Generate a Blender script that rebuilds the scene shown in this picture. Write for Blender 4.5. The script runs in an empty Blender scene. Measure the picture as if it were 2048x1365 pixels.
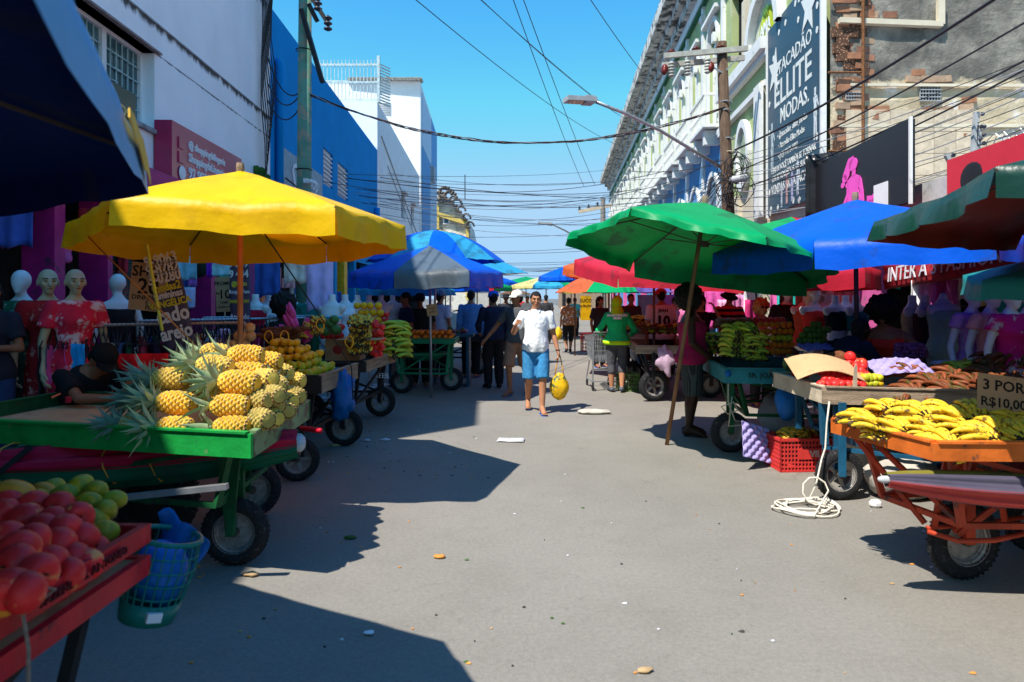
import bpy, math, random
from mathutils import Vector, Matrix, noise
random.seed(7)
R = math.radians; PI = math.pi
SC = bpy.context.scene; COL = SC.collection
# ---------------------------------------------------------------- camera, world, sun, exposure
F = 1365.0; CX = 1024.0; HY = 597.0; CH = 1.6
cam = bpy.data.cameras.new('camera'); camo = bpy.data.objects.new('camera', cam); COL.objects.link(camo)
cam.sensor_width = 36.0; cam.lens = 36.0 * F / 2048.0; cam.shift_y = -(682.5 - HY) / 2048.0
camo.location = (0, 0, CH); camo.rotation_euler = (R(90), 0, 0)
cam.clip_start = 0.05; cam.clip_end = 3000
cam.dof.use_dof = True; cam.dof.focus_distance = 8.0; cam.dof.aperture_fstop = 3.2
SC.camera = camo
SUNV = Vector((-.44, -.42, 1.0)).normalized()
w = bpy.data.worlds.new('World'); SC.world = w; w.use_nodes = True
nt = w.node_tree; bg = nt.nodes['Background']
sky = nt.nodes.new('ShaderNodeTexSky'); sky.sky_type = 'NISHITA'; sky.sun_disc = False
sky.sun_elevation = math.asin(SUNV.z); sky.sun_rotation = math.atan2(SUNV.x, SUNV.y) % (2 * PI)
sky.air_density = .85; sky.dust_density = .05; sky.ozone_density = 4.5; sky.altitude = 0
hsv = nt.nodes.new('ShaderNodeHueSaturation'); hsv.inputs['Saturation'].default_value = 1.3; nt.links.new(sky.outputs[0], hsv.inputs['Color']); dk = nt.nodes.new('ShaderNodeMixRGB'); dk.blend_type = 'DARKEN'; dk.inputs[0].default_value = 1.0; dk.inputs[2].default_value = (1.10, 1.78, 2.5, 1); nt.links.new(hsv.outputs[0], dk.inputs[1]); nt.links.new(dk.outputs[0], bg.inputs[0]); bg.inputs[1].default_value = .147
sl = bpy.data.lights.new('sun', 'SUN'); sl.energy = 2.9; sl.angle = R(.5); sl.color = (1, .95, .87)
so = bpy.data.objects.new('sun', sl); COL.objects.link(so); so.rotation_euler = SUNV.to_track_quat('Z', 'Y').to_euler()
so.location = (-4, -4, 20)
SC.view_settings.view_transform = 'Standard'; SC.view_settings.look = 'None'
SC.view_settings.exposure = 1.38; SC.view_settings.gamma = 1

def P(px, py, d): return Vector(((px - CX) / F * d, d, CH - (py - HY) / F * d))
def Gd(px, py):
    d = F * CH / (py - HY); return Vector(((px - CX) / F * d, d, 0))
# ---------------------------------------------------------------- materials
MATS = {}
def mat(name, col, rough=.7, var=.25, scale=6.0, bump=0.0, bscale=None, metal=0.0, trans=0.0, col2=None, spec=.22,
        dirt=None, dscale=2.0, dthr=.55, coat=0.0, detail=4.0, kind=None, stretch=None):
    if name in MATS: return MATS[name]
    m = bpy.data.materials.new(name); m.use_nodes = True; MATS[name] = m
    n = m.node_tree.nodes; l = m.node_tree.links; b = n['Principled BSDF']
    b.inputs['Roughness'].default_value = rough; b.inputs['Metallic'].default_value = metal
    b.inputs['Specular IOR Level'].default_value = spec
    if coat: b.inputs['Coat Weight'].default_value = coat; b.inputs['Coat Roughness'].default_value = .147
    tc = n.new('ShaderNodeTexCoord'); co = tc.outputs['Object']
    if stretch:
        mp = n.new('ShaderNodeMapping'); mp.inputs['Scale'].default_value = stretch; l.new(co, mp.inputs[0]); co = mp.outputs[0]
    oi = n.new('ShaderNodeObjectInfo')
    va = n.new('ShaderNodeVectorMath'); va.operation = 'ADD'; l.new(co, va.inputs[0])
    sc_ = n.new('ShaderNodeMath'); sc_.operation = 'MULTIPLY'; sc_.inputs[1].default_value = 37.0
    l.new(oi.outputs['Random'], sc_.inputs[0]); l.new(sc_.outputs[0], va.inputs[1]); co = va.outputs[0]
    if kind == 'voronoi' or kind == 'spots':
        t = n.new('ShaderNodeTexVoronoi'); t.inputs['Scale'].default_value = scale; l.new(co, t.inputs['Vector'])
        fac = t.outputs['Distance']
    elif kind == 'wave':
        t = n.new('ShaderNodeTexWave'); t.inputs['Scale'].default_value = scale; t.inputs['Distortion'].default_value = .4
        l.new(co, t.inputs['Vector']); fac = t.outputs['Fac']
    else:
        t = n.new('ShaderNodeTexNoise'); t.inputs['Scale'].default_value = scale; t.inputs['Detail'].default_value = detail
        l.new(co, t.inputs['Vector']); fac = t.outputs['Fac']
    r = n.new('ShaderNodeValToRGB'); l.new(fac, r.inputs[0])
    c = Vector(col); 
    if col2 is None:
        a = [max(0, x * (1 - var)) for x in col]; z = [min(1, x * (1 + var)) for x in col]
        r.color_ramp.elements[0].position = .3; r.color_ramp.elements[1].position = .7
    else:
        a, z = col, col2
        p0, p1 = (.42, .5) if kind is None else (.25, .32)
        if kind == 'wave': p0, p1 = .45, .55
        r.color_ramp.elements[0].position = p0; r.color_ramp.elements[1].position = p1
    r.color_ramp.elements[0].color = (*a, 1); r.color_ramp.elements[1].color = (*z, 1)
    out = r.outputs[0]
    # small per-object tint
    hs = n.new('ShaderNodeHueSaturation'); mr = n.new('ShaderNodeMapRange'); mr.inputs[3].default_value = 1 - var * .45; mr.inputs[4].default_value = 1 + var * .45
    l.new(oi.outputs['Random'], mr.inputs[0]); l.new(mr.outputs[0], hs.inputs['Value']); l.new(out, hs.inputs['Color']); out = hs.outputs[0]
    if dirt is not None:
        t2 = n.new('ShaderNodeTexNoise'); t2.inputs['Scale'].default_value = dscale; t2.inputs['Detail'].default_value = 9; t2.inputs['Roughness'].default_value = .65
        l.new(co, t2.inputs['Vector']); r2 = n.new('ShaderNodeValToRGB'); l.new(t2.outputs['Fac'], r2.inputs[0])
        r2.color_ramp.elements[0].position = dthr - .02; r2.color_ramp.elements[1].position = dthr + .05
        mx = n.new('ShaderNodeMixRGB'); l.new(r2.outputs[0], mx.inputs[0]); l.new(out, mx.inputs[1]); mx.inputs[2].default_value = (*dirt, 1); out = mx.outputs[0]
    l.new(out, b.inputs['Base Color'])
    if bump:
        t3 = n.new('ShaderNodeTexNoise'); t3.inputs['Scale'].default_value = bscale or scale * 3; t3.inputs['Detail'].default_value = 6; l.new(co, t3.inputs['Vector'])
        bp = n.new('ShaderNodeBump'); bp.inputs['Strength'].default_value = min(1, bump); bp.inputs['Distance'].default_value = .02
        l.new(t3.outputs['Fac'], bp.inputs['Height']); l.new(bp.outputs[0], b.inputs['Normal'])
    if trans:
        tr = n.new('ShaderNodeBsdfTranslucent'); gm = n.new('ShaderNodeGamma'); gm.inputs[1].default_value = 2.8; l.new(out, gm.inputs[0]); l.new(gm.outputs[0], tr.inputs[0]); ms = n.new('ShaderNodeMixShader'); ms.inputs[0].default_value = trans
        l.new(b.outputs[0], ms.inputs[1]); l.new(tr.outputs[0], ms.inputs[2]); l.new(ms.outputs[0], n['Material Output'].inputs[0])
    return m
def cloth(name, col, **k):
    col = tuple(min(.9, c * 1.35) for c in col)
    if k.get('col2'): k['col2'] = tuple(min(.9, c * 1.35) for c in k['col2'])
    k.setdefault('rough', .85); k.setdefault('var', .12); k.setdefault('scale', 9); k.setdefault('bump', .35); k.setdefault('bscale', 14); k.setdefault('spec', .15)
    return mat('cloth_' + name, col, **k)
def paint(name, col, **k):
    k.setdefault('rough', .5); k.setdefault('dirt', tuple(x * .35 + .05 for x in col)); k.setdefault('dthr', .62); k.setdefault('dscale', 7); k.setdefault('bump', .15); k.setdefault('bscale', 40)
    return mat('paint_' + name, col, **k)
def glassy(name, col, rough=.12): return mat(name, col, rough=rough, var=.3, scale=1.2, spec=.8)
# ---------------------------------------------------------------- mesh builder
def frame_of(z, x=None):
    z = z.normalized(); a = Vector((0, 0, 1)) if abs(z.z) < .95 else Vector((1, 0, 0))
    if x is None: x = a.cross(z)
    x = (x - z * x.dot(z)).normalized(); return x, z.cross(x), z
class MB:
    def __init__(s): s.v = []; s.f = []; s.mi = []; s.cur = 0
    def add(s, vs, fs):
        o = len(s.v); s.v.extend([tuple(q) for q in vs]); s.f.extend([tuple(i + o for i in f) for f in fs]); s.mi.extend([s.cur] * len(fs)); return s
    def hexa(s, c):  # 8 corners: bottom 0-3, top 4-7
        return s.add(c, [(3, 2, 1, 0), (4, 5, 6, 7), (0, 1, 5, 4), (1, 2, 6, 5), (2, 3, 7, 6), (3, 0, 4, 7)])
    def box(s, c, d, rz=0.0, rot=None):
        x, y, z = d[0] / 2, d[1] / 2, d[2] / 2; m = rot if rot is not None else Matrix.Rotation(rz, 3, 'Z'); c = Vector(c)
        return s.hexa([c + m @ Vector(q) for q in ((-x, -y, -z), (x, -y, -z), (x, y, -z), (-x, y, -z), (-x, -y, z), (x, -y, z), (x, y, z), (-x, y, z))])
    def bar(s, p, q, w, h=None):
        p = Vector(p); q = Vector(q); h = h or w; x, y, z = frame_of(q - p); x = x * w / 2; y = y * h / 2
        return s.hexa([p - x - y, p + x - y, p + x + y, p - x + y, q - x - y, q + x - y, q + x + y, q - x + y])
    def tube(s, pts, r, seg=8, caps=True):
        pts = [Vector(p) for p in pts]; n = len(pts); rs = r if isinstance(r, (list, tuple)) else [r] * n
        x = None; vs = []; fs = []
        for i, p in enumerate(pts):
            t = pts[min(i + 1, n - 1)] - pts[max(i - 1, 0)]
            if t.length < 1e-9: t = Vector((0, 0, 1))
            x, y, z = frame_of(t, x)
            for k in range(seg):
                a = 2 * PI * k / seg; vs.append(p + (x * math.cos(a) + y * math.sin(a)) * rs[i])
        for i in range(n - 1):
            for k in range(seg):
                k2 = (k + 1) % seg; fs.append((i * seg + k, i * seg + k2, (i + 1) * seg + k2, (i + 1) * seg + k))
        if caps: fs.append(tuple(range(seg))[::-1]); fs.append(tuple((n - 1) * seg + k for k in range(seg)))
        return s.add(vs, fs)
    def ring_loft(s, rings, caps=True):  # rings: lists of equal vertex counts
        n = len(rings[0]); vs = [q for r_ in rings for q in r_]; fs = []
        for i in range(len(rings) - 1):
            for k in range(n): k2 = (k + 1) % n; fs.append((i * n + k, i * n + k2, (i + 1) * n + k2, (i + 1) * n + k))
        if caps: fs.append(tuple(range(n))[::-1]); fs.append(tuple((len(rings) - 1) * n + k for k in range(n)))
        return s.add(vs, fs)
    def ell(s, c, r, seg=12, rings=8, rot=None):
        c = Vector(c); m = rot or Matrix.Identity(3)
        if not isinstance(r, (list, tuple)): r = (r, r, r)
        rr = []
        for i in range(1, rings):
            th = PI * i / rings
            rr.append([c + m @ Vector((r[0] * math.sin(th) * math.cos(2 * PI * k / seg), r[1] * math.sin(th) * math.sin(2 * PI * k / seg), -r[2] * math.cos(th))) for k in range(seg)])
        o = len(s.v); s.ring_loft(rr, caps=False); a = len(s.v); s.v.append(tuple(c + m @ Vector((0, 0, -r[2])))); s.v.append(tuple(c + m @ Vector((0, 0, r[2]))))
        for k in range(seg):
            k2 = (k + 1) % seg; s.f.append((a, o + k2, o + k)); s.f.append((a + 1, o + (rings - 2) * seg + k, o + (rings - 2) * seg + k2)); s.mi += [s.cur] * 2
        return s
    def cap(s, p, q, r0, r1, seg=10):
        p = Vector(p); q = Vector(q); x, y, z = frame_of(q - p); pts = []
        for i in (0, 1, 2): a = PI / 2 * (i + .6) / 3.2; pts.append((p - z * r0 * math.cos(a), r0 * math.sin(a)))
        pts += [(p, r0), (q, r1)]
        for i in (2, 1, 0): a = PI / 2 * (i + .6) / 3.2; pts.append((q + z * r1 * math.cos(a), r1 * math.sin(a)))
        return s.ring_loft([[c + (x * math.cos(2 * PI * k / seg) + y * math.sin(2 * PI * k / seg)) * r for k in range(seg)] for c, r in pts])
    def lathe(s, prof, c=(0, 0, 0), seg=16, rot=None, caps=True):  # prof: (r, z)
        c = Vector(c); m = rot or Matrix.Identity(3)
        return s.ring_loft([[c + m @ Vector((r * math.cos(2 * PI * k / seg), r * math.sin(2 * PI * k / seg), z)) for k in range(seg)] for r, z in prof], caps)
    def prism(s, poly, o, u, v, t):  # poly 2d in basis u,v, extruded along u x v by t
        o = Vector(o); u = Vector(u); v = Vector(v); n = u.cross(v).normalized() * t; k = len(poly)
        a = [o + u * x + v * y for x, y in poly]; b = [q + n for q in a]
        return s.add(a + b, [tuple(range(k))[::-1], tuple(range(k, 2 * k))] + [(i, (i + 1) % k, k + (i + 1) % k, k + i) for i in range(k)])
    def grid(s, fn, nu, nv):
        vs = [fn(i / nu, j / nv) for j in range(nv + 1) for i in range(nu + 1)]
        return s.add(vs, [(j * (nu + 1) + i, j * (nu + 1) + i + 1, (j + 1) * (nu + 1) + i + 1, (j + 1) * (nu + 1) + i) for j in range(nv) for i in range(nu)])
    def mesh(s, name, mats, smooth=False):
        me = bpy.data.meshes.new(name); me.from_pydata(s.v, [], s.f)
        for m in (mats if isinstance(mats, (list, tuple)) else [mats]): me.materials.append(m)
        if len(me.materials) > 1: me.polygons.foreach_set('material_index', s.mi)
        if smooth: me.shade_smooth()
        me.update(); return me
    def build(s, name, mats, parent=None, world=False, smooth=False, solid=0.0):
        if world and parent is not None:
            L_ = parent.location; s.v = [(a - L_.x, b - L_.y, c - L_.z) for a, b, c in s.v]
        o = obj(name, s.mesh(name, mats, smooth), parent)
        if solid: md = o.modifiers.new('s', 'SOLIDIFY'); md.thickness = solid
        return o
def obj(name, me, parent=None, loc=None, rot=None, sc=None):
    o = bpy.data.objects.new(name, me); COL.objects.link(o)
    if parent is not None: o.parent = parent
    if loc is not None: o.location = loc
    if rot is not None: o.rotation_euler = rot
    if sc is not None: o.scale = sc if isinstance(sc, (tuple, list)) else (sc, sc, sc)
    return o
def tag(o, label=None, cat=None, group=None, kind=None):
    if label: o['label'] = label
    if cat: o['category'] = cat
    if group: o['group'] = group
    if kind: o['kind'] = kind
    return o
def thing(name, label, cat, loc=(0, 0, 0), rz=0.0, group=None):
    o = bpy.data.objects.new(name, None); COL.objects.link(o); o.location = loc; o.rotation_euler = (0, 0, rz); o.empty_display_size = .1
    return tag(o, label, cat, group)
def one(name, mb, mats, label, cat, group=None, smooth=False, loc=None, solid=0.0):  # single-mesh thing in world coords; origin at its base centre
    xs = [q[0] for q in mb.v]; ys = [q[1] for q in mb.v]; zs = [q[2] for q in mb.v]
    c = ((min(xs) + max(xs)) / 2, (min(ys) + max(ys)) / 2, min(zs)) if loc is None else loc
    mb.v = [(a - c[0], b - c[1], d - c[2]) for a, b, d in mb.v]
    o = mb.build(name, mats, smooth=smooth, solid=solid); o.location = c; return tag(o, label, cat, group)
def dup(o, parent=None):
    c = o.copy(); COL.objects.link(c)
    if parent is not None: c.parent = parent
    for ch in list(o.children): dup(ch, c)
    return c
TXT = {}
def text(body, size, o, xd, yd, m, parent=None, world=False, ext=.004, bold=0.0, align='CENTER', sx=1.0, wrap=None, name='lettering', shear=0.0):
    key = (body, size, ext, bold, align, sx, shear)
    if key not in TXT:
        cu = bpy.data.curves.new('t', 'FONT'); cu.body = body; cu.size = size; cu.extrude = ext; cu.offset = bold; cu.align_x = align; cu.resolution_u = 2; cu.shear = shear
        t = bpy.data.objects.new('t', cu); COL.objects.link(t); dg = bpy.context.evaluated_depsgraph_get(); dg.update()
        me = bpy.data.meshes.new_from_object(t.evaluated_get(dg)); TXT[key] = ([v.co.copy() for v in me.vertices], [tuple(p.vertices) for p in me.polygons])
        bpy.data.objects.remove(t); bpy.data.meshes.remove(me); bpy.data.curves.remove(cu)
    vs, fs = TXT[key]; o = Vector(o); xd = Vector(xd).normalized(); yd = Vector(yd).normalized(); n = xd.cross(yd)
    mb = MB(); out = []
    for q in vs:
        q = Vector((q.x * sx, q.y, q.z))
        if wrap: q = wrap(q)
        out.append(o + xd * q.x + yd * q.y + n * q.z)
    mb.add(out, fs); return mb.build(name, m, parent, world)
class Fr:  # facade frame: s = distance along the street (y), n faces the street
    def __init__(s, x0, k, side): s.x0 = x0; s.k = k; s.u = Vector((k, 1, 0)); s.n = Vector((1, -k, 0)).normalized() * side
    def p(s, a, z, off=0.0): return Vector((s.x0, 0, z)) + s.u * a + s.n * off
    def box(s, mb, a0, a1, z0, z1, o0, o1): return mb.hexa([s.p(a0, z0, o0), s.p(a1, z0, o0), s.p(a1, z0, o1), s.p(a0, z0, o1), s.p(a0, z1, o0), s.p(a1, z1, o0), s.p(a1, z1, o1), s.p(a0, z1, o1)])
    def poly(s, mb, pts, o0, o1):
        k = len(pts); mb.add([s.p(a, z, o0) for a, z in pts] + [s.p(a, z, o1) for a, z in pts], [tuple(range(k))[::-1], tuple(range(k, 2 * k))] + [(i, (i + 1) % k, k + (i + 1) % k, k + i) for i in range(k)]); return mb
    def wall(s, mb, a0, a1, z0, z1, holes, t=.3):
        A = sorted({a0, a1, *[h[0] for h in holes], *[h[1] for h in holes]}); Z = sorted({z0, z1, *[h[2] for h in holes], *[h[3] for h in holes]})
        for i in range(len(A) - 1):
            for j in range(len(Z) - 1):
                ca = (A[i] + A[i + 1]) / 2; cz = (Z[j] + Z[j + 1]) / 2
                if any(h[0] < ca < h[1] and h[2] < cz < h[3] for h in holes): continue
                mb.add([s.p(A[i], Z[j]), s.p(A[i + 1], Z[j]), s.p(A[i + 1], Z[j + 1]), s.p(A[i], Z[j + 1])], [(0, 1, 2, 3)])
        for h in holes:
            c = [(h[0], h[2]), (h[1], h[2]), (h[1], h[3]), (h[0], h[3])]
            for q in range(4):
                a, b = c[q], c[(q + 1) % 4]; mb.add([s.p(*a), s.p(*b), s.p(*b, -t), s.p(*a, -t)], [(0, 1, 2, 3)])
        # ends, top, back
        mb.add([s.p(a0, z0), s.p(a0, z1), s.p(a0, z1, -t - 6), s.p(a0, z0, -t - 6)], [(0, 1, 2, 3)]); mb.add([s.p(a1, z0), s.p(a1, z1), s.p(a1, z1, -t - 6), s.p(a1, z0, -t - 6)], [(0, 1, 2, 3)])
        mb.add([s.p(a0, z1), s.p(a1, z1), s.p(a1, z1, -t - 6), s.p(a0, z1, -t - 6)], [(0, 1, 2, 3)])
        mb.add([s.p(a0, z0, -t - 6), s.p(a1, z0, -t - 6), s.p(a1, z1, -t - 6), s.p(a0, z1, -t - 6)], [(0, 1, 2, 3)])
        return mb
LF = Fr(-5.0, -.036, 1); RF = Fr(5.2, .07, -1)
def lerp(a, b, t): return a + (b - a) * t
# ---------------------------------------------------------------- base materials
WHITE = mat('white_render', (.86, .87, .88), rough=.85, var=.05, scale=1.2, bump=.15, bscale=30, dirt=(.42, .42, .42), dscale=1.3, dthr=.66)
WHITE2 = mat('white_clean', (.8, .8, .8), rough=.7, var=.04, scale=2, bump=.1)
BLUEW = mat('blue_wall', (.002, .27, .66), rough=.8, spec=.08, var=.08, scale=.8, bump=.1, dirt=(.004, .30, .70), dscale=.7, dthr=.62)
CREAM = mat('cream_wall', (.62, .55, .42), rough=.85, var=.1, scale=2, bump=.2, dirt=(.4, .36, .3), dscale=3, dthr=.6)
DARK = mat('dark_interior', (.012, .012, .014), rough=.9, var=.4, scale=3)
BLACK = mat('black_metal', (.02, .02, .022), rough=.5, var=.3)
STEEL = mat('galvanised_steel', (.45, .46, .47), rough=.4, var=.15, metal=.7, scale=12)
GREYP = mat('grey_metal', (.35, .36, .37), rough=.5, var=.15)
RUST = mat('rusty_steel', (.16, .07, .03), rough=.85, var=.4, scale=20, bump=.3)
WOOD = mat('weathered_wood', (.30, .22, .15), rough=.85, var=.35, scale=4, bump=.4, stretch=(1, 1, 8), bscale=30, dirt=(.1, .08, .06), dscale=8, dthr=.63)
PALEW = mat('pale_wood', (.55, .46, .34), rough=.85, var=.2, scale=5, bump=.3, dirt=(.3, .24, .18), dscale=7, dthr=.62)
BROWNW = mat('brown_pole_wood', (.10, .065, .045), rough=.9, var=.4, scale=6, bump=.6, stretch=(3, 3, .6), bscale=14)
GREENPOLE = mat('painted_concrete_pole', (.13, .30, .22), rough=.8, var=.2, scale=3, bump=.2, dirt=(.30, .27, .2), dscale=5, dthr=.53)
RUBBER = mat('tyre_rubber', (.022, .022, .024), rough=.85, var=.3, scale=20, bump=.3, dirt=(.09, .085, .08), dscale=9, dthr=.6)
CARD = mat('cardboard', (.52, .33, .17), rough=.9, var=.1, scale=6, bump=.15, dirt=(.40, .25, .13), dscale=6, dthr=.6)
WIREM = mat('cable_black', (.03, .03, .035), rough=.6, var=.2)
WIREG = mat('cable_grey', (.3, .3, .32), rough=.5, var=.2)
WIREB = mat('cable_blue_grey', (.06, .08, .12), rough=.6, var=.2)
GLASS = mat('teal_window_glass', (.055, .14, .16), rough=.12, var=.5, scale=.9, spec=.9)  # dark teal is the tint of the glass itself
GLASSB = mat('blue_window_glass', (.03, .07, .13), rough=.1, var=.5, scale=.5, spec=.9)
INK = mat('black_ink', (.015, .013, .012), rough=.7, var=.2)
WTXT = mat('white_print', (.78, .80, .82), rough=.6, var=.04)
TWHITE = mat('raised_white_letter', (.8, .8, .82), rough=.4, var=.03)
MAGENTA = mat('magenta_paint', (.46, .015, .16), rough=.5, var=.15, bump=.1, dirt=(.12, .03, .08), dscale=4, dthr=.62)
PINK = mat('pink_paint', (.68, .12, .36), rough=.6, var=.12, bump=.1, dirt=(.4, .14, .25), dscale=3, dthr=.6)
ORANGEW = mat('orange_wall', (.72, .20, .08), rough=.7, var=.12, bump=.1)
ROPE = mat('natural_rope', (.62, .52, .38), rough=.9, var=.2, scale=60, bump=.5, bscale=120)
# ---------------------------------------------------------------- road and pavements
def asphalt():
    m = bpy.data.materials.new('asphalt'); m.use_nodes = True; n = m.node_tree.nodes; l = m.node_tree.links; b = n['Principled BSDF']
    b.inputs['Roughness'].default_value = .85; b.inputs['Specular IOR Level'].default_value = .25
    tc = n.new('ShaderNodeTexCoord')
    def nz(s, d=6, ro=.6):
        t = n.new('ShaderNodeTexNoise'); t.inputs['Scale'].default_value = s; t.inputs['Detail'].default_value = d; t.inputs['Roughness'].default_value = ro; l.new(tc.outputs['Object'], t.inputs['Vector']); return t.outputs['Fac']
    def ramp(f, a, b_, ca, cb):
        r = n.new('ShaderNodeValToRGB'); l.new(f, r.inputs[0]); r.color_ramp.elements[0].position = a; r.color_ramp.elements[1].position = b_; r.color_ramp.elements[0].color = (*ca, 1); r.color_ramp.elements[1].color = (*cb, 1); return r.outputs[0]
    def mix(f, a, c, mode='MIX'):
        x = n.new('ShaderNodeMixRGB'); x.blend_type = mode
        for i, v in ((0, f), (1, a), (2, c)):
            if isinstance(v, (int, float)): x.inputs[i].default_value = v
            elif isinstance(v, tuple): x.inputs[i].default_value = (*v, 1)
            else: l.new(v, x.inputs[i])
        return x.outputs[0]
    base = ramp(nz(.35, 8), .2, .8, (.208, .194, .168), (.300, .282, .247))
    base = mix(.55, base, ramp(nz(160, 3, .7), .3, .75, (.55, .55, .55), (1.25, 1.22, 1.18)), 'MULTIPLY')
    base = mix(.6, base, ramp(nz(38, 4, .8), .3, .7, (.70, .70, .70), (1.22, 1.21, 1.2)), 'MULTIPLY')
    base = mix(.8, base, ramp(nz(9, 6, .8), .58, .72, (1, 1, 1), (.66, .65, .64)), 'MULTIPLY')
    base = mix(.8, base, ramp(nz(2.2, 8, .7), .36, .52, (.92, .915, .91), (1, 1, 1)), 'MULTIPLY')
    base = mix(ramp(nz(5, 9, .75), .66, .70, (0, 0, 0), (.55, .55, .55)), base, (.085, .078, .072))
    v = n.new('ShaderNodeTexVoronoi'); v.feature = 'DISTANCE_TO_EDGE'; v.inputs['Scale'].default_value = .42; v.inputs['Randomness'].default_value = 1
    dd = n.new('ShaderNodeVectorMath'); dd.operation = 'MULTIPLY_ADD'; t = n.new('ShaderNodeTexNoise'); t.inputs['Scale'].default_value = 3; t.inputs['Detail'].default_value = 6; l.new(tc.outputs['Object'], t.inputs['Vector'])
    l.new(t.outputs['Color'], dd.inputs[0]); dd.inputs[1].default_value = (.35, .35, .35); l.new(tc.outputs['Object'], dd.inputs[2]); l.new(dd.outputs[0], v.inputs['Vector'])
    crack = ramp(v.outputs['Distance'], .0015, .006, (1, 1, 1), (0, 0, 0)); gate = ramp(nz(.5, 3), .52, .6, (0, 0, 0), (.3, .3, .3)); cf = n.new('ShaderNodeMath'); cf.operation = 'MULTIPLY'; l.new(crack, cf.inputs[0]); l.new(gate, cf.inputs[1])
    base = mix(cf.outputs[0], base, (.07, .064, .058))
    base = mix(ramp(nz(14, 8, .8), .74, .77, (0, 0, 0), (.5, .5, .5)), base, (.40, .37, .33))
    l.new(base, b.inputs['Base Color']); bp = n.new('ShaderNodeBump'); bp.inputs['Strength'].default_value = .5; bp.inputs['Distance'].default_value = .006; l.new(nz(240, 4, .8), bp.inputs['Height']); l.new(bp.outputs[0], b.inputs['Normal'])
    return m
g = MB(); g.add([(-900, -200, -.03), (900, -200, -.03), (900, 1500, -.03), (-900, 1500, -.03)], [(0, 1, 2, 3)]); tag(g.build('ground', mat('far_ground', (.14, .13, .12), scale=.1)), kind='structure')
g = MB(); g.add([(-3.95, -12, 0), (4.6, -12, 0), (12, 220, 0), (-12, 220, 0)], [(0, 1, 2, 3)]); tag(g.build('road', asphalt()), kind='structure')
PAVE = mat('pavement_concrete', (.2, .19, .175), var=.2, scale=3, bump=.3, dirt=(.1, .1, .09), dscale=4, dthr=.58)
g = MB(); LF.box(g, -12, 140, -.02, .12, -6, 1.1); tag(g.build('pavement', PAVE), kind='structure')
g = MB(); RF.box(g, -12, 140, -.02, .12, -8, .9); tag(g.build('pavement', PAVE), kind='structure')
# ---------------------------------------------------------------- left buildings
def grille(mb, fr, a0, a1, z0, z1, o, na, nz, w=.018):
    for i in range(1, na): a = lerp(a0, a1, i / na); fr.box(mb, a - w / 2, a + w / 2, z0, z1, o, o + w)
    for i in range(1, nz): z = lerp(z0, z1, i / nz); fr.box(mb, a0, a1, z - w / 2, z + w / 2, o + w, o + 2 * w)
def shop_row(bld, fr, a0, a1, ztop, depth, floor=.13):
    """recessed ground floor: back wall, ceiling and side walls of the dark shop"""
    m = MB(); m.add([fr.p(a0, floor, -depth), fr.p(a1, floor, -depth), fr.p(a1, ztop, -depth), fr.p(a0, ztop, -depth)], [(0, 1, 2, 3)])
    m.add([fr.p(a0, floor, 0), fr.p(a0, floor, -depth), fr.p(a0, ztop, -depth), fr.p(a0, ztop, 0)], [(0, 1, 2, 3)]); m.add([fr.p(a1, floor, 0), fr.p(a1, floor, -depth), fr.p(a1, ztop, -depth), fr.p(a1, ztop, 0)], [(0, 1, 2, 3)])
    m.add([fr.p(a0, ztop - .004, 0), fr.p(a1, ztop - .004, 0), fr.p(a1, ztop - .004, -depth), fr.p(a0, ztop - .004, -depth)], [(0, 1, 2, 3)])
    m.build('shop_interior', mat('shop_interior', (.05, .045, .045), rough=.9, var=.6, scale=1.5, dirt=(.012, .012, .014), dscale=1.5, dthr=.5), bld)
wb = thing('shop_building', 'tall white rendered shop building with black mould streaks and a band of barred windows', 'building')
m = MB(); LF.wall(m, -9, 15.7, 3.05, 7.9, [(6.2, 10.25, 4.12, 5.28)]); LF.wall(m, 4.1, 15.7, 7.9, 10.7, [])
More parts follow.
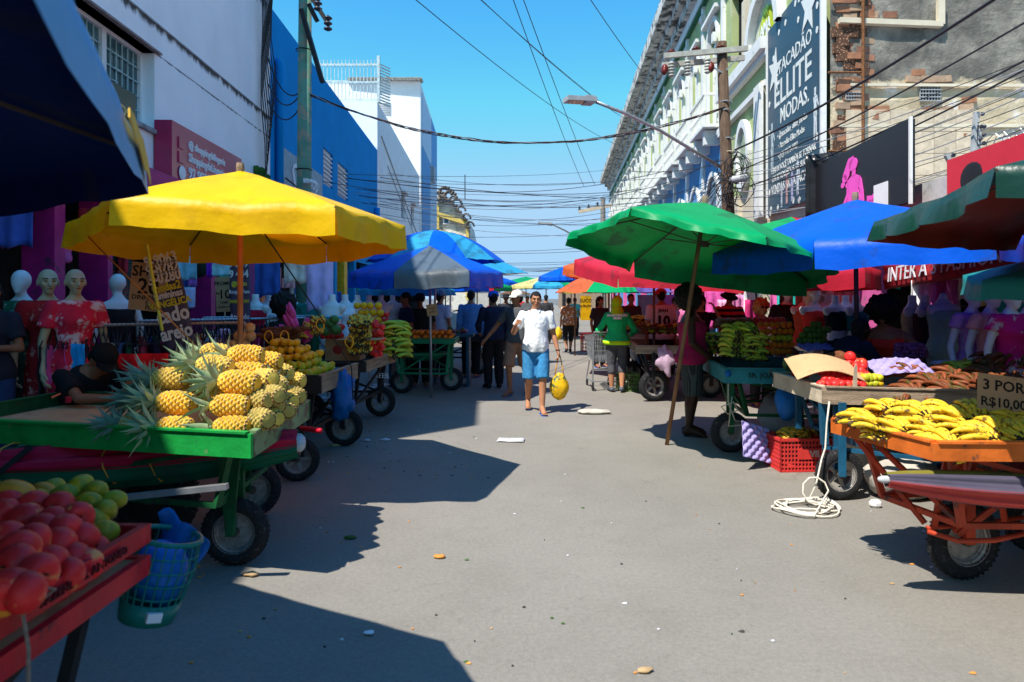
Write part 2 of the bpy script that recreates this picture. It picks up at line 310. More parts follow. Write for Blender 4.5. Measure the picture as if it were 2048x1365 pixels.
def stained():
    mm = mat('white_stained', (.93, .94, .95), rough=.85, var=.05, scale=1.2, bump=.2, bscale=25).copy(); n = mm.node_tree.nodes; l = mm.node_tree.links; b = n['Principled BSDF']
    src = b.inputs['Base Color'].links[0].from_socket; tc = n.new('ShaderNodeTexCoord'); sp = n.new('ShaderNodeSeparateXYZ'); l.new(tc.outputs['Object'], sp.inputs[0])
    fac = None
    for zt, ln in ((5.74, .45), (5.30, .12), (4.1, .2), (8.3, .9)):
        t = n.new('ShaderNodeTexNoise'); t.inputs['Scale'].default_value = 5; t.inputs['Detail'].default_value = 8; mp = n.new('ShaderNodeMapping'); mp.inputs['Scale'].default_value = (1.2, 1.2, .25); l.new(tc.outputs['Object'], mp.inputs[0]); l.new(mp.outputs[0], t.inputs['Vector'])
        a = n.new('ShaderNodeMapRange'); a.inputs[1].default_value = zt - ln; a.inputs[2].default_value = zt; l.new(sp.outputs[2], a.inputs[0])
        c = n.new('ShaderNodeMath'); c.operation = 'LESS_THAN'; l.new(sp.outputs[2], c.inputs[0]); c.inputs[1].default_value = zt
        p = n.new('ShaderNodeMath'); p.operation = 'POWER'; l.new(a.outputs[0], p.inputs[0]); p.inputs[1].default_value = 2.2
        q = n.new('ShaderNodeMath'); q.operation = 'MULTIPLY'; l.new(p.outputs[0], q.inputs[0]); l.new(t.outputs['Fac'], q.inputs[1])
        q2 = n.new('ShaderNodeMath'); q2.operation = 'MULTIPLY'; l.new(q.outputs[0], q2.inputs[0]); l.new(c.outputs[0], q2.inputs[1])
        if fac is None: fac = q2.outputs[0]
        else: mx = n.new('ShaderNodeMath'); mx.operation = 'MAXIMUM'; l.new(fac, mx.inputs[0]); l.new(q2.outputs[0], mx.inputs[1]); fac = mx.outputs[0]
    r = n.new('ShaderNodeValToRGB'); l.new(fac, r.inputs[0]); r.color_ramp.elements[0].position = .25; r.color_ramp.elements[1].position = .42
    x = n.new('ShaderNodeMixRGB'); l.new(r.outputs[0], x.inputs[0]); l.new(src, x.inputs[1]); x.inputs[2].default_value = (.1, .1, .1, 1); l.new(x.outputs[0], b.inputs['Base Color']); return mm
m.build('wall', stained(), wb)
m = MB(); LF.box(m, 2, 15.7, 5.735, 5.76, 0, .02); LF.box(m, 6.1, 10.35, 4.05, 4.115, 0, .06); m.build('ledge', mat('grey_mould_ledge', (.35, .35, .36), var=.4, scale=5), wb)
m = MB(); LF.box(m, 6.1, 10.35, 5.28, 5.31, -.28, .07); m.build('lintel', mat('red_grey_lintel', (.3, .22, .2), var=.3), wb)
for i in range(4):
    a0 = 6.2 + i * 1.0125; w_ = MB(); LF.box(w_, a0, a0 + .05, 4.12, 5.28, -.26, -.18); LF.box(w_, a0 + .96, a0 + 1.01, 4.12, 5.28, -.26, -.18); LF.box(w_, a0 + .05, a0 + .96, 5.23, 5.28, -.26, -.18); LF.box(w_, a0 + .05, a0 + .96, 4.12, 4.17, -.26, -.18)
    wo = w_.build('window', WHITE2, wb); q = MB(); LF.box(q, a0 + .05, a0 + .96, 4.17, 5.23, -.24, -.23); q.build('pane', GLASS, wo)
    q = MB(); grille(q, LF, a0 + .05, a0 + .96, 4.17, 5.23, -.22, 6, 5, .014)
    for k in range(5): z = 4.25 + k * .19; LF.box(q, a0 + .2 + .1 * (k % 2), a0 + .38 + .1 * (k % 2), z, z + .012, -.21, -.2)
    q.build('grille', mat('pale_green_bars', (.35, .5, .5), rough=.5), wo)
for a, mm, w2 in ((7.85, MAGENTA, .2), (8.95, MAGENTA, .12), (12.3, MAGENTA, .2), (14.65, PINK, .3), (15.05, ORANGEW, .6)):
    m = MB(); LF.box(m, a, a + w2, .125, 3.05, -.35, .02); m.build('pillar', mm, wb)
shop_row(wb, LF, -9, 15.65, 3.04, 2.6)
m = MB(); LF.box(m, -9, 12.6, 3.05, 3.42, .0, .3); m.build('canopy_band', MAGENTA, wb)
m = MB()
for i in range(60): z = .2 + i * .047; LF.box(m, 9.1, 10.2, z, z + .035, -.33, -.3)
m.build('roller_shutter', mat('shutter_green', (.03, .06, .06), rough=.5), wb)
for a0, a1, z0, z1, txts, mm, tm in ((10.2, 13.1, 3.2, 4.27, (('@ shoppingdalingerie', .17, 3.97), ('ShoppingdaLingerie', .19, 3.76), ('92 99317-4520', .25, 3.5), ('92 99317-4521', .2, 3.29)), mat('burgundy_sign', (.48, .025, .10), rough=.3, var=.1, coat=.5), TWHITE),):
    s = thing('shop_sign', 'burgundy box sign with raised white phone numbers on white wall', 'sign', LF.p(a0, z0)); m = MB(); LF.box(m, a0, a1, z0, z1, .02, .28); m.build('sign_box', mm, s, True)
    for t, sz, z in txts: text(t, sz, LF.p(a0 + .55, z, .285), (-.036, 1, 0), (0, 0, 1), tm, s, True, ext=.012, bold=.004, align='LEFT', sx=1.0)
    for i, z in enumerate((3.9, 3.68)):
        q = MB(); LF.box(q, a0 + .2, a0 + .38, z, z + .17, .28, .30); q.build('square_icon', mm, s, True)
    q = MB(); c = LF.p(a0 + .31, 3.53, .3); q.ell(c, (.012, .11, .11), 16, 8); q.build('round_icon', TWHITE, s, True)
s = thing('hanging_sign', 'dark green framed sign ending in gold letters DO under the barred window', 'sign', LF.p(7.8, 3.8, .25)); m = MB(); LF.box(m, 6.6, 9.05, 3.8, 4.3, .25, .33); m.build('sign_board', mat('dark_green_board', (.02, .035, .03), rough=.2, coat=.6), s, True)
text('ATACADO', .2, LF.p(8.95, 3.93, .335), (-.036, 1, 0), (0, 0, 1), mat('gold_letter', (.6, .42, .14), rough=.4), s, True, ext=.012, bold=.005, align='RIGHT')
# blue building
bb = thing('shop_building', 'deep blue rendered shop building with two white grilled windows', 'building')
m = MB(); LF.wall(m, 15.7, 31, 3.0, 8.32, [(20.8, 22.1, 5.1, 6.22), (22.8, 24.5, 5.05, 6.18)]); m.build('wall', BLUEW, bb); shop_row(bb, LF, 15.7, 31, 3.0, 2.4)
for a0, a1, z0, z1 in ((20.8, 22.1, 5.1, 6.22), (22.8, 24.5, 5.05, 6.18)):
    w_ = MB(); LF.box(w_, a0, a1, z0, z0 + .06, -.2, -.1); LF.box(w_, a0, a1, z1 - .06, z1, -.2, -.1); LF.box(w_, a0, a0 + .07, z0 + .06, z1 - .06, -.2, -.1); LF.box(w_, a1 - .07, a1, z0 + .06, z1 - .06, -.2, -.1); wo = w_.build('window', WHITE2, bb)
    q = MB(); LF.box(q, a0 + .07, a1 - .07, z0 + .06, z1 - .06, -.17, -.16); q.build('pane', GLASS, wo); q = MB(); grille(q, LF, a0 + .05, a1 - .05, z0, z1, -.09, 8, 8, .04); q.build('grille', WHITE2, wo)
m = MB(); m.tube([LF.p(16.1, 3.3, .1), LF.p(16.1, 7.1, .1), LF.p(16.1, 7.2, .02)], .09, 10); m.build('downpipe', BLUEW, bb, smooth=True)
m = MB(); m.tube([LF.p(30.2, 3.3, .12), LF.p(30.2, 5.6, .12)], .12, 10); m.build('downpipe', BLUEW, bb, smooth=True)
for a in (15.72, 18.9, 22.2, 25.5, 28.6): m = MB(); LF.box(m, a, a + .35, .125, 3.0, -.35, .03); m.build('pillar', BLUEW if a > 16 else ORANGEW, bb)
for a in (23.6,): m = MB(); LF.box(m, a, a + .5, .125, 3.3, -.2, .05); m.build('pillar', mat('yellow_wall', (.75, .42, .02), rough=.6), bb)
s = thing('shop_sign', 'grey blue shop sign with a large white S on the blue wall', 'sign', LF.p(16.25, 3.9)); m = MB(); LF.box(m, 16.25, 20.1, 3.85, 5.2, .02, .14); m.build('sign_board', mat('grey_blue_sign', (.16, .24, .33), rough=.4), s, True)
text('Shop', .62, LF.p(18.9, 4.62, .15), (-.036, 1, 0), (0, 0, 1), WTXT, s, True, shear=.3, bold=.006); text('da Lu', .5, LF.p(18.9, 4.05, .15), (-.036, 1, 0), (0, 0, 1), WTXT, s, True, shear=.3, bold=.006)
text('S', 1.25, LF.p(17.0, 4.15, .15), (-.036, 1, 0), (0, 0, 1), WTXT, s, True, shear=.3); text('8', .6, LF.p(17.25, 4.05, .16), (-.036, 1, 0), (0, 0, 1), PINK, s, True, shear=.3)
# white building behind the blue one
w3 = thing('white_building', 'white building with street wall and railed roof terrace beyond the blue one', 'building')
m = MB(); LF.wall(m, 31, 50.2, 3.0, 10.55, [(39.6, 41.4, 6.3, 7.9), (44.5, 46.5, 6.4, 7.9)]); m.build('wall', WHITE, w3); shop_row(w3, LF, 31, 50, 3.0, 2.4)
for a0, a1, z0, z1 in ((39.6, 41.4, 6.3, 7.9), (44.5, 46.5, 6.4, 7.9)):
    w_ = MB(); LF.box(w_, a0, a1, z1 - .1, z1, -.25, .25); LF.box(w_, a0, a0 + .1, z0, z1 - .1, -.25, -.1); LF.box(w_, a1 - .1, a1, z0, z1 - .1, -.25, -.1); wo = w_.build('window', WHITE2, w3); q = MB(); LF.box(q, a0 + .1, a1 - .1, z0, z1 - .1, -.2, -.15); q.build('pane', GLASSB, wo)
m = MB(); m.bar(LF.p(32, 9.2, .03), LF.p(49, 6.0, .03), .04); m.bar(LF.p(34, 8.2, .03), LF.p(49, 5.4, .03), .03); m.build('wall_cable', WIREG, w3)
m = MB(); m.add([LF.p(34, 10.6, -7), LF.p(34, 10.6, -3.2), LF.p(34, 13.2, -4.6), LF.p(34, 13.6, -7), LF.p(47, 10.6, -7), LF.p(47, 10.6, -.8), LF.p(47, 12.2, -2.2), LF.p(47, 12.6, -7)], [(0, 1, 2, 3), (7, 6, 5, 4), (1, 5, 6, 2), (2, 6, 7, 3)]); m.build('roof_shed', mat('shed_roof_grey', (.45, .46, .47), var=.2), w3)
r_ = MB(); A = P(640, 205, 31.2); B = P(757, 205, 31.2); zt = P(700, 128, 31.2).z
for z in (A.z + .1, lerp(A.z, zt, .52), zt - .05): r_.bar((A.x, 31.2, z), (B.x, 31.2, z), .09)
for i in range(17): x = lerp(A.x, B.x, i / 16); r_.bar((x, 31.2, A.z), (x, 31.2, zt + .18), .03)
r_.bar((B.x, 31.2, A.z), (B.x, 31.2, zt + .35), .13)
for i in range(14): z = lerp(A.z, zt, i / 13); r_.bar((B.x, 31.2, z), (B.x + .4, 31.9, z + .0), .05)
r_.build('terrace_railing', mat('pale_green_railing', (.5, .58, .55)), w3)
# tall white and blue building
w4 = thing('tall_building', 'tall white building with a white side wall and blue panelled street face', 'building')
m = MB(); LF.wall(m, 51.4, 67, 3.0, 17.7, []); LF.box(m, 51.0, 51.4, .1, 17.8, -9.5, 0); m.build('wall', WHITE2, w4)
m = MB()
for i in range(40): x = lerp(P(700, 0, 51).x, P(842, 0, 51).x, i / 39); m.box((x, 51, 17.85 + .06 * (i % 2)), (.22, 1.0, .12))
m.build('corrugated_roof_edge', mat('fibre_cement', (.35, .33, .3)), w4)
BP = mat('blue_panel', (.12, .33, .62), var=.1)
for a0, a1, z0, z1 in ((52, 59, 3.4, 13.2), (60.5, 66.8, 13.0, 17.5)): m = MB(); LF.box(m, a0, a1, z0, z1, .01, .06); m.build('blue_panel', BP, w4)
BPL = mat('pale_blue_panel', (.5, .62, .75), var=.1)
for a0, a1, z0, z1 in ((59.1, 66.8, 3.4, 12.9), (52, 60.4, 13.3, 17.3)): m = MB(); LF.box(m, a0, a1, z0, z1, .01, .05); m.build('pale_panel', BPL, w4)
m = MB(); m.box(P(770, 212, 50.9), (1.0, .1, .9)); 
mg = [MB(), MB()]
for i in range(6): c = P(770, 208 + i * 4.4, 50.95); m2 = mg[0]; m2.box(c + Vector((0, -.05, 0)), (.9, .05, .07))
mg[0].build('vent_louvre', GREYP, w4)
m = MB(); m.box(P(864, 350, 60), (.5, 1.2, 1.3)); m.build('air_conditioner', GREYP, w4)
# ornate gable further on
og = thing('ornate_building', 'old cream and yellow building with carved scroll gable further down the street', 'building')
YEL = mat('ochre_trim', (.62, .45, .12), var=.15)
D = 84.0
def q2(px, py, d=D): p = P(px, py, d); return (p.x, p.z)
m = MB(); pl = [q2(868, 620), q2(868, 395), q2(885, 388), q2(905, 402), q2(925, 428), q2(936, 440), q2(941, 465), q2(938, 620)]; m.prism(pl, (0, D, 0), (1, 0, 0), (0, 0, 1), -14); m.build('wall', mat('cream_old', (.62, .6, .53), var=.12, dirt=(.35, .33, .3), dscale=1, dthr=.55), og)
SC_ = mat('sooty_stone', (.16, .13, .11), var=.4, scale=2, bump=.6)
for px, py, r in ((878, 395, .8), (888, 388, .95), (898, 395, .9), (912, 408, .7), (921, 421, .6), (931, 436, .6), (938, 452, .6), (884, 402, .5), (905, 400, .5)):
    q = MB(); c = P(px, py, D - .6)
    for k in range(12): a = k / 12 * 5.5; q.ell(c + Vector((math.cos(a) * r * (1 - k / 16), 0, math.sin(a) * r * (1 - k / 16))), (r * .24, .4, r * .24), 8, 6)
    q.build('carved_scroll', SC_, og, smooth=True)
q = MB(); q.bar(P(874, 428, D - .3), P(938, 448, D - .3), .5); q.bar(P(874, 462, D - .3), P(936, 478, D - .3), .4); q.bar(P(935, 445, D - .3), P(935, 600, D - .3), .35); q.bar(P(875, 410, D - .3), P(875, 600, D - .3), .4); q.build('cornice', YEL, og)
for px, py in ((890, 480), (912, 487), (893, 440)):
    q = MB(); c = P(px, py, D - .15); q.box(c, (1.3 if py > 445 else .8, .2, 2.0 if py > 445 else 1.1)); wo = q.build('window', WHITE2, og); q = MB(); q.box(c - Vector((0, .12, 0)), (.9 if py > 445 else .5, .06, 1.7 if py > 445 else .8)); q.build('pane', GLASSB, wo)
q = MB(); q.tube([P(930, 400, D), P(930, 350, D)], .06, 5); q.build('antenna', BLACK, og)
for px0, px1, py, d, lab, c in ((936, 1000, 575, 110, 'low distant pale building beyond the parasols on the shaded side', (.45, .42, .38)), (1122, 1228, 562, 105, 'low distant brown roofed building beyond the orange parasol', (.32, .22, .15)), (1000, 1060, 588, 160, 'small far building closing the end of the street', (.5, .48, .45))):
    t = thing('low_building', lab, 'building', (P((px0 + px1) / 2, 0, d).x, d, 0)); a = P(px0, py, d); b = P(px1, py, d)
    m = MB(); m.box(((a.x + b.x) / 2, d + 3, a.z / 2), (b.x - a.x, 6, a.z)); m.build('wall', mat('far_wall_' + str(px0), c, var=.2), t, True)
    m = MB(); m.prism([(a.x - .4, a.z), (b.x + .4, a.z), ((a.x + b.x) / 2, a.z + 1.2)], (0, d - .4, 0), (1, 0, 0), (0, 0, 1), -7); m.build('roof', mat('far_roof', (.28, .14, .09), var=.3), t, True)
# ---------------------------------------------------------------- right side: colonial building
GREENW = mat('lime_green_wall', (.38, .45, .21), rough=.85, var=.1, scale=1.5, bump=.2, dirt=(.50, .52, .33), dscale=.9, dthr=.58)
LBLUE = mat('pale_blue_wall', (.10, .28, .55), rough=.85, var=.12, scale=1.5, bump=.1, dirt=(.3, .5, .6), dscale=1, dthr=.62)
TRIM = mat('white_moulding', (.72, .73, .72), rough=.8, var=.06, bump=.15, dirt=(.45, .45, .43), dscale=3, dthr=.63)
CORN = mat('grey_cornice', (.50, .49, .46), rough=.9, var=.25, scale=2, bump=.3, dirt=(.09, .09, .085), dscale=2.2, dthr=.52)
cb = thing('colonial_building', 'long lime green and pale blue colonial building with white arched windows and balconies', 'building')
ws = [22.0 + 3.05 * i for i in range(16)]
holes = [(s + .35, s + 1.65, 7.35, 10.9) for s in ws]
m = MB(); RF.wall(m, 13.9, 69.5, 6.9, 13.2, holes + [(18.6, 20.6, 8.15, 10.6)]); m.build('upper_wall', GREENW, cb)
m = MB(); RF.wall(m, 21.6, 69.5, 3.2, 6.9, []); m.build('lower_wall', LBLUE, cb)
m = MB(); RF.wall(m, 13.9, 21.6, 4.6, 6.9, []); m.build('side_wall', GREENW, cb)
m = MB(); RF.wall(m, 13.9, 21.6, 3.0, 4.6, []); m.build('base_wall', CREAM, cb)
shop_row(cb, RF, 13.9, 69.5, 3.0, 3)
m = MB(); RF.box(m, 13.4, 69.8, 12.6, 13.0, 0, .35); RF.box(m, 13.4, 69.9, 13.0, 13.35, 0, .6); RF.box(m, 13.4, 70, 13.35, 13.9, 0, 1.05)
for i in range(56): RF.box(m, 13.5 + i, 14.4 + i, 13.9, 14.02 + .09 * abs(math.sin(i * 2.3)), .3, 1.0)
m.build('cornice', CORN, cb)
m = MB(); RF.box(m, 13.4, 69.6, 12.2, 12.6, 0, .14); RF.box(m, 16.8, 69.6, 6.85, 7.0, 0, .16); RF.box(m, 16.75, 21.6, 7.75, 8.05, 0, .28); RF.box(m, 16.75, 21.6, 7.6, 7.75, 0, .15); m.build('moulding', TRIM, cb)
m = MB(); RF.box(m, 13.4, 69.6, 12.02, 12.08, 0, .16); m.build('green_band', mat('dark_green_band', (.03, .16, .09)), cb)
for s in [21.35] + [x + 2.35 for x in ws]:
    m = MB(); RF.box(m, s, s + .27, 3.3, 12.2, 0, .10); RF.box(m, s - .05, s + .32, 6.7, 6.95, 0, .19); RF.box(m, s - .05, s + .32, 11.5, 11.68, 0, .17); RF.box(m, s - .03, s + .3, 5.4, 5.55, 0, .15); m.build('pilaster', TRIM, cb)
def arch(a0, a1, zs, w, n=9, ri=None):
    c = (a0 + a1) / 2; r = (a1 - a0) / 2; return [(c - (r + w) * math.cos(PI * k / n), zs + (r + w) * math.sin(PI * k / n)) for k in range(n + 1)]
def arch_ring(mb, fr, a0, a1, zb, zs, w, o0, o1, n=9):
    fr.box(mb, a0 - w, a0, zb, zs, o0, o1); fr.box(mb, a1, a1 + w, zb, zs, o0, o1); A_ = arch(a0, a1, zs, 0, n); B_ = arch(a0, a1, zs, w, n)
    for k in range(n): fr.poly(mb, [A_[k], A_[k + 1], B_[k + 1], B_[k]], o0, o1)
win0 = None
for i, s in enumerate(ws):
    a0, a1 = s + .35, s + 1.65; m = MB(); arch_ring(m, RF, a0, a1, 7.35, 10.25, .2, 0, .1); A_ = arch(a0, a1, 10.25, 0)
    for k in range(9): q0, q1 = A_[k], A_[k + 1]; RF.poly(m, [q0, q1, (q1[0], 10.9), (q0[0], 10.9)], -.05, -.01)
    RF.box(m, a0 - .4, a1 + .4, 11.0, 11.12, 0, .22); RF.box(m, a0 - .35, a0 - .1, 9.9, 10.2, .14, .26); RF.box(m, a1 + .1, a1 + .35, 9.9, 10.2, .14, .26); wo = m.build('window', TRIM, cb)
    q = MB(); RF.box(q, a0, a1, 7.35, 10.9, -.25, -.22); q.build('pane', GLASSB if i % 3 else mat('tan_shutter', (.4, .3, .18)), wo)
    q = MB(); RF.box(q, a0, a0 + .1, 7.35, 10.25, -.21, -.1); RF.box(q, a1 - .1, a1, 7.35, 10.25, -.21, -.1); RF.box(q, (a0 + a1) / 2 - .05, (a0 + a1) / 2 + .05, 7.35, 10.25, -.21, -.12); RF.box(q, a0 + .1, a1 - .1, 9.2, 9.3, -.21, -.14); RF.box(q, a0 + .1, a1 - .1, 10.2, 10.3, -.21, -.12); q.build('casement', TRIM, wo)
    b_ = MB(); RF.box(b_, a0 - .5, a1 + .5, 7.1, 7.2, 0, .6); RF.box(b_, a0 - .2, a0 + .05, 6.6, 7.05, 0, .5); RF.box(b_, a1 - .05, a1 + .2, 6.6, 7.05, 0, .5); bo = b_.build('balcony', TRIM, cb)
    q = MB(); RF.box(q, a0 - .5, a1 + .5, 8.12, 8.2, .53, .60)
    for k in range(11):
        a = lerp(a0 - .46, a1 + .46, k / 10); q.bar(RF.p(a, 7.2, .56), RF.p(a, 8.12, .56), .025); q.ell(RF.p(a, 7.62, .56), (.04, .06, .1), 6, 4)
    for o in (.1, .25, .4, .55): q.bar(RF.p(a0 - .48, 7.2, o), RF.p(a0 - .48, 8.12, o), .03); q.bar(RF.p(a1 + .48, 7.2, o), RF.p(a1 + .48, 8.12, o), .03)
    RF.box(q, a0 - .5, a0 - .46, 8.12, 8.2, 0, .53); RF.box(q, a1 + .46, a1 + .5, 8.12, 8.2, 0, .53); q.build('balustrade', TRIM, bo)
    m = MB(); arch_ring(m, RF, a0 - .1, a1 + .1, 3.3, 4.95, .17, 0, .1); wo = m.build('lower_window', TRIM, cb); q = MB(); RF.poly(q, arch(a0 - .1, a1 + .1, 4.95, 0) + [(a1 + .1, 3.3), (a0 - .1, 3.3)], .01, .03); q.build('pane', LBLUE if i % 2 else GLASSB, wo)
m = MB(); RF.box(m, 18.6, 20.6, 8.15, 10.6, -.26, -.2); wo = m.build('window', DARK, cb); q = MB(); RF.box(q, 18.6, 19.3, 8.15, 10.5, -.18, -.1); RF.box(q, 19.5, 19.9, 8.15, 10.2, -.18, -.1); q.build('shutter', CREAM, wo)
m = MB(); arch_ring(m, RF, 15.9, 18.2, 8.05, 8.05, .28, 0, .22, 12); wo = m.build('arched_window', TRIM, cb); q = MB(); RF.poly(q, arch(15.9, 18.2, 8.05, 0, 12), .01, .03); q.build('pane', mat('cream_panel', (.55, .55, .42)), wo)
q = MB(); q.ell(RF.p(16.9, 8.35, .03), (.05, .62, .5), 16, 8); q.build('round_board', mat('lime_board', (.42, .5, .04)), wo); text('AMA', .4, RF.p(16.95, 8.2, .1), (-.07, -1, 0), (0, 0, 1), WTXT, cb, True, bold=.008); text('400', .3, RF.p(16.95, 8.62, .1), (-.07, -1, 0), (0, 0, 1), mat('green_print', (.1, .25, .05)), cb, True, bold=.008)
m = MB(); N = 20
for k in range(N):
    a, b = 2 * PI * k / N, 2 * PI * (k + 1) / N; RF.poly(m, [(19.1 + .5 * math.cos(a), 5.6 + .78 * math.sin(a)), (19.1 + .68 * math.cos(a), 5.6 + 1.0 * math.sin(a)), (19.1 + .68 * math.cos(b), 5.6 + 1.0 * math.sin(b)), (19.1 + .5 * math.cos(b), 5.6 + .78 * math.sin(b))], 0, .14)
m.build('oval_surround', TRIM, cb); m = MB(); RF.poly(m, [(19.1 + .52 * math.cos(2 * PI * k / N), 5.6 + .8 * math.sin(2 * PI * k / N)) for k in range(N)], .005, .03); RF.box(m, 19.06, 19.14, 4.85, 6.35, .03, .07); RF.box(m, 18.65, 19.55, 5.55, 5.65, .03, .07); m.build('oval_pane', mat('grey_green_glass', (.35, .42, .3), rough=.3), cb)
m = MB(); RF.box(m, 16.9, 17.25, .125, 7.0, 0, .2); RF.box(m, 19.5, 21.4, .125, 4.55, .0, .12); m.build('pier', CREAM, cb)
m = MB(); RF.box(m, 16.75, 17.25, 3.6, 6.9, .2, .3); m.build('white_strip', TRIM, cb)
for s in range(22, 68, 3): m = MB(); RF.box(m, s + .2, s + .65, .125, 3.0, -.3, .02); m.build('shop_pillar', PINK if s % 2 else LBLUE, cb)
m = MB(); x0 = RF.p(69.4, 0).x; m.box((x0 + 5, 69.65, 7), (10, .2, 12)); m.build('end_wall', TRIM, cb)
# ruined side wall facing the camera, standing on y = 13.4
RW = 13.12
def ruin():
    m = bpy.data.materials.new('ruined_plaster'); m.use_nodes = True; n = m.node_tree.nodes; l = m.node_tree.links; b = n['Principled BSDF']; b.inputs['Roughness'].default_value = .95
    tc = n.new('ShaderNodeTexCoord'); sp = n.new('ShaderNodeSeparateXYZ'); l.new(tc.outputs['Object'], sp.inputs[0])
    def nz(s, d=8, ro=.65):
        t = n.new('ShaderNodeTexNoise'); t.inputs['Scale'].default_value = s; t.inputs['Detail'].default_value = d; t.inputs['Roughness'].default_value = ro; l.new(tc.outputs['Object'], t.inputs['Vector']); return t.outputs['Fac']
    def ramp(f, cols):
        r = n.new('ShaderNodeValToRGB'); l.new(f, r.inputs[0]); e = r.color_ramp.elements
        while len(e) < len(cols): e.new(.5)
        for x, (p, c) in zip(e, cols): x.position = p; x.color = (*c, 1)
        return r.outputs[0]
    def mix(f, a, c):
        x = n.new('ShaderNodeMixRGB'); l.new(f, x.inputs[0]); l.new(a, x.inputs[1]); l.new(c, x.inputs[2]); return x.outputs[0]
    grey = ramp(nz(1.1), [(.3, (.06, .058, .052)), (.48, (.15, .14, .12)), (.6, (.27, .25, .21)), (.72, (.12, .115, .1))])
    tan = ramp(nz(1.4), [(.3, (.33, .25, .16)), (.45, (.5, .41, .27)), (.55, (.56, .47, .33)), (.6, (.66, .64, .6)), (.68, (.42, .2, .1))])
    a = n.new('ShaderNodeMath'); a.operation = 'MULTIPLY_ADD'; l.new(nz(1.6), a.inputs[0]); a.inputs[1].default_value = .9; l.new(sp.outputs[2], a.inputs[2])
    lower = ramp(a.outputs[0], [(.0, (0, 0, 0)), (1, (1, 1, 1))]); mr = n.new('ShaderNodeMapRange'); mr.inputs[1].default_value = 3.2; mr.inputs[2].default_value = 3.27; l.new(a.outputs[0], mr.inputs[0])
    mr2 = n.new('ShaderNodeMapRange'); mr2.inputs[1].default_value = 5.0; mr2.inputs[2].default_value = 5.2; l.new(a.outputs[0], mr2.inputs[0])
    top = ramp(nz(.9), [(.35, (.36, .29, .18)), (.5, (.27, .24, .19)), (.62, (.13, .125, .11))])
    c = mix(mr.outputs[0], tan, grey); c = mix(mr2.outputs[0], c, top); hz = n.new('ShaderNodeMapRange'); hz.inputs[1].default_value = 11.5; hz.inputs[2].default_value = 6; 
    l.new(c, b.inputs['Base Color']); bp = n.new('ShaderNodeBump'); bp.inputs['Strength'].default_value = .9; bp.inputs['Distance'].default_value = .06; l.new(nz(5, 10, .7), bp.inputs['Height']); l.new(bp.outputs[0], b.inputs['Normal']); return m
rw = thing('ruined_wall', 'crumbling blackened plaster side wall with exposed bricks and two barred vents', 'wall', (11, RW, 3))
XW0 = RF.p(13.4, 0).x - .02
# front skin with openings
class FrY(Fr):
    def __init__(s): pass
    def p(s, a, z, off=0.0): return Vector((a, RW - off, z))
FY = FrY(); m = MB(); v1 = (P(1690, 0, RW).x, P(1727, 0, RW).x, P(0, 201, RW).z, P(0, 173, RW).z); v2 = (P(1838, 0, RW).x, P(1879, 0, RW).x, P(0, 203, RW).z, P(0, 174, RW).z)
A = [XW0, v1[0], v1[1], v2[0], v2[1], 22]; Z = [0.1, v1[2], v1[3], 13.8]
for i in range(5):
    for j in range(3):
        if j == 1 and i in (1, 3): continue
        nx = 24 if A[i + 1] - A[i] > 3 else 4; nzz = 4 if j == 1 else 34
        def fn(u, v, i=i, j=j):
            x = lerp(A[i], A[i + 1], u); z = lerp(Z[j], Z[j + 1], v); e = min(u, 1 - u, v, 1 - v); d = .05 * noise.noise(Vector((x * 2.1, z * 2.1, 3))) if e > .001 else 0
            return (x, RW + d, z)
        m.grid(fn, nx, nzz)
m.build('plaster_wall', ruin(), rw, True)
m = MB(); m.box((14, RW + 1.5, 7), (15.2, .1, 13.5)); m.build('core', DARK, rw, True)
for v in (v1, v2):
    q = MB(); q.box(((v[0] + v[1]) / 2, RW + .16, (v[2] + v[3]) / 2), (v[1] - v[0], .05, v[3] - v[2])); vo = q.build('vent_opening', DARK, rw, True); q = MB()
    for k in range(8): x = lerp(v[0], v[1], k / 7); q.bar((x, RW - .03, v[2]), (x, RW - .03, v[3]), .018)
    for k in range(5): z = lerp(v[2], v[3], k / 4); q.bar((v[0], RW - .045, z), (v[1], RW - .045, z), .018)
    g_ = q.build('grille', GREYP, vo, False); g_.data.transform(Matrix.Translation(-rw.location))
m = MB(); m.bar(P(1678, 42, RW - .06), P(1883, 50, RW - .06), .12, .1); m.bar(P(1881, 0, RW - .06), P(1881, 50, RW - .06), .1, .12); m.build('ledge', CREAM, rw, True)
m = MB(); m.bar(P(1678, 252, RW - .05), P(2048, 252, RW - .05), .05, .06); m.bar(P(1700, 170, RW - .05), P(2048, 172, RW - .05), .05, .05); m.build('ledge', CREAM, rw, True)
TILE = mat('cream_tile_panel', (.55, .45, .33), rough=.6, var=.18, scale=9, bump=.3)
for i in range(9):
    for j in range(4):
        x = P(1690, 0, RW).x + i * .42; z = P(0, 395, RW).z + j * .42
        if x > P(1920, 0, RW).x: continue
        q = MB(); q.box((x + .2, RW - .05, z + .2), (.41, .04, .41)); q.build('tile', TILE, rw, True)
BR = [mat('brick_a', (.34, .16, .09), var=.2, bump=.4), mat('brick_b', (.26, .12, .075), var=.25, bump=.4), mat('brick_c', (.40, .27, .18), var=.2, bump=.4)]
bd = [MB().box((0, 0, 0), (.26, .12, .12)).mesh('brick', b_) for b_ in BR]
rnd = random.Random(3)
hol = MB().box((0, 0, 0), (.24, .1, .2)).mesh('hollow_brick', mat('hollow_brick', (.45, .24, .14), kind='voronoi', scale=22, col2=(.1, .05, .03)))
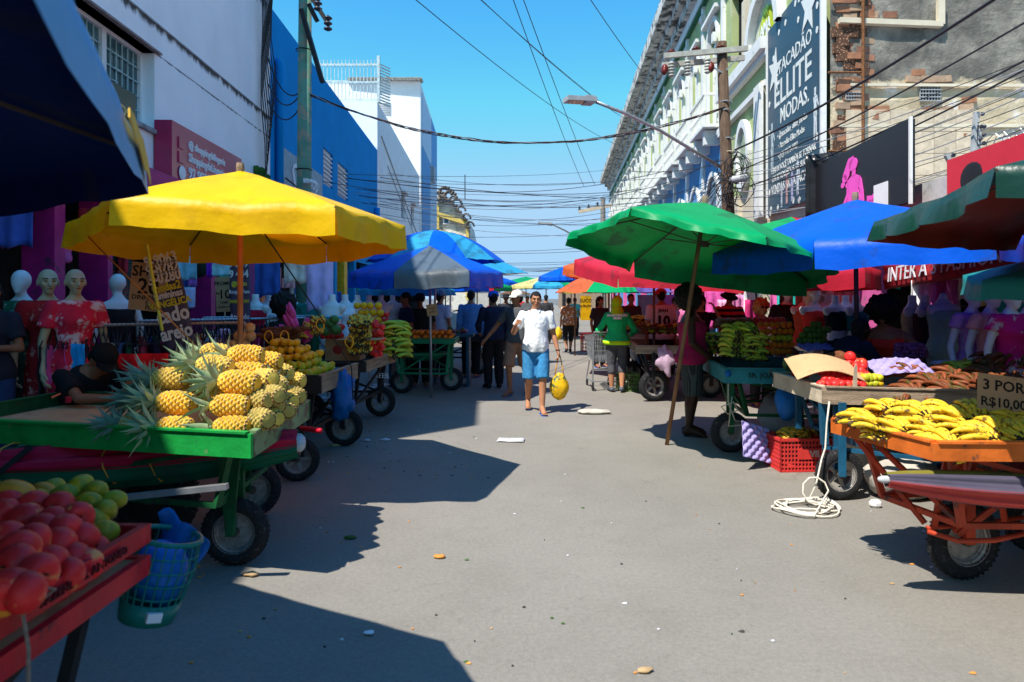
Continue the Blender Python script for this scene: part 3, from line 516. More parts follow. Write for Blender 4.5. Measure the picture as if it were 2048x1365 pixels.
for j in range(34):
    z = 3.6 + j * .155
    for i in range(3):
        if rnd.random() < .30: continue
        x = XW0 + .15 + i * .235 + .07 * (j % 2) + rnd.uniform(-.03, .03); o = obj('brick', bd[rnd.randrange(3)] if rnd.random() < .7 else hol, rw, Vector((x, RW + rnd.uniform(-.012, .05), z + rnd.uniform(-.02, .02))) - rw.location, (rnd.uniform(-.05, .05), rnd.uniform(-.06, .06), rnd.uniform(-.1, .1)))
for cx, cz, n_, sx, sz in ((1790, 235, 26, 1.3, .22), (1700, 180, 6, .2, .25), (1930, 230, 9, .2, .5), (1860, 160, 5, .5, .1), (1740, 30, 3, .4, .08)):
    c = P(cx, cz, RW)
    for k in range(n_): o = obj('brick', bd[rnd.randrange(3)], rw, c + Vector((rnd.uniform(-sx, sx), rnd.uniform(-.01, .05), round(rnd.uniform(-sz, sz) / .14) * .14)) - rw.location, (rnd.uniform(-.08, .08), rnd.uniform(-.1, .1), rnd.uniform(-.1, .1)))
m = MB(); 
for x in (XW0 + .55, ): m.tube([(x, RW - .16, 3.2), (x, RW - .16, 13)], .03, 6)
for k in range(5): z = 4.4 + k * 1.5; m.tube([(XW0 - .1, RW - .13, z), (XW0 + .6, RW - .13, z)], .022, 6)
m.build('conduit', RUST, rw, True)
# low building on the right in front of it
lb = thing('low_shop_building', 'low pink and grey shop building standing before the ruined wall', 'building')
m = MB(); RF.wall(m, -6, 12.95, 2.75, 3.25, []); m.build('wall', mat('white_grey_wall', (.5, .5, .5), var=.1, bump=.2, dirt=(.3, .3, .3), dscale=2, dthr=.6), lb); shop_row(lb, RF, -6, 12.95, 2.75, 2.6)
for a, mm, w2 in ((6.9, PINK, .12), (9.4, mat('grey_tile_wall', (.36, .38, .37), var=.1), .55), (11.5, PINK, .3), (12.8, PINK, .4)):
    m = MB(); RF.box(m, a, a + w2, .125, 2.75, -.3, .02); m.build('pillar', mm, lb)
m = MB(); grille(m, RF, 8.6, 9.95, .3, 2.7, .05, 9, 16, .012); m.build('display_grid', BLACK, lb)
m = MB()
for i in range(14): z = 2.9 - i * .12; RF.box(m, 13.25, 13.3, z, z + .02, 0, .02)
s = thing('shop_sign', 'black shop sign with a pink silhouette of a woman holding bags', 'sign', RF.p(11.3, 3.0, .2)); m = MB(); RF.box(m, 9.55, 13.05, 2.95, 4.12, .22, .3); m.build('sign_board', mat('black_sign', (.016, .015, .018), rough=.35, var=.1), s, True)
m = MB(); RF.box(m, 9.51, 9.55, 2.92, 4.14, .27, .31); m.build('edge_trim', TRIM, s, True)
HP = mat('hot_pink_print', (.85, .10, .55), rough=.5, var=.03); m = MB(); O = RF.p(11.35, 2.97, .305); U = Vector((-.07, -1, 0)).normalized(); V = Vector((0, 0, 1))
def sil(pts): m.prism([(x * 1.9, z) for x, z in pts], O, U, V, .008)
k_ = [(O + U * 0, 0)]
def disc(cx, cz, rx, rz_, n=14): sil([(cx + rx * math.cos(2 * PI * k / n), cz + rz_ * math.sin(2 * PI * k / n)) for k in range(n)])
disc(0, .86, .085, .11); sil([(-.14, .62), (-.22, .74), (-.10, .99), (.02, 1.0), (-.05, .86), (-.08, .7)]); disc(-.18, .68, .05, .07); disc(-.22, .58, .04, .05); disc(-.12, .55, .04, .05)
sil([(-.03, .66), (.04, .66), (.05, .78), (-.02, .78)]); sil([(-.12, .62), (-.03, .68), (.05, .68), (.14, .62), (.10, .42), (-.09, .42)]); sil([(-.09, .42), (.10, .42), (.17, .22), (.2, .0), (-.13, .0), (-.14, .22)])
sil([(.12, .63), (.16, .58), (.2, .36), (.22, .12), (.18, .12), (.14, .36), (.1, .5)]); sil([(-.12, .63), (-.14, .4), (-.24, .2), (-.26, .05), (-.21, .05), (-.18, .18), (-.08, .42)])
for dx in (.26, .36): sil([(dx, .0), (dx + .09, 0), (dx + .1, .24), (dx + .01, .26)])
sil([(.2, .1), (.46, .16), (.46, .2), (.2, .16)]); sil([(-.36, .0), (-.24, 0), (-.23, .1), (-.34, .12)])
sg = m.build('woman_silhouette', HP, s, True)
m = MB(); RF.box(m, 10.15, 10.6, 2.98, 3.35, .305, .315); m.build('paper_notice', WTXT, s, True)
s = thing('shop_sign', 'red shop sign above the red awning at the frame edge', 'sign', RF.p(8, 2.7, .1)); m = MB(); RF.box(m, 4.0, 8.8, 2.75, 3.38, .1, .2); m.build('sign_board', mat('red_sign', (.62, .03, .05), rough=.4, var=.06), s, True)
m = MB(); q = RF.p(8.25, 3.05, .21); m.ell(q, (.01, .22, .2), 14, 8); m.build('round_emblem', BLACK, s, True)
# banner
s = thing('banner', 'tall dark blue vinyl banner with stars reading ELLITE MODAS on green facade', 'banner', RF.p(15.2, 3.6, .3)); m = MB(); RF.box(m, 13.25, 16.65, 3.62, 8.1, .08, .12); NAVY = mat('slate_blue_vinyl', (.035, .075, .115), rough=.4, var=.08, scale=1); m.build('banner_sheet', NAVY, s, True)
for a_, b_ in ((13.17, 13.25), (16.65, 16.72)): m = MB(); RF.box(m, a_, b_, 3.55, 8.2, .05, .15); m.build('white_edge', TRIM, s, True)
X_ = (-.07, -1, 0); TW = mat('banner_white', (.72, .75, .72), rough=.5, var=.05)
def bt(t, sz, a, z, sx=1.0, b_=.006, rot=.0, sh=0): xd = Vector((-.07, -1, rot)).normalized(); text(t, sz, RF.p(a - .2, z, .125), xd, Vector((0, 0, 1)) + Vector((0, rot, 0)), TW, s, True, ext=.003, bold=b_, sx=sx, shear=sh)
bt('ATACADÃO', .44, 15.15, 6.78, 1.0, .002); bt('ELLITE', .82, 15.15, 6.08, 1.05, .008); bt('MODAS.', .50, 15.0, 5.62, 1.0, .004)
bt('• @atacadao_ellite_modas', .20, 15.15, 5.3, .9, 0); bt('• Atacadão Ellite Modas', .20, 15.2, 5.06, .9, 0); bt('• (92) 99175-5927', .20, 15.4, 4.82, .9, 0)
bt('VENHA VOCÊ TAMBÉM SE TORNAR', .2, 15.15, 4.56, .9, .001); bt('UM REVENDEDOR DE SUCESSO', .2, 15.15, 4.36, .95, .001); bt('VENDAS NO ATACADO!', .31, 15.15, 4.06, .82, .001)
def star(mb, a, z, r, o=.125):
    pts = []
    for k in range(10): rr = r if k % 2 == 0 else r * .42; t = PI / 2 + k * PI / 5 + .2; pts.append((a - .2 + rr * math.cos(t), z + rr * math.sin(t) * 1.15))
    RF.poly(mb, pts[::-1], o, o + .008)
for a, z, r in ((16.3, 6.95, .48), (14.1, 7.55, .5)): m = MB(); star(m, a, z, r); m.build('star', TW, s, True)
m = MB(); rnd = random.Random(5)
for k in range(24):
    a, z = rnd.choice([(rnd.uniform(13.6, 16.7), rnd.uniform(7.2, 8.0)), (rnd.choice((13.65, 16.7)), rnd.uniform(3.8, 7)), (rnd.uniform(13.6, 16.7), rnd.uniform(3.65, 3.8))]); RF.poly(m, [(a - .2 + .06 * math.cos(2 * PI * j / 8), z + .075 * math.sin(2 * PI * j / 8)) for j in range(8)], .125, .132)
m.build('printed_dots', TW, s, True)
for a, z, sc_, c in ((15.8, 3.68, .36, (.55, .6, .7)), (15.45, 3.72, .4, (.6, .35, .35)), (15.1, 3.72, .42, (.4, .4, .6)), (14.75, 3.8, .44, (.5, .55, .62)), (13.75, 4.75, .62, (.55, .6, .62)), (16.5, 4.6, .7, (.5, .6, .65))):
    m = MB()
    def pf(pts): RF.poly(m, [(a - .2 - x * sc_, z + y * sc_) for x, y in pts], .125, .13)
    pf([(-.12, .0), (-.02, 0), (.02, .8), (-.1, .8)]); pf([(.06, 0), (.13, 0), (.14, .8), (.03, .8)]); pf([(-.14, .75), (.16, .75), (.1, 1.1), (.18, 1.4), (-.16, 1.4), (-.09, 1.1)]); pf([(-.07, 1.42), (.07, 1.42), (.08, 1.68), (-.08, 1.68)]); pf([(.16, 1.38), (.3, 1.05), (.26, 1.0), (.1, 1.3)])
    m.build('printed_figure', mat('print_%d' % int(a * 100), c, var=.35, scale=14), s, True)
# ---------------------------------------------------------------- generic builders: parasols, wheels, carts, fruit
def tarp(name, col, trans=.45, **k): return mat('tarp_' + name, col, rough=k.pop('rough', .42), var=.08, scale=3, bump=.5, bscale=7, trans=trans, dirt=k.pop('dirt', tuple(x * .55 + .02 for x in col)), dscale=2.3, dthr=.57, spec=.18, **k)
YELLOW = tarp('yellow', (.92, .56, .002), .28, dirt=(.86, .50, .004)); GREEN = tarp('green', (.002, .37, .12), .3); BLUE = tarp('blue', (.002, .11, .72), .25); GREYT = tarp('grey', (.09, .12, .15), .1)
RED = tarp('red', (.68, .03, .06), .38); LIGHTB = tarp('sky', (.05, .46, .78), .4); NAVYT = tarp('navy', (.010, .020, .12), .14); ORANGET = tarp('orange', (.8, .17, .05), .45); WHITET = tarp('white', (.75, .74, .7), .4)
DGREEN = tarp('dark_green', (.012, .05, .04), .08, rough=.3); BROWNT = tarp('brown_red', (.22, .045, .03), .25); TEALT = tarp('teal', (.03, .33, .32), .3); YW = tarp('cream_yellow', (.8, .72, .3), .4); VIOLET = tarp('violet', (.16, .13, .5), .35)
FADEB = tarp('faded_blue', (.20, .48, .82), .35, dirt=(.50, .64, .82))
POLE = mat('parasol_pole_brown', (.16, .09, .06), rough=.6, var=.2); RIB = mat('rib_dark', (.07, .05, .045), rough=.6, var=.3)
def parasol(label, apex, cs, drop, mats_, pole=None, pm=POLE, group=None, bulge=.02, vm=None, ribs=True, hub=True, wav=.012, seed=0, base=True, pole_r=.022, tip=None):
    apex = Vector(apex); cs = [Vector(c) for c in cs]; n = len(cs); foot = Vector(pole) if pole else Vector((apex.x, apex.y, 0))
    t = thing('parasol', label, 'parasol', (foot.x, foot.y, 0), 0, group); cen = sum(cs, Vector()) / n
    for i in range(n):
        a, b = cs[i], cs[(i + 1) % n]; sd = seed * 3.1 + i
        def fn(u, v):
            p = apex.lerp(a.lerp(b, u), v); e = 4 * u * (1 - u); p.z += bulge * math.sin(PI * v) * .8 - .012 * e * v * v * (a - b).length
            p.z += .004 * math.sin(u * 31 + 4 * noise.noise(Vector((u * 4, v * 3, sd)))) * v * min(1, e * 3); p.z += .028 * noise.noise(Vector((p.x * 3 + sd, p.y * 3, 0))) * e + .010 * noise.noise(Vector((p.x * 9 + sd, p.y * 9, 2))) * min(1, e * 2); return p
        m = MB(); nv = 7; dp = drop[i % len(drop)] if isinstance(drop, (list, tuple)) else drop
        if dp:
            out = ((a + b) / 2 - apex); out.z = 0; out.normalize()
            def fn2(u, v):
                if v <= .7: return fn(u, v / .7)
                w_ = (v - .7) / .3; q = fn(u, 1.0); e = 4 * u * (1 - u); q = q + out * (.02 * w_ + wav * w_ * math.sin(u * 19 + sd) * 1.4) + Vector((0, 0, -dp * w_ * (1 + .10 * noise.noise(Vector((u * 3, sd, 0))))))
                return q
            m.grid(fn2, 12, 10)
        else: m.grid(fn, 8, 7)
        mm = mats_[i % len(mats_)]
        if vm and i in vm: m.mi = [1 if j >= 84 else 0 for j in range(len(m.mi))]; mm = [mm, vm[i]]
        m.build('canopy_panel', mm, t, True, smooth=True)
    hubz = apex + (cen - apex) * .55; hubz = Vector((apex.x, apex.y, lerp(apex.z, cen.z, .9)))
    if ribs:
        for c in cs: m = MB(); m.tube([apex - Vector((0, 0, .02)), c - Vector((0, 0, .015))], .008, 5); m.build('rib', RIB, t, True)
        for c in cs:
            m = MB(); mid = apex.lerp(c, .55) - Vector((0, 0, .015)); m.tube([hubz, mid], .006, 5); m.build('strut', RIB, t, True)
    p0 = foot; m = MB(); m.tube([p0, apex - Vector((0, 0, .03))], pole_r, 10); m.build('pole', pm, t, True, smooth=True)
    if tip: m = MB(); m.lathe([(.03, -.02), (.035, .03), (.03, .07)], apex, 8); m.build('tip', WOOD, t, True)
    m = MB(); m.lathe([(.04, -.03), (.04, .03)], hubz, 10); m.build('hub', RIB, t, True); return t
HUBM = mat('wheel_rim', (.30, .28, .26), rough=.5, var=.25, metal=.4, dirt=(.14, .07, .04), dscale=14, dthr=.6)
WH = {}
def wheel_mesh(style, rimm):
    k = (style, rimm.name)
    if k in WH: return WH[k]
    m = MB(); pr = []
    for i in range(11): a = PI * i / 10; pr.append((.70 + .30 * math.sin(a) ** .7 if i not in (0, 10) else .64, -.20 * math.cos(a)))
    prof = [(.60, -.16)] + pr + [(.60, .16)]; m.lathe(prof + [(.60, -.16)], seg=32, caps=False)
    for i in range(40):
        a = 2 * PI * i / 40
        for sgn in (-1, 1): c = Vector((math.cos(a + sgn * .03) * .987, math.sin(a + sgn * .03) * .987, sgn * .075)); m.box(c, (.018, .05, .10), rot=Matrix.Rotation(a + .3 * sgn, 3, 'Z'))
    ty = m.mesh('tyre', RUBBER, True); m = MB(); m.lathe([(.62, -.19), (.66, -.19), (.66, -.15), (.55, -.10), (.52, .02), (.55, .10), (.66, .15), (.66, .19), (.62, .19), (.58, .1), (.50, .02), (.58, -.1), (.62, -.19)], seg=28, caps=False)
    if style == 'spoke':
        for i in range(5): a = 2 * PI * i / 5; m.bar((.1 * math.cos(a), .1 * math.sin(a), -.07), (.54 * math.cos(a), .54 * math.sin(a), -.02), .14, .05)
    elif style == 'wire':
        for i in range(16): a = 2 * PI * i / 16; m.bar((.08 * math.cos(a), .08 * math.sin(a), -.05), (.55 * math.cos(a + .25), .55 * math.sin(a + .25), 0), .018)
    else:
        m.lathe([(.54, .0), (.35, -.05), (.2, -.11), (.0, -.11)], seg=24)
        for i in range(8): a = 2 * PI * i / 8; m.lathe([(.04, -.012), (.04, .012)], (.42 * math.cos(a), .42 * math.sin(a), -.045), 8)
    rm = m.mesh('rim', rimm, False); m = MB(); m.lathe([(.13, -.24), (.13, .18)], seg=12); m.lathe([(.05, -.30), (.05, -.24)], seg=8); hb = m.mesh('axle_hub', mat('greasy_hub', (.12, .09, .07), rough=.5, metal=.3, var=.3), False); WH[k] = (ty, rm, hb); return WH[k]
def wheel(par, x, y, r, ang=0.0, style='disc', rimm=None, wide=1.0, z=None):
    ty, rm, hb = wheel_mesh(style, rimm or HUBM); L_ = par.location; w_ = bpy.data.objects.new('wheel', None); COL.objects.link(w_); w_.parent = par
    w_.location = (x - L_.x, y - L_.y, (r if z is None else z) - L_.z); w_.rotation_euler = (R(90), 0, ang); w_.scale = (r, r, r * wide); w_.empty_display_size = .1
    obj('tyre', ty, w_); obj('rim', rm, w_); obj('axle_hub', hb, w_); return w_
def cart(label, q, z, rh, rimmats, bedm, fm, wheels, legs=(), group=None, low=None, braces=True, plank=False):
    """q: four corners near-right, far-right, far-left, near-left of the tray; z: rim top; rh: rim height"""
    q = [Vector((a, b, 0)) for a, b in q]; c = sum(q, Vector()) / 4; t = thing('vendor_cart', label, 'cart', (c.x, c.y, 0), 0, group); th = .025
    zb = z - rh; m = MB(); m.hexa([v + Vector((0, 0, zb)) for v in q] + [v + Vector((0, 0, zb + .02)) for v in q]); m.build('tray_bed', bedm, t, True)
    names = ('side_board',) * 4
    for i in range(4):
        a, b = q[i], q[(i + 1) % 4]; mm = rimmats[i % len(rimmats)]; d = (b - a).normalized(); n_ = Vector((d.y, -d.x, 0)); mid = (a + b) / 2
        if (mid - c).dot(n_) < 0: n_ = -n_
        e = d * th * (1 if i % 2 else -.0)
        if plank:
            h1 = rh * .46
            for k in range(2):
                z0 = zb + k * (rh * .54) - .03 * (1 - k); m = MB(); m.hexa([a - e + Vector((0, 0, z0)), b + e + Vector((0, 0, z0)), b + e + n_ * th + Vector((0, 0, z0)), a - e + n_ * th + Vector((0, 0, z0)), a - e + Vector((0, 0, z0 + h1)), b + e + Vector((0, 0, z0 + h1)), b + e + n_ * th + Vector((0, 0, z0 + h1)), a - e + n_ * th + Vector((0, 0, z0 + h1))]); m.build('side_board', mm, t, True)
        else:
            m = MB(); m.hexa([a - e + Vector((0, 0, zb - .02)), b + e + Vector((0, 0, zb - .02)), b + e + n_ * th + Vector((0, 0, zb - .02)), a - e + n_ * th + Vector((0, 0, zb - .02)), a - e + Vector((0, 0, z)), b + e + Vector((0, 0, z)), b + e + n_ * th + Vector((0, 0, z)), a - e + n_ * th + Vector((0, 0, z))]); m.build('side_board', mm, t, True)
            m = MB(); m.bar(a + Vector((0, 0, z + .006)) + n_ * .014, b + Vector((0, 0, z + .006)) + n_ * .014, .045, .012); m.build('rim_strip', mm, t, True)
    lz = .30 if low is None else low; ins = [c + (v - c) * .86 for v in q]
    for v in ins: m = MB(); m.bar((v.x, v.y, zb), (lerp(v.x, c.x, .12), lerp(v.y, c.y, .12), lz), .035); m.build('frame_leg', fm, t, True)
    iv = [Vector((lerp(v.x, c.x, .12), lerp(v.y, c.y, .12), lz)) for v in ins]
    for i in range(4): m = MB(); m.bar(iv[i], iv[(i + 1) % 4], .03); m.build('frame_rail', fm, t, True)
    if braces:
        for i in (0, 1, 3): m = MB(); m.bar(iv[i], Vector((ins[(i + 1) % 4].x, ins[(i + 1) % 4].y, zb)), .025); m.build('frame_brace', fm, t, True)
    for wd in wheels:
        x, y, r = wd[:3]; ang = wd[3] if len(wd) > 3 else 0; st = wd[4] if len(wd) > 4 else 'disc'; wheel(t, x, y, r, ang, st, wd[5] if len(wd) > 5 else None)
        m = MB(); ax = Vector((math.sin(-ang), -math.cos(ang), 0)) * -1
        for sg in (-1, 1): m.bar(Vector((x, y, r)) + ax * (sg * r * .3), Vector((x, y, zb)) + ax * (sg * r * .3), .03, .05)
        m.build('wheel_fork', fm, t, True)
    return t
# ---- fruit meshes
def lump(prof, seg, rough_=0.0, seed=0, bend=None):
    m = MB(); m.lathe(prof, seg=seg)
    if rough_:
        out = []
        for x, y, z in m.v: k = 1 + rough_ * noise.noise(Vector((x * 25 + seed, y * 25, z * 25))); out.append((x * k, y * k, z))
        m.v = out
    return m
def round_prof(r, h, n=8, top=.0, dimple=.0):
    pr = []
    for i in range(n + 1):
        a = PI * i / n; rr = max(.0008, r * math.sin(a) ** (.85)); z = -h * math.cos(a)
        if dimple and i in (0, n): z *= (1 - dimple)
        pr.append((rr, z))
    return pr
APP = mat('apple_skin', (.88, .03, .028), rough=.38, var=.2, scale=18, spec=.25, dirt=(.90, .30, .08), dscale=14, dthr=.60)
MANG = mat('yellow_green_fruit', (.50, .52, .03), rough=.4, var=.3, scale=14, dirt=(.75, .45, .02), dscale=9, dthr=.55)
MANY = mat('yellow_netted_fruit', (.92, .45, .01), rough=.45, var=.2, scale=20)
ORNG = mat('orange_skin', (.85, .25, .01), rough=.45, var=.14, scale=12, bump=.2, bscale=300)
TANG = mat('tangerine_skin', (.92, .20, .01), rough=.4, var=.25, scale=9, dirt=(.38, .26, .02), dscale=5, dthr=.62)
LIME = mat('lime_skin', (.07, .15, .02), rough=.4, var=.35, scale=9)
PAPA = mat('papaya_skin', (.30, .27, .02), rough=.38, var=.3, scale=12, dirt=(.62, .33, .01), dscale=9, dthr=.56)
PAPY = mat('ripe_papaya_skin', (.75, .28, .03), rough=.4, var=.2, scale=12)
MELG = mat('avocado_green', (.06, .16, .04), rough=.4, var=.35, scale=9); ONION = mat('onion_skin', (.62, .36, .15), rough=.4, var=.2, scale=12)
SWEET = mat('sweet_potato_pink', (.72, .08, .30), rough=.5, var=.2, scale=18, bump=.3); CASS = mat('cassava_bark', (.16, .055, .022), rough=.9, var=.35, scale=18, bump=.6)
REDB = mat('dark_red_root', (.20, .03, .03), rough=.6, var=.35, scale=14); GRAPE = mat('grape', (.10, .03, .13), rough=.3, var=.3, scale=20)
BAN = mat('banana_ripe', (.80, .52, .03), rough=.45, var=.16, scale=14, dirt=(.16, .09, .02), dscale=30, dthr=.565); BANG = mat('banana_green', (.36, .45, .04), rough=.42, var=.3, scale=8, dirt=(.62, .52, .05), dscale=9, dthr=.54)
BANB = mat('plantain_spotted', (.72, .42, .04), rough=.5, var=.2, scale=14, dirt=(.07, .04, .015), dscale=22, dthr=.545); BANR = mat('plantain_red', (.22, .06, .022), rough=.5, var=.35, scale=10, dirt=(.08, .06, .01), dscale=9, dthr=.54)
STEMM = mat('stem_brown', (.09, .06, .025), rough=.8, var=.4, scale=20)
FM = {}
def fmesh(kind):
    if kind in FM: return FM[kind]
    if kind == 'apple': m = lump(round_prof(.042, .037, 9, dimple=.35), 14); me = m.mesh('apple', APP, True)
    elif kind == 'apple_stem':
        m = MB(); m.tube([(0, 0, .022), (.004, .002, .045)], .0022, 5); me = m.mesh('stalk', STEMM)
    elif kind == 'mango': m = lump(round_prof(.04, .046, 8), 12, .15); me = m.mesh('guava', MANG, True)
    elif kind == 'mangoy': m = lump(round_prof(.036, .043, 8), 12, .1, 3); me = m.mesh('guava', MANY, True)
    elif kind == 'orange': m = lump(round_prof(.041, .039, 8), 12); me = m.mesh('orange', ORNG, True)
    elif kind == 'orange2': m = lump(round_prof(.044, .040, 8), 12); me = m.mesh('orange', mat('yellow_orange_skin', (.95, .42, .01), rough=.42, var=.15, scale=9, bump=.2, bscale=300), True)
    elif kind == 'tang': m = lump(round_prof(.04, .033, 8, dimple=.15), 12); me = m.mesh('tangerine', TANG, True)
    elif kind == 'lime': m = lump(round_prof(.035, .036, 7), 10); me = m.mesh('lime', LIME, True)
    elif kind == 'papaya': m = lump(round_prof(.058, .075, 10), 14, .08); me = m.mesh('papaya', PAPA, True)
    elif kind == 'papayay': m = lump(round_prof(.062, .085, 10), 14, .08, 5); me = m.mesh('papaya', PAPY, True)
    elif kind == 'melon': m = lump(round_prof(.075, .085, 9), 14, .05); me = m.mesh('avocado', MELG, True)
    elif kind == 'onion': m = lump(round_prof(.055, .05, 9) + [(.006, .068)], 12); me = m.mesh('onion', ONION, True)
    elif kind in ('sweet', 'cass', 'redroot'):
        L_ = {'sweet': .11, 'cass': .17, 'redroot': .1}[kind]; r = {'sweet': .032, 'cass': .045, 'redroot': .05}[kind]; m = MB(); pts = []; rs = []
        for i in range(9): a = i / 8; pts.append((.02 * math.sin(a * 5), .012 * math.cos(a * 7), (a - .5) * 2 * L_)); rs.append(max(.004, r * math.sin(PI * (a * .92 + .04)) ** .6))
        m.tube(pts, rs, 9); me = m.mesh({'sweet': 'sweet_potato', 'cass': 'cassava', 'redroot': 'beetroot'}[kind], {'sweet': SWEET, 'cass': CASS, 'redroot': REDB}[kind], True)
    elif kind.startswith('ban'):
        mm = {'ban': BAN, 'bang': BANG, 'banb': BANB, 'banr': BANR}[kind[:4].rstrip('0123456789')]; L_ = .2; m = MB(); pts = []; rs = []
        big = 1.15 if kind[:4] in ('banb', 'banr', 'bang') else 1.0
        for i in range(10):
            a = i / 9; th = lerp(-.82, .82, a); pts.append((0, .14 * math.sin(th) * big, .14 * (math.cos(th) - 1) * big)); rs.append([.005, .0075, .0135, .0165, .0175, .0172, .016, .0135, .008, .004][i] * big)
        m.tube(pts, rs, 6); m.mi = [1 if (j < 6 or j >= 48) else 0 for j in range(len(m.mi))]; me = m.mesh('banana', [mm, mat('banana_tip', (.05, .035, .02), rough=.8)], True)
    FM[kind] = me; return me
FNAME = {'apple': 'apple', 'mango': 'guava', 'mangoy': 'guava', 'orange': 'orange', 'orange2': 'orange', 'tang': 'tangerine', 'lime': 'lime', 'papaya': 'papaya', 'papayay': 'papaya', 'melon': 'avocado', 'onion': 'onion', 'sweet': 'sweet_potato', 'cass': 'cassava', 'redroot': 'beetroot'}
FR = random.Random(11)
def fruit(kind, p, label, group, sc=1.0, up=False, rot=None):
    n = FNAME[kind]; o = obj(n, fmesh(kind), None, p, rot or ((FR.uniform(-.5, .5), FR.uniform(-.5, .5), FR.uniform(0, 6)) if up else (FR.uniform(0, 6), FR.uniform(0, 6), FR.uniform(0, 6))), sc * FR.uniform(.93, 1.07))
    tag(o, label, n.replace('_', ' '), group)
    if kind == 'apple' and sc > 1.05: obj('stalk', fmesh('apple_stem'), o)
    return o
def heap(kinds, c, u, v, nu, nv, layers, d, label, group, sc=1.0, jit=.25, keep=1.0, drop_=None, rnd=FR):
    """stacked rows of fruit on a rectangle: c near-left corner, u, v unit directions"""
    c = Vector(c); u = Vector(u).normalized(); v = Vector(v).normalized(); out = []
    for L_ in range(layers):
        for i in range(nu - L_):
            for j in range(nv - L_):
                if L_ < layers - 1 and 0 < i < nu - L_ - 1 and 0 < j < nv - L_ - 1: continue
                if rnd.random() > keep: continue
                p = c + u * (i + .5 * L_ + .5 + rnd.uniform(-jit, jit)) * d + v * (j + .5 * L_ + .5 + rnd.uniform(-jit, jit)) * d + Vector((0, 0, (L_ * .8 + .48) * d + rnd.uniform(-.1, .1) * d))
                k = kinds if isinstance(kinds, str) else rnd.choice(kinds); out.append(fruit(k, p, label, group, sc))
    return out
HM = {}
def hand(kind, p, rz, label, group, n=7, sc=1.0, tilt=0.0, roll=0.0, rows=2):
    p = Vector(p) + Vector((FR.uniform(-.02, .02), FR.uniform(-.02, .02), FR.uniform(-.006, .006))); rz += FR.uniform(-.18, .18); sc *= FR.uniform(.92, 1.1); o = thing('banana_hand', label, 'bananas', p, 0, group); o.rotation_euler = (tilt, roll, rz); o.scale = (sc, sc, sc); me = fmesh(kind)
    for r_ in range(rows):
        k = n - r_
        for i in range(k):
            a = (i - (k - 1) / 2) * .16; x = (i - (k - 1) / 2) * .036
            b = obj('banana', me, o, (x, .02 * r_ - .004 * abs(i - k / 2), .045 + .034 * r_ + .010 * math.sin(i * 2.1 + r_)), (FR.uniform(-.08, .08) + .1 * r_, a * 1.1 + FR.uniform(-.08, .08), -a * .75 + FR.uniform(-.05, .05)))
    if 'c' not in HM: m = MB(); m.cap((-.05, .115, .02), (.05, .115, .02), .022, .022, 8); HM['c'] = m.mesh('crown', STEMM, True)
    obj('crown', HM['c'], o); return o
# ---- pineapple
PB = [mat('pineapple_skin_' + str(i), c, rough=.55, var=.22, scale=9, bump=.2, dirt=d, dscale=12, dthr=.6) for i, (c, d) in enumerate((((.86, .46, .035), (.52, .42, .06)), ((.74, .50, .08), (.36, .38, .08)), ((.45, .33, .07), (.16, .19, .05))))]
PBB = mat('pineapple_base', (.20, .11, .06), rough=.9, var=.4, scale=30, bump=.5); EYE = mat('pineapple_eye', (.66, .45, .16), rough=.8, var=.3, scale=20)
LEAFP = mat('pineapple_leaf', (.30, .39, .19), rough=.5, var=.3, scale=6, dirt=(.42, .46, .26), dscale=5, dthr=.55); LEAFB = mat('pineapple_leaf_blue', (.14, .24, .16), rough=.5, var=.3, scale=6, dirt=(.3, .38, .24), dscale=5, dthr=.58)
def pine_body(v):
    L_, r0 = .118, .066; m = MB(); m.lathe([(.012, -L_), (.045, -L_ * .96), (r0 * .93, -L_ * .72), (r0, -L_ * .3), (r0, L_ * .2), (r0 * .88, L_ * .62), (.045, L_ * .92), (.014, L_)], seg=20)
    rows = 11; m2 = MB()
    for j in range(rows):
        t = (j + .6) / (rows + .2); z = lerp(-L_ * .97, L_ * .93, t); r = r0 * (1 - abs(2 * t - .95) ** 3.2 * .45)
        nn = 12
        for k in range(nn):
            a = 2 * PI * (k + .5 * (j % 2)) / nn; c = Vector((math.cos(a) * r, math.sin(a) * r, z)); er = Vector((math.cos(a), math.sin(a), 0)); et = Vector((-math.sin(a), math.cos(a), 0)); ez = Vector((0, 0, 1)); h = 2 * PI * r / nn * .52; hz = L_ / rows * 1.08
            b = [c + et * h, c + et * h * .35 + ez * hz, c - et * h * .35 + ez * hz, c - et * h, c - et * h * .35 - ez * hz, c + et * h * .35 - ez * hz]
            tp = [c + (q - c) * .5 + er * .009 for q in b]
            m.cur = 0 if j > 0 else 1; m.add(b + tp, [(i, (i + 1) % 6, 6 + (i + 1) % 6, 6 + i) for i in range(6)])
            m.cur = 2; t2 = [c + (q - c) * .22 + er * .0105 for q in b]; m.add(tp + t2 + [c + er * .0125 - ez * .004], [(i, (i + 1) % 6, 6 + (i + 1) % 6, 6 + i) for i in range(6)] + [(6 + i, 6 + (i + 1) % 6, 12) for i in range(6)])
            m.cur = 0
    me = m.mesh('fruit_body', [PB[v], PBB, EYE]); return me
PBM = [pine_body(i) for i in range(3)]; PLM = []
for i, (lm, L_) in enumerate(((LEAFP, .21), (LEAFP, .15), (LEAFB, .22), (LEAFB, .15))):
    m = MB(); w_ = .017
    def fn(u, v, L_=L_, w_=w_):
        ww = w_ * (1 - v ** 1.7) * (.75 + .5 * math.sin(PI * min(1, v * 1.3))); x = (u - .5) * 2 * ww; return (x, -.25 * L_ * v * v + abs(x) * .5, L_ * v * (1 - .12 * v) )
    m.grid(fn, 2, 6); PLM.append(m.mesh('leaf', lm, True))
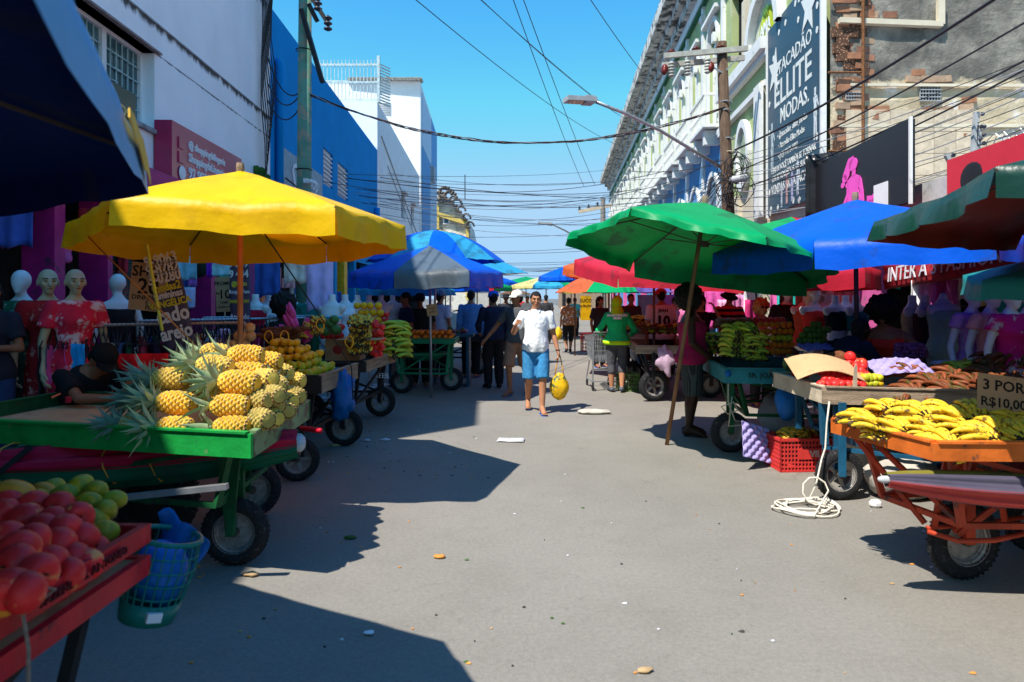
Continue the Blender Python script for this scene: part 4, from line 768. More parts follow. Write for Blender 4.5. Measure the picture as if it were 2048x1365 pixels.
def pineapple(p, d, label, v=0, sc=1.0, lf=0, nl=26, roll=0.0):
    t = thing('pineapple', label, 'pineapple', p, 0, 'pineapples piled on the green cart'); t.rotation_euler = Vector(d).to_track_quat('Z', 'Y').to_euler(); t.scale = (sc,) * 3
    obj('fruit_body', PBM[v], t, (0, 0, 0), (0, 0, roll))
    for k in range(nl):
        a = k * 2.4 + roll; q = k / nl; th = lerp(1.15, .12, q) + FR.uniform(-.12, .12)
        rm = Matrix.Rotation(a, 3, 'Z') @ Matrix.Rotation(th, 3, 'X'); obj('leaf', PLM[lf * 2 + (1 if q < .35 else 0)], t, Vector((math.sin(a) * .02, -math.cos(a) * .02, .103 + .035 * q)), rm.to_euler(), FR.uniform(.85, 1.2))
    return t
def drape(name, label, cat, mt, p, w_, h, rz=0.0, group=None, folds=3, depth=.03, taper=0.0, seed=0, parent=None):
    """hanging or slumped cloth panel"""
    m = MB(); u = Vector((math.cos(rz), math.sin(rz), 0)); n = Vector((-u.y, u.x, 0)); p = Vector(p)
    def fn(a, b): k = 1 - taper * b; return p + u * ((a - .5) * w_ * k) + n * (depth * math.sin(a * folds * 2 * PI + seed) * (.4 + .6 * b) + .03 * noise.noise(Vector((a * 3, b * 3, seed)))) - Vector((0, 0, h * b * (1 + .04 * math.sin(a * 9 + seed))))
    m.grid(fn, 14, 8)
    if parent is not None: return m.build(name, mt, parent, True, smooth=True, solid=.004)
    return one(name, m, mt, label, cat, group, smooth=True, solid=.004)
def blob(name, label, cat, mt, p, r, group=None, seed=0, amp=.25, parent=None, sx=(1, 1, 1), fr=4.0, seg=20):
    """crumpled bag or bundle"""
    m = MB(); m.ell((0, 0, 0), (r * sx[0], r * sx[1], r * sx[2]), seg, 12); out = []
    for v in m.v: v = Vector(v); k = 1 + amp * noise.noise(v * fr / r * .35 + Vector((seed, 0, 0))) + amp * .5 * abs(noise.noise(v * fr / r + Vector((seed, 3, 0)))); out.append(v * k + Vector(p))
    m.v = [tuple(v) for v in out]
    if parent is not None: return m.build(name, mt, parent, True, smooth=True)
    return one(name, m, mt, label, cat, group, smooth=True)
def crate(label, c, size, rz, mt, group=None, nx=9, nz=5, handle=False):
    t = thing('plastic_crate', label, 'crate', (c[0], c[1], c[2]), rz, group); X, Y, Z = size; t.rotation_euler = (0, 0, rz); m = MB(); m.box((0, 0, .012), (X, Y, .024)); m.build('crate_base', mt, t)
    for sx, sy, L_, rot in ((0, -Y / 2, X, 0), (X / 2, 0, Y, PI / 2), (0, Y / 2, X, PI), (-X / 2, 0, Y, -PI / 2)):
        m = MB(); n_ = max(4, int(nx * L_ / X)); ca, sa = math.cos(rot), math.sin(rot)
        def pt(a, z, o=0): return Vector((sx + ca * a - sa * o, sy + sa * a + ca * o, z))
        for k in range(n_ + 1): a = lerp(-L_ / 2, L_ / 2, k / n_); m.bar(pt(a, .0), pt(a, Z), .012, .012)
        for k in range(nz + 1): z = lerp(.01, Z - .02, k / nz); m.bar(pt(-L_ / 2, z), pt(L_ / 2, z), .01, .014)
        m.bar(pt(-L_ / 2, Z - .012), pt(L_ / 2, Z - .012), .03, .024); tag(m.build('crate_side', mt, t))
    return t
# ---------------------------------------------------------------- parasols, left side
parasol('large yellow parasol over the pineapple cart', (-2.19, 5.5, 2.62), [(-1.18, 4.55, 2.22), (-.885, 5.65, 2.2), (-1.85, 6.8, 2.16), (-3.3, 7.0, 2.16), (-3.6, 5.5, 2.2), (-2.62, 4.45, 2.27)], .2, [YELLOW], pole=(-2.17, 5.45, .5), pm=mat('orange_brown_pole', (.42, .16, .06), rough=.5), seed=1, tip=True)
fp = parasol('dark navy parasol with faded blue edge and yellow paint patch', (-2.4, 1.25, 2.5), [(-1.24, 2.3, 2.1), (-2.65, 3.05, 2.1), (-3.9, 2.2, 2.1), (-4.0, .3, 2.1), (-2.2, -.9, 2.12), (-.38, .35, 2.12)], .15, [NAVYT], pole=(-2.4, 1.25, 0), seed=2, wav=.004, vm={5: FADEB, 4: FADEB})
m = MB(); a = Vector((-1.24, 2.3, 2.1)); b = Vector((-.38, .35, 2.12)); o_ = Vector((.010, .003, 0)) + (b - a) * .035
pts = [(.02, .35), (.06, .05), (.12, .1), (.18, .0), (.25, .12), (.27, .35), (.21, .55), (.17, .5), (.12, .85), (.07, .75), (.04, .95), (.015, .7)]
dv = (b - a); m.prism([(x * dv.length, -.15 * y) for x, y in pts], a + o_, dv.normalized(), (-.13, -.04, 1), -.003); m.build('paint_patch', mat('yellow_paint_patch', (.75, .42, .03), rough=.7, var=.2, dirt=(.3, .28, .15), dscale=30, dthr=.6), fp, True)
parasol('blue parasol with one grey panel over the tangerine cart', (-1.33, 11.0, 2.45), [(-2.65, 11.1, 2.02), (-1.72, 9.95, 1.98), (-.62, 9.9, 2.0), (-.15, 11.2, 2.02), (-.8, 12.2, 2.02), (-2.0, 12.3, 2.02)], .24, [BLUE, GREYT, BLUE, RED, BLUE, BLUE], pole=(-1.3, 11.0, 0), pm=STEEL, seed=3)
def ring(c, r, z, n, ph=0.0, ry=None): return [(c[0] + r * math.cos(ph + 2 * PI * k / n), c[1] + (ry or r) * math.sin(ph + 2 * PI * k / n), z) for k in range(n)]
parasol('round striped sky blue and royal blue beach parasol', (-1.42, 12.6, 2.86), ring((-1.42, 12.6), 1.28, 2.28, 12), .0, [LIGHTB, BLUE], pole=(-1.42, 12.6, 0), pm=STEEL, bulge=.16, seed=4)
parasol('wide blue parasol with a white top panel behind the striped one', (-1.5, 16.6, 3.05), [(.38, 16.3, 2.2), (-.8, 15.2, 2.2), (-2.2, 15.2, 2.25), (-3.2, 16.8, 2.25), (-1.5, 18.2, 2.2)], .0, [LIGHTB, WHITET, LIGHTB, BLUE, WHITET], pole=(-1.5, 16.6, 0), pm=STEEL, seed=5)
parasol('small light blue scalloped parasol behind the fruit carts', (-2.2, 14.2, 2.05), ring((-2.2, 14.2), 1.0, 1.78, 8), .12, [LIGHTB], pole=(-2.2, 14.2, 0), pm=STEEL, seed=6, wav=.03)
parasol('blue market parasol far along the shaded side', (-2.0, 20.5, 2.3), ring((-2.0, 20.5), 1.3, 1.95, 6), .15, [BLUE], seed=7); parasol('red market parasol far along the shaded side', (-1.2, 23.5, 2.35), ring((-1.2, 23.5), 1.2, 2.0, 6), .15, [RED, GREEN], seed=8)
# right side
parasol('ragged green parasol on a leaning pole with stained underside', (1.98, 7.0, 2.58), [(.62, 7.35, 2.31), (1.02, 5.85, 2.38), (2.05, 5.5, 2.10), (3.1, 6.5, 1.98), (3.5, 8.1, 1.82), (1.5, 8.4, 2.06)], (.08, .07, .06, .12, .2, .14), [GREEN], pole=(1.69, 7.45, 0), pm=mat('bare_wood_pole', (.27, .14, .07), rough=.8, var=.3), seed=9, wav=.03, tip=True)
parasol('bright blue parasol with square valance over the green banana cart', (3.47, 6.9, 2.6), [(2.28, 7.75, 2.11), (2.7, 6.1, 2.1), (3.75, 5.3, 2.14), (4.9, 6.2, 2.15), (5.0, 8.0, 2.12), (3.6, 8.6, 2.12)], (.24, .24, .24, .12, .1, .1), [BLUE, BLUE, BLUE, NAVYT, NAVYT, BROWNT], pole=(3.5, 6.9, 0), pm=mat('dark_pole', (.07, .04, .04)), seed=10, tip=True)
parasol('dark green plastic parasol with reddish underside at the right frame edge', (3.6, 3.6, 2.5), [(2.46, 4.64, 2.12), (2.02, 2.85, 2.15), (3.0, 1.9, 2.15), (4.8, 2.3, 2.15), (5.0, 4.4, 2.13), (3.9, 5.2, 2.1)], .13, [DGREEN, DGREEN, ORANGET, BROWNT, BROWNT, BROWNT], pole=(3.7, 3.7, 0), seed=11, wav=.03)
parasol('teal parasol edge hanging at the right frame edge', (4.6, 4.3, 2.1), [(3.1, 4.5, 1.72), (3.4, 3.4, 1.78), (4.6, 3.0, 1.8), (5.6, 4.4, 1.8), (4.6, 5.5, 1.8), (3.5, 5.3, 1.78)], .14, [TEALT], pole=(4.6, 4.4, 0), seed=12, ribs=False)
parasol('dark red parasol behind the blue one with hanging valance', (3.9, 9.6, 2.36), [(2.55, 10.0, 2.0), (3.0, 8.75, 1.95), (4.5, 8.7, 2.0), (5.3, 9.8, 2.0), (4.0, 11, 2.0)], .27, [RED], seed=13)
parasol('big red parasol behind the green one with sagging rim', (2.35, 11.3, 2.5), [(1.05, 11.5, 2.25), (1.55, 9.95, 2.0), (2.95, 9.8, 2.02), (4.1, 11.0, 2.1), (3.2, 12.6, 2.15), (1.8, 12.6, 2.2)], .24, [RED], seed=14)
parasol('orange red square parasol next to the big red one', (2.2, 15.5, 2.62), [(1.15, 15.3, 2.32), (1.8, 14.2, 2.15), (3.2, 14.6, 2.15), (3.0, 16.5, 2.2), (1.7, 16.6, 2.25)], .2, [ORANGET], seed=15)
parasol('round parasol with green, violet, cream and red panels', (2.1, 14.0, 2.22), ring((2.1, 14.0), 1.25, 1.72, 8, .2), .0, [RED, GREEN, YW, RED, ORANGET, GREEN, VIOLET, RED], pole=(2.1, 14, 0), pm=STEEL, bulge=.12, seed=16)
parasol('salmon red and green parasol below the black banner', (5.0, 12.2, 3.05), ring((5.0, 12.2), 1.15, 2.75, 6, .3), .15, [RED, GREEN], seed=17)
for i, (x, y, r, z, ms, lab) in enumerate(((1.75, 19, 1.1, 2.2, [BLUE], 'blue parasol in the middle distance on the sunny side'), (2.9, 18.5, 1.3, 2.1, [ORANGET, YW], 'orange and cream parasol deep in the sunny row'), (1.35, 27, 1.5, 2.1, [YW, LIGHTB, GREEN, WHITET], 'pale striped round parasol in the far centre'), (.7, 34, 1.6, 2.3, [GREEN], 'green parasol in the far centre of the street'), (3.2, 24, 1.5, 2.3, [BLUE, RED], 'blue and red parasol far down the sunny side'), (2.6, 30, 1.5, 2.2, [RED], 'red parasol far down the sunny side'), (4.2, 15.0, 1.3, 2.1, [ORANGET, BLUE], 'orange parasol before the pink shopfront'), (-1.0, 30, 1.4, 2.3, [BLUE], 'blue parasol at the far end of the shaded row'), (-.1, 40, 1.5, 2.3, [WHITET], 'white parasol at the far end of the street'))):
    parasol(lab, (x, y, z + .38), ring((x, y), r, z, 8 if len(ms) > 2 else 6, .4), .12, ms, seed=20 + i, ribs=y < 22)
# awning
t = thing('awning', 'red fabric awning with white FASHION lettering over the shop', 'awning', RF.p(7, 1.8, .6)); m = MB()
def fa(u, v): a = lerp(4.5, 9.3, u); return RF.p(a, lerp(2.75, lerp(2.42, 2.08, u), v), lerp(.05, .75, v)) + Vector((0, 0, .03 * math.sin(u * 14)))
m.grid(fa, 16, 6); AW = tarp('awning_red', (.62, .045, .06), .35); m.build('awning_cloth', AW, t, True, smooth=True, solid=.004)
m = MB()
def fb(u, v): a = lerp(4.5, 9.3, u); return RF.p(a, lerp(lerp(2.42, 2.08, u), lerp(2.0, 1.72, u), v), .76 + .012 * math.sin(v * 12))
m.grid(fb, 16, 8); m.build('valance', AW, t, True, smooth=True, solid=.004)
d_ = (RF.p(5.2, 2.0) - RF.p(9.2, 1.76)).normalized(); text('INTER A´S FASHION', .27, RF.p(9.15, 1.82, .785), d_, Vector((0, 0, 1)), TWHITE, t, True, align='LEFT', sx=1.0, shear=.15)
# ---------------------------------------------------------------- LEFT CARTS
GPAINT = paint('green', (.01, .30, .05), dirt=(.28, .22, .15), dthr=.66); GDARK = paint('dark_green', (.012, .10, .035), dirt=(.04, .05, .03), dthr=.6); GFADE = paint('faded_green', (.17, .26, .12), dirt=(.10, .08, .05), dthr=.54)
REDP = paint('red', (.55, .015, .025), dirt=(.08, .015, .02), dthr=.6); BLACKW = mat('black_wood', (.03, .028, .027), rough=.8, var=.3, bump=.2); TEALP = paint('teal', (.02, .20, .22), dirt=(.15, .12, .08), dthr=.63)
ORP = paint('orange', (.62, .14, .02), dirt=(.14, .05, .03), dthr=.6); BLUEP = paint('steel_blue', (.012, .09, .17), dirt=(.05, .05, .05), dthr=.62); ORR = paint('orange_red', (.42, .05, .02), dirt=(.1, .04, .03), dthr=.6)
# red cart in the foreground
c1 = cart('red slatted wooden cart heaped with apples in the near corner', [(-1.17, .9), (-1.15, 2.1), (-2.5, 2.15), (-2.5, .9)], .9, .125, [REDP], CARD, BLACK, [(-1.75, 1.9, .19, .3), (-2.3, 1.0, .19, 0)], plank=True, low=.35)
text('FAZENDA S. ANTONIO', .034, (-1.119, 1.8, .862), (.02, 1, 0), (0, 0, 1), mat('faint_red_ink', (.10, .008, .012)), c1, True)
rr = random.Random(21); k = 0
ag = 'apples heaped on the red cart'; al = 'red apple in the foreground heap on the red cart'
for L_ in range(4):
    for i in range(7 - L_):
        for j in range(4):
            y = 1.38 + .088 * i + .044 * L_ + rr.uniform(-.012, .012); x = -1.235 - .086 * j - .035 * L_ + rr.uniform(-.012, .012)
            if y > 1.93 - .05 * L_ or (L_ < 3 and j == 3 and L_ > 0): pass
            if y > 1.95 or L_ > 1: continue
            fruit('apple', (x, y, .79 + .068 * L_ + .02 * j * (L_ < 1)), al, ag, 1.12)
for px, py, d in ((155, 1035, 2.0), (105, 1045, 1.96), (52, 1040, 2.0), (10, 1030, 2.04), (118, 1014, 2.1), (68, 1014, 2.1), (20, 1008, 2.12), (165, 1078, 1.95), (186, 1102, 1.96), (66, 1082, 1.8), (14, 1080, 1.8), (116, 1092, 1.86), (142, 1122, 1.85), (100, 1128, 1.76), (32, 1128, 1.66), (76, 1146, 1.62), (132, 1150, 1.76), (20, 1180, 1.5), (150, 1058, 2.0), (40, 1100, 1.72), (85, 1062, 1.92), (128, 1064, 1.93), (172, 1130, 1.86), (50, 1185, 1.5)): fruit('apple', P(px, py, d), al, ag, 1.15, rot=(rr.uniform(.8, 2.2), rr.uniform(-.5, .5), rr.uniform(-1, 1)))
for px, py, d, s_, kd in ((130, 992, 2.2, .72, 'papaya'), (160, 972, 2.25, .7, 'papaya'), (190, 985, 2.22, .74, 'papaya'), (212, 1022, 2.12, .68, 'papaya'), (207, 1064, 2.04, .66, 'papaya'), (175, 1008, 2.15, .7, 'papaya'), (190, 1040, 2.08, .66, 'papaya'), (72, 1000, 2.18, .62, 'papaya'), (105, 978, 2.3, .6, 'papaya'), (228, 1000, 2.2, .6, 'papaya'), (28, 988, 2.15, .85, 'papayay'), (88, 984, 2.26, .6, 'papayay'), (4, 1206, 1.5, .55, 'papayay')):
    s_ *= .88; fruit(kd, P(px, py, d), 'green and yellow papaya at the back of the apple heap' if kd == 'papaya' else 'ripe orange papaya beside the apple heap', 'papayas on the red cart' if kd == 'papaya' else 'ripe papayas on the red cart', s_, rot=(rr.uniform(.9, 2), rr.uniform(-.4, .4), rr.uniform(-2, 2)))
m = MB(); cc = (-1.15, 1.56); pts = [(-1.35, 1.3, 1.02), (-1.25, 1.45, .93), (-1.16, 1.55, .905), (-1.12, 1.56, .89), (-1.105, 1.56, .8), (-1.11, 1.565, .6), (-1.10, 1.55, .35)]; m.tube(pts, .005, 6)
for sgn in (-1, 1): m.tube([(-1.13, 1.56, .9), (-1.10, 1.56 + sgn * .035, .925), (-1.085, 1.56 + sgn * .06, .91), (-1.10, 1.56 + sgn * .035, .895), (-1.13, 1.56, .9)], .005, 6)
m.ell((-1.12, 1.56, .9), (.016, .022, .014), 8, 6); one('rope', m, mat('twine', (.3, .22, .16), rough=.9, var=.3, scale=60, bump=.4), 'twine tied in a bow over the red cart side', 'rope', smooth=True)
# hanging basket with blue sheet
TEALPL = mat('teal_plastic', (.01, .17, .14), rough=.35, var=.1); t = thing('laundry_basket', 'green plastic lattice basket hanging tilted from the red cart corner', 'basket', (-1.18, 2.2, .57)); t.rotation_euler = (-.12, .22, 0); t.scale = (.86, .86, .95)
m = MB()
for k in range(22):
    a = 2 * PI * k / 22; m.tube([(.105 * math.cos(a), .105 * math.sin(a), .06), (.125 * math.cos(a), .125 * math.sin(a), .19), (.118 * math.cos(a), .118 * math.sin(a), .27)], .003, 4)
for z, r in ((.09, .108), (.135, .117), (.18, .125), (.225, .122)): m.tube([(r * math.cos(2 * PI * k / 24), r * math.sin(2 * PI * k / 24), z) for k in range(25)], .003, 4, caps=False)
m.build('lattice', TEALPL, t); m = MB(); m.lathe([(.001, -.0), (.098, .0), (.108, .07), (.102, .07), (.094, .012), (.001, .012)], seg=24); m.build('basket_base', TEALPL, t, smooth=True)
m = MB(); m.tube([(.12 * math.cos(2 * PI * k / 24), .12 * math.sin(2 * PI * k / 24), .275) for k in range(25)], .009, 6, caps=False); m.build('basket_rim', TEALPL, t); m = MB(); m.box((.06, -.085, .04), (.05, .03, .03), .7); m.build('white_tag', WTXT, t)
BAGB = mat('blue_plastic_bag', (.01, .17, .55), rough=.35, var=.12, trans=.25, bump=.5, bscale=18)
blob('plastic_bag', 'bright blue plastic sheet lining the hanging basket', 'bag', BAGB, (-1.14, 2.215, .71), .082, sx=(1, 1, 1.25), amp=.15, seed=2)
m = MB()
def fn(u, v): return Vector((lerp(-1.2, -1.045 - .09 * v * v, u), 2.31 + .03 * u + .025 * math.sin(u * 7 + v * 5), lerp(.875 - .10 * u * u, .62 + .03 * u, v) + .012 * math.sin(u * 11)))
m.grid(fn, 12, 10); one('plastic_sheet', m, BAGB, 'blue plastic sheet flapping out of the hanging basket', 'plastic sheet', smooth=True, solid=.002)
# pineapple cart
PQ = [(-1.42, 3.69), (-1.47, 4.85), (-3.45, 5.3), (-3.62, 4.2)]
c2 = cart('green painted wooden cart loaded with pineapples', PQ, .87, .11, [GFADE, GDARK, GDARK, GPAINT], CARD, GDARK, [(-1.66, 4.1, .2, .05), (-1.9, 5.0, .2, .3)], low=.42)
wheel(c2, -2.35, 4.45, .3, .1, 'disc', mat('dark_rim', (.03, .025, .025), rough=.6), z=.3); wheel(c2, -2.55, 3.9, .27, .3, 'disc', mat('dark_rim', (.03, .025, .025)), z=.27)
m = MB(); m.prism([(-.075, .78), (.075, .78), (.02, .2), (-.02, .2)], (-1.66, 4.02, 0), (1, 0, 0), (0, 0, 1), .02); m.build('triangular_fork', GDARK, c2, True)
m = MB(); m.box((-2.6, 4.5, .785), (1.75, .95, .008), -.1); m.build('cardboard_lining', CARD, c2, True)
rows = [ # px, py, depth, dx, dy, dz, variant, scale, leafset
 (465, 855, 3.80, -1, .1, .0, 0, 1, 0), (350, 856, 3.86, -1, .05, .0, 0, 1, 0), (275, 850, 3.9, -1, .1, .02, 2, .95, 1), (460, 812, 3.86, -1, -.1, .05, 0, 1.02, 0), (352, 806, 3.95, -1, .0, .06, 0, 1.05, 0), (305, 800, 4.08, -1, .2, .05, 1, 1, 1),
 (478, 766, 3.95, -1, .05, .08, 0, 1.12, 0), (340, 757, 4.1, -1, .1, .0, 1, 1.0, 1), (375, 772, 4.25, -1, .3, .05, 1, 1, 0), (430, 733, 4.1, -1, .1, .12, 1, 1.05, 0), (495, 745, 4.2, -1, .0, .05, 0, 1.05, 0), (492, 712, 4.25, -1, -.05, .05, 0, 1.05, 0), (432, 706, 4.4, -1, .2, .1, 1, .95, 0), (535, 722, 4.45, -1, .2, .05, 0, .95, 0),
 (545, 790, 4.0, -.7, .7, .0, 2, .9, 0), (575, 800, 4.45, -.7, .7, .05, 1, .9, 0), (560, 745, 4.6, -.9, .4, .1, 1, .95, 0), (540, 835, 4.0, -.8, .6, .0, 1, .9, 0), (520, 770, 4.1, -.8, .6, .1, 1, .95, 0), (410, 760, 4.2, -1, .2, .1, 1, 1.0, 1), (460, 790, 4.0, -1, .05, .05, 0, 1.0, 0), (385, 745, 4.5, -1, .3, .2, 1, 1.0, 0), (530, 758, 4.1, -.7, .6, -.1, 1, .95, 0), (515, 800, 3.95, -.9, .5, .0, 2, .95, 0), (556, 770, 4.3, -.5, .9, .1, 2, .9, 0), (550, 808, 4.1, -.6, .9, .0, 2, .9, 1), (588, 790, 4.5, -.8, .7, .1, 2, .9, 0), (520, 838, 3.85, -.8, .7, .0, 2, .95, 0), (570, 820, 4.3, -.6, .8, .0, 2, .88, 1), (585, 760, 4.75, -.9, .3, .1, 1, .9, 0), (410, 800, 4.3, -1, .3, .05, 1, 1, 1), (415, 770, 4.5, -1, .2, .1, 1, 1, 1)]
labs = ['golden pineapple with its crown spread left, one of the front row', 'pineapple showing its brown cut base, turned to the street', 'greenish pineapple with dark blue green crown']
ORD = ('first', 'second', 'third', 'fourth', 'fifth', 'sixth', 'seventh', 'eighth', 'ninth', 'tenth', 'eleventh', 'twelfth', 'thirteenth', 'fourteenth')
def rowof(py): return 0 if py > 832 else 1 if py > 795 else 2 if py > 765 else 3 if py > 735 else 4
PL = {}
for r_ in range(5):
    for q_, i in enumerate(sorted((k for k in range(len(rows)) if rowof(rows[k][1]) == r_), key=lambda k: rows[k][0])): PL[i] = '%s pineapple, %s from the left in the %s row of the pile' % (('golden orange', 'yellow green', 'dull brown green')[rows[i][6]], ORD[q_], ('lowest', 'second', 'third', 'fourth', 'topmost')[r_])
for i, (px, py, d, dx, dy, dz, v, s_, lf) in enumerate(rows):
    s_ *= .89; nlf = 36 if px < 360 or i in (9, 6) else 9
    pineapple(P(px, py, d), (dx, dy, dz), PL[i], v, s_, lf, nlf, i * .9)
m = MB(); m.cap(P(105, 795, 4.75), P(120, 788, 4.8), .009, .006, 8); one('knife_handle', m, mat('orange_plastic', (.8, .15, .06), rough=.4), 'orange knife handle lying on the pineapple cart', 'knife', smooth=True)
m = MB(); m.lathe([(.016, -.02), (.018, -.018), (.018, .018), (.016, .02)], P(136, 806, 4.55) + Vector((0, 0, .02)), 12); one('bottle_cap', m, mat('red_plastic', (.5, .01, .03), rough=.4), 'small red cap on the cardboard of the pineapple cart', 'cap')
# rolled parasols under the cart
def rolled(label, a, b, r, ms, tipm, tk=.5):
    a = Vector(a); b = Vector(b); t = thing('folded_parasol', label, 'parasol', a); x, y, z = frame_of(b - a)
    for gi, mm in enumerate(ms):
        m = MB(); s0 = gi / len(ms) * 2 * PI; s1 = (gi + 1) / len(ms) * 2 * PI
        def fn(u, v):
            th = lerp(s0, s1 + .15, u); rr_ = r * (tk + (1 - tk) * math.sin(PI * (v * .9 + .08)) ** .6) * (1 + .13 * math.sin(th * 7 + v * 2) + .06 * math.sin(th * 17)); return a.lerp(b, v) + (x * math.cos(th) + y * math.sin(th)) * rr_ + Vector((0, 0, -.03 * math.sin(v * PI)))
        m.grid(fn, 14, 14); m.build('folded_canopy', mm, t, True, smooth=True)
    m = MB(); m.lathe([(r * tk * .8, -.09), (r * tk, -.03), (r * tk * .85, .02), (r * tk * .5, .04), (.001, .045)], b, 16, rot=Matrix((x, y, z)).transposed()); m.build('silver_tip', tipm, t, True, smooth=True)
    return t
rolled('folded red and green parasol slung under the pineapple cart', (-3.0, 3.95, .62), (-1.33, 4.25, .70), .13, [tarp('roll_green', (.005, .12, .06), .05), tarp('roll_red', (.5, .01, .05), .1), tarp('roll_green', (.005, .12, .06), .05), RED], tarp('silver', (.45, .5, .52), .05))
for a in (-2.9, -2.35, -2.1): m = MB(); m.tube([(a + .02 * math.sin(k), 3.95 + (a + 3) * .18 + .14 * math.cos(2 * PI * k / 12), .63 + .13 * math.sin(2 * PI * k / 12)) for k in range(13)], .005, 5); one('binding_cord', m, mat('yellow_cord', (.6, .3, .05)), 'yellow cord wound round the folded green parasol', 'cord', 'cords round the folded parasol')
m = MB(); m.bar((-2.3, 3.7, .50), (-1.55, 3.72, .575), .035, .03); one('metal_bar', m, STEEL, 'pale perforated metal bar sticking out under the pineapple cart', 'metal bar')
blob('dark_sack', 'black sack hanging beneath the pineapple cart', 'sack', mat('black_bag', (.02, .02, .022), rough=.4, bump=.5, bscale=12), (-2.75, 4.35, .42), .3, sx=(1.2, .8, .7)); m = MB()
for a, b in (((-3.6, 3.9, .75), (-2.9, 3.75, .3)), ((-2.75, 3.9, .75), (-3.3, 3.75, .25)), ((-2.9, 3.75, .3), (-3.0, 3.75, .05))): m.bar(a, b, .03)
one('folding_stand', m, BLACK, 'black folding stand under the near end of the pineapple cart', 'stand'); blob('plastic_bag', 'white plastic bag in the shade under the pineapple cart', 'bag', mat('white_bag', (.5, .52, .56), rough=.4, trans=.2, bump=.5, bscale=14), (-3.35, 4.3, .35), .16, seed=4)
m = MB(); m.cap((-1.62, 5.25, .6), (-1.42, 5.05, .62), .02, .02, 10); one('red_tube', m, mat('red_plastic', (.5, .01, .03)), 'red tube sticking out beyond the pineapple cart', 'tube', smooth=True)
# mango cart
c3 = cart('black wooden cart piled with green and yellow guavas', [(-1.78, 6.3), (-1.72, 7.5), (-3.0, 7.6), (-3.0, 6.4)], .88, .14, [WOOD, BLACKW, BLACKW, BLACKW], BLACKW, BLACK, [(-1.88, 5.98, .19, .25, 'spoke'), (-1.82, 7.4, .2, .1, 'disc'), (-2.7, 7.3, .19)], low=.35)
gr_ = random.Random(17)
for L_ in range(6):
    n_ = 12 - L_ * 2 + (L_ > 2)
    for a_ in range(n_):
        for b_ in range(n_):
            if L_ < 5 and 1 < a_ < n_ - 1 and b_ > 1 and (a_ < n_ - 2): continue
            k_ = 'mangoy' if gr_.random() < (.1, .15, .25, .6, .85, .95)[L_] else 'mango'
            fruit(k_, (-2.78 + .083 * (a_ + L_ * .95 + .5) + gr_.uniform(-.02, .02), 6.36 + .083 * (b_ + L_ * .8 + .5) + gr_.uniform(-.02, .02), .82 + .068 * L_ + gr_.uniform(-.01, .01)), 'yellow green guava in the heap on the black cart' if k_ == 'mango' else 'netted orange yellow guava in the heap on the black cart', 'guavas on the black cart' if k_ == 'mango' else 'netted guavas on the black cart', .98)
for i, (px, py, d) in enumerate(((910, 232, 0), (640, 322, 0), (1130, 362, 0), (520, 322, 0))):
    p = P(400 + px / 3.79, 600 + py / 3.79 + 4, 6.6); m = MB(); m.tube([p + Vector((.04 * math.sin(a) * (1 if a < 5 else .5), 0, .07 - .06 * math.cos(a))) for a in [k * .55 for k in range(12)]], .006, 5); one('net_bag_loop', m, MANY, 'yellow net loop tied above the guavas', 'net', 'yellow net ties', smooth=True)
for i in range(9): p = P(540 + 10 * i % 60, 672 - (i % 3) * 6, 7.0 + .04 * i); fruit('cass', p, 'brown cassava root on the far side of the guava cart', 'cassava roots', .9, rot=(R(90) + FR.uniform(-.2, .2), 0, R(90) + FR.uniform(-.5, .5)))
for i in range(7): fruit('onion', P(468 + (i * 11) % 34, 690 - (i // 3) * 17, 6.2), 'pale onion stacked behind the yellow parasol pole', 'onions', .9)
rr = random.Random(4)
for i in range(26):
    a = rr.uniform(-1, 1); p = P(590 + 36 * a, 672 - (1 - abs(a)) * rr.uniform(0, 62), 7.5); fruit('sweet', p, 'pink sweet potato in the upright bundle', 'pink sweet potatoes', .95, rot=(R(rr.uniform(-25, 25)), R(a * 50 + rr.uniform(-8, 8)), 0))
for px, py in ((643, 640), (661, 648), (652, 662), (668, 640), (640, 655), (672, 660), (630, 650)): fruit('melon', P(px, py, 7.9), 'dark green avocado behind the plantains', 'avocados on the mango cart', .8)
for i, (px, py, rz) in enumerate(((618, 658, .3), (628, 672, .5), (604, 680, 1.2), (632, 648, .2))): hand('banb', P(px, py, 7.5), rz, 'spotted plantain hand behind the guavas', 'spotted plantains', 5, .85)
blob('blue_tarpaulin', 'crumpled blue tarpaulin hanging off the black guava cart', 'tarpaulin', BAGB, (-1.72, 6.9, .62), .16, sx=(.7, .9, 1.5), amp=.5, seed=3, fr=6)
blob('paper_sack', 'orange brown paper sack under the guava cart', 'sack', mat('orange_sack', (.5, .22, .05), rough=.8, bump=.4), (-1.95, 5.95, .62), .15, sx=(1.1, 1, .5), amp=.4, seed=8)
# apple box / plantain cart
c4 = cart('dark cart with a cardboard box of apples and plantains behind the guava cart', [(-1.72, 7.95), (-1.6, 9.3), (-3.0, 9.4), (-3.0, 8.0)], .86, .1, [WOOD, BLACKW, BLACKW, BLACKW], BLACKW, BLACK, [(-1.78, 9.25, .2, .1, 'spoke'), (-2.6, 8.8, .19)], low=.35)
text('AEER', .09, (-1.72, 9.0, .55), (1, 0, 0), (0, 0, 1), WTXT, c4, True)
t = thing('cardboard_box', 'cardboard fruit box with a printed red apple', 'box', (-2.02, 8.3, .86)); m = MB()
for s_ in ((0, -.18, .4, .012), (0, .18, .4, .012), (.2, 0, .012, .348), (-.2, 0, .012, .348)): m.box((s_[0], s_[1], .13), (s_[2], s_[3], .26))
m.build('box_side', CARD, t); m = MB(); m.box((.24, -.24, .262), (.5, .4, .008)); m.build('box_flap', CARD, t)
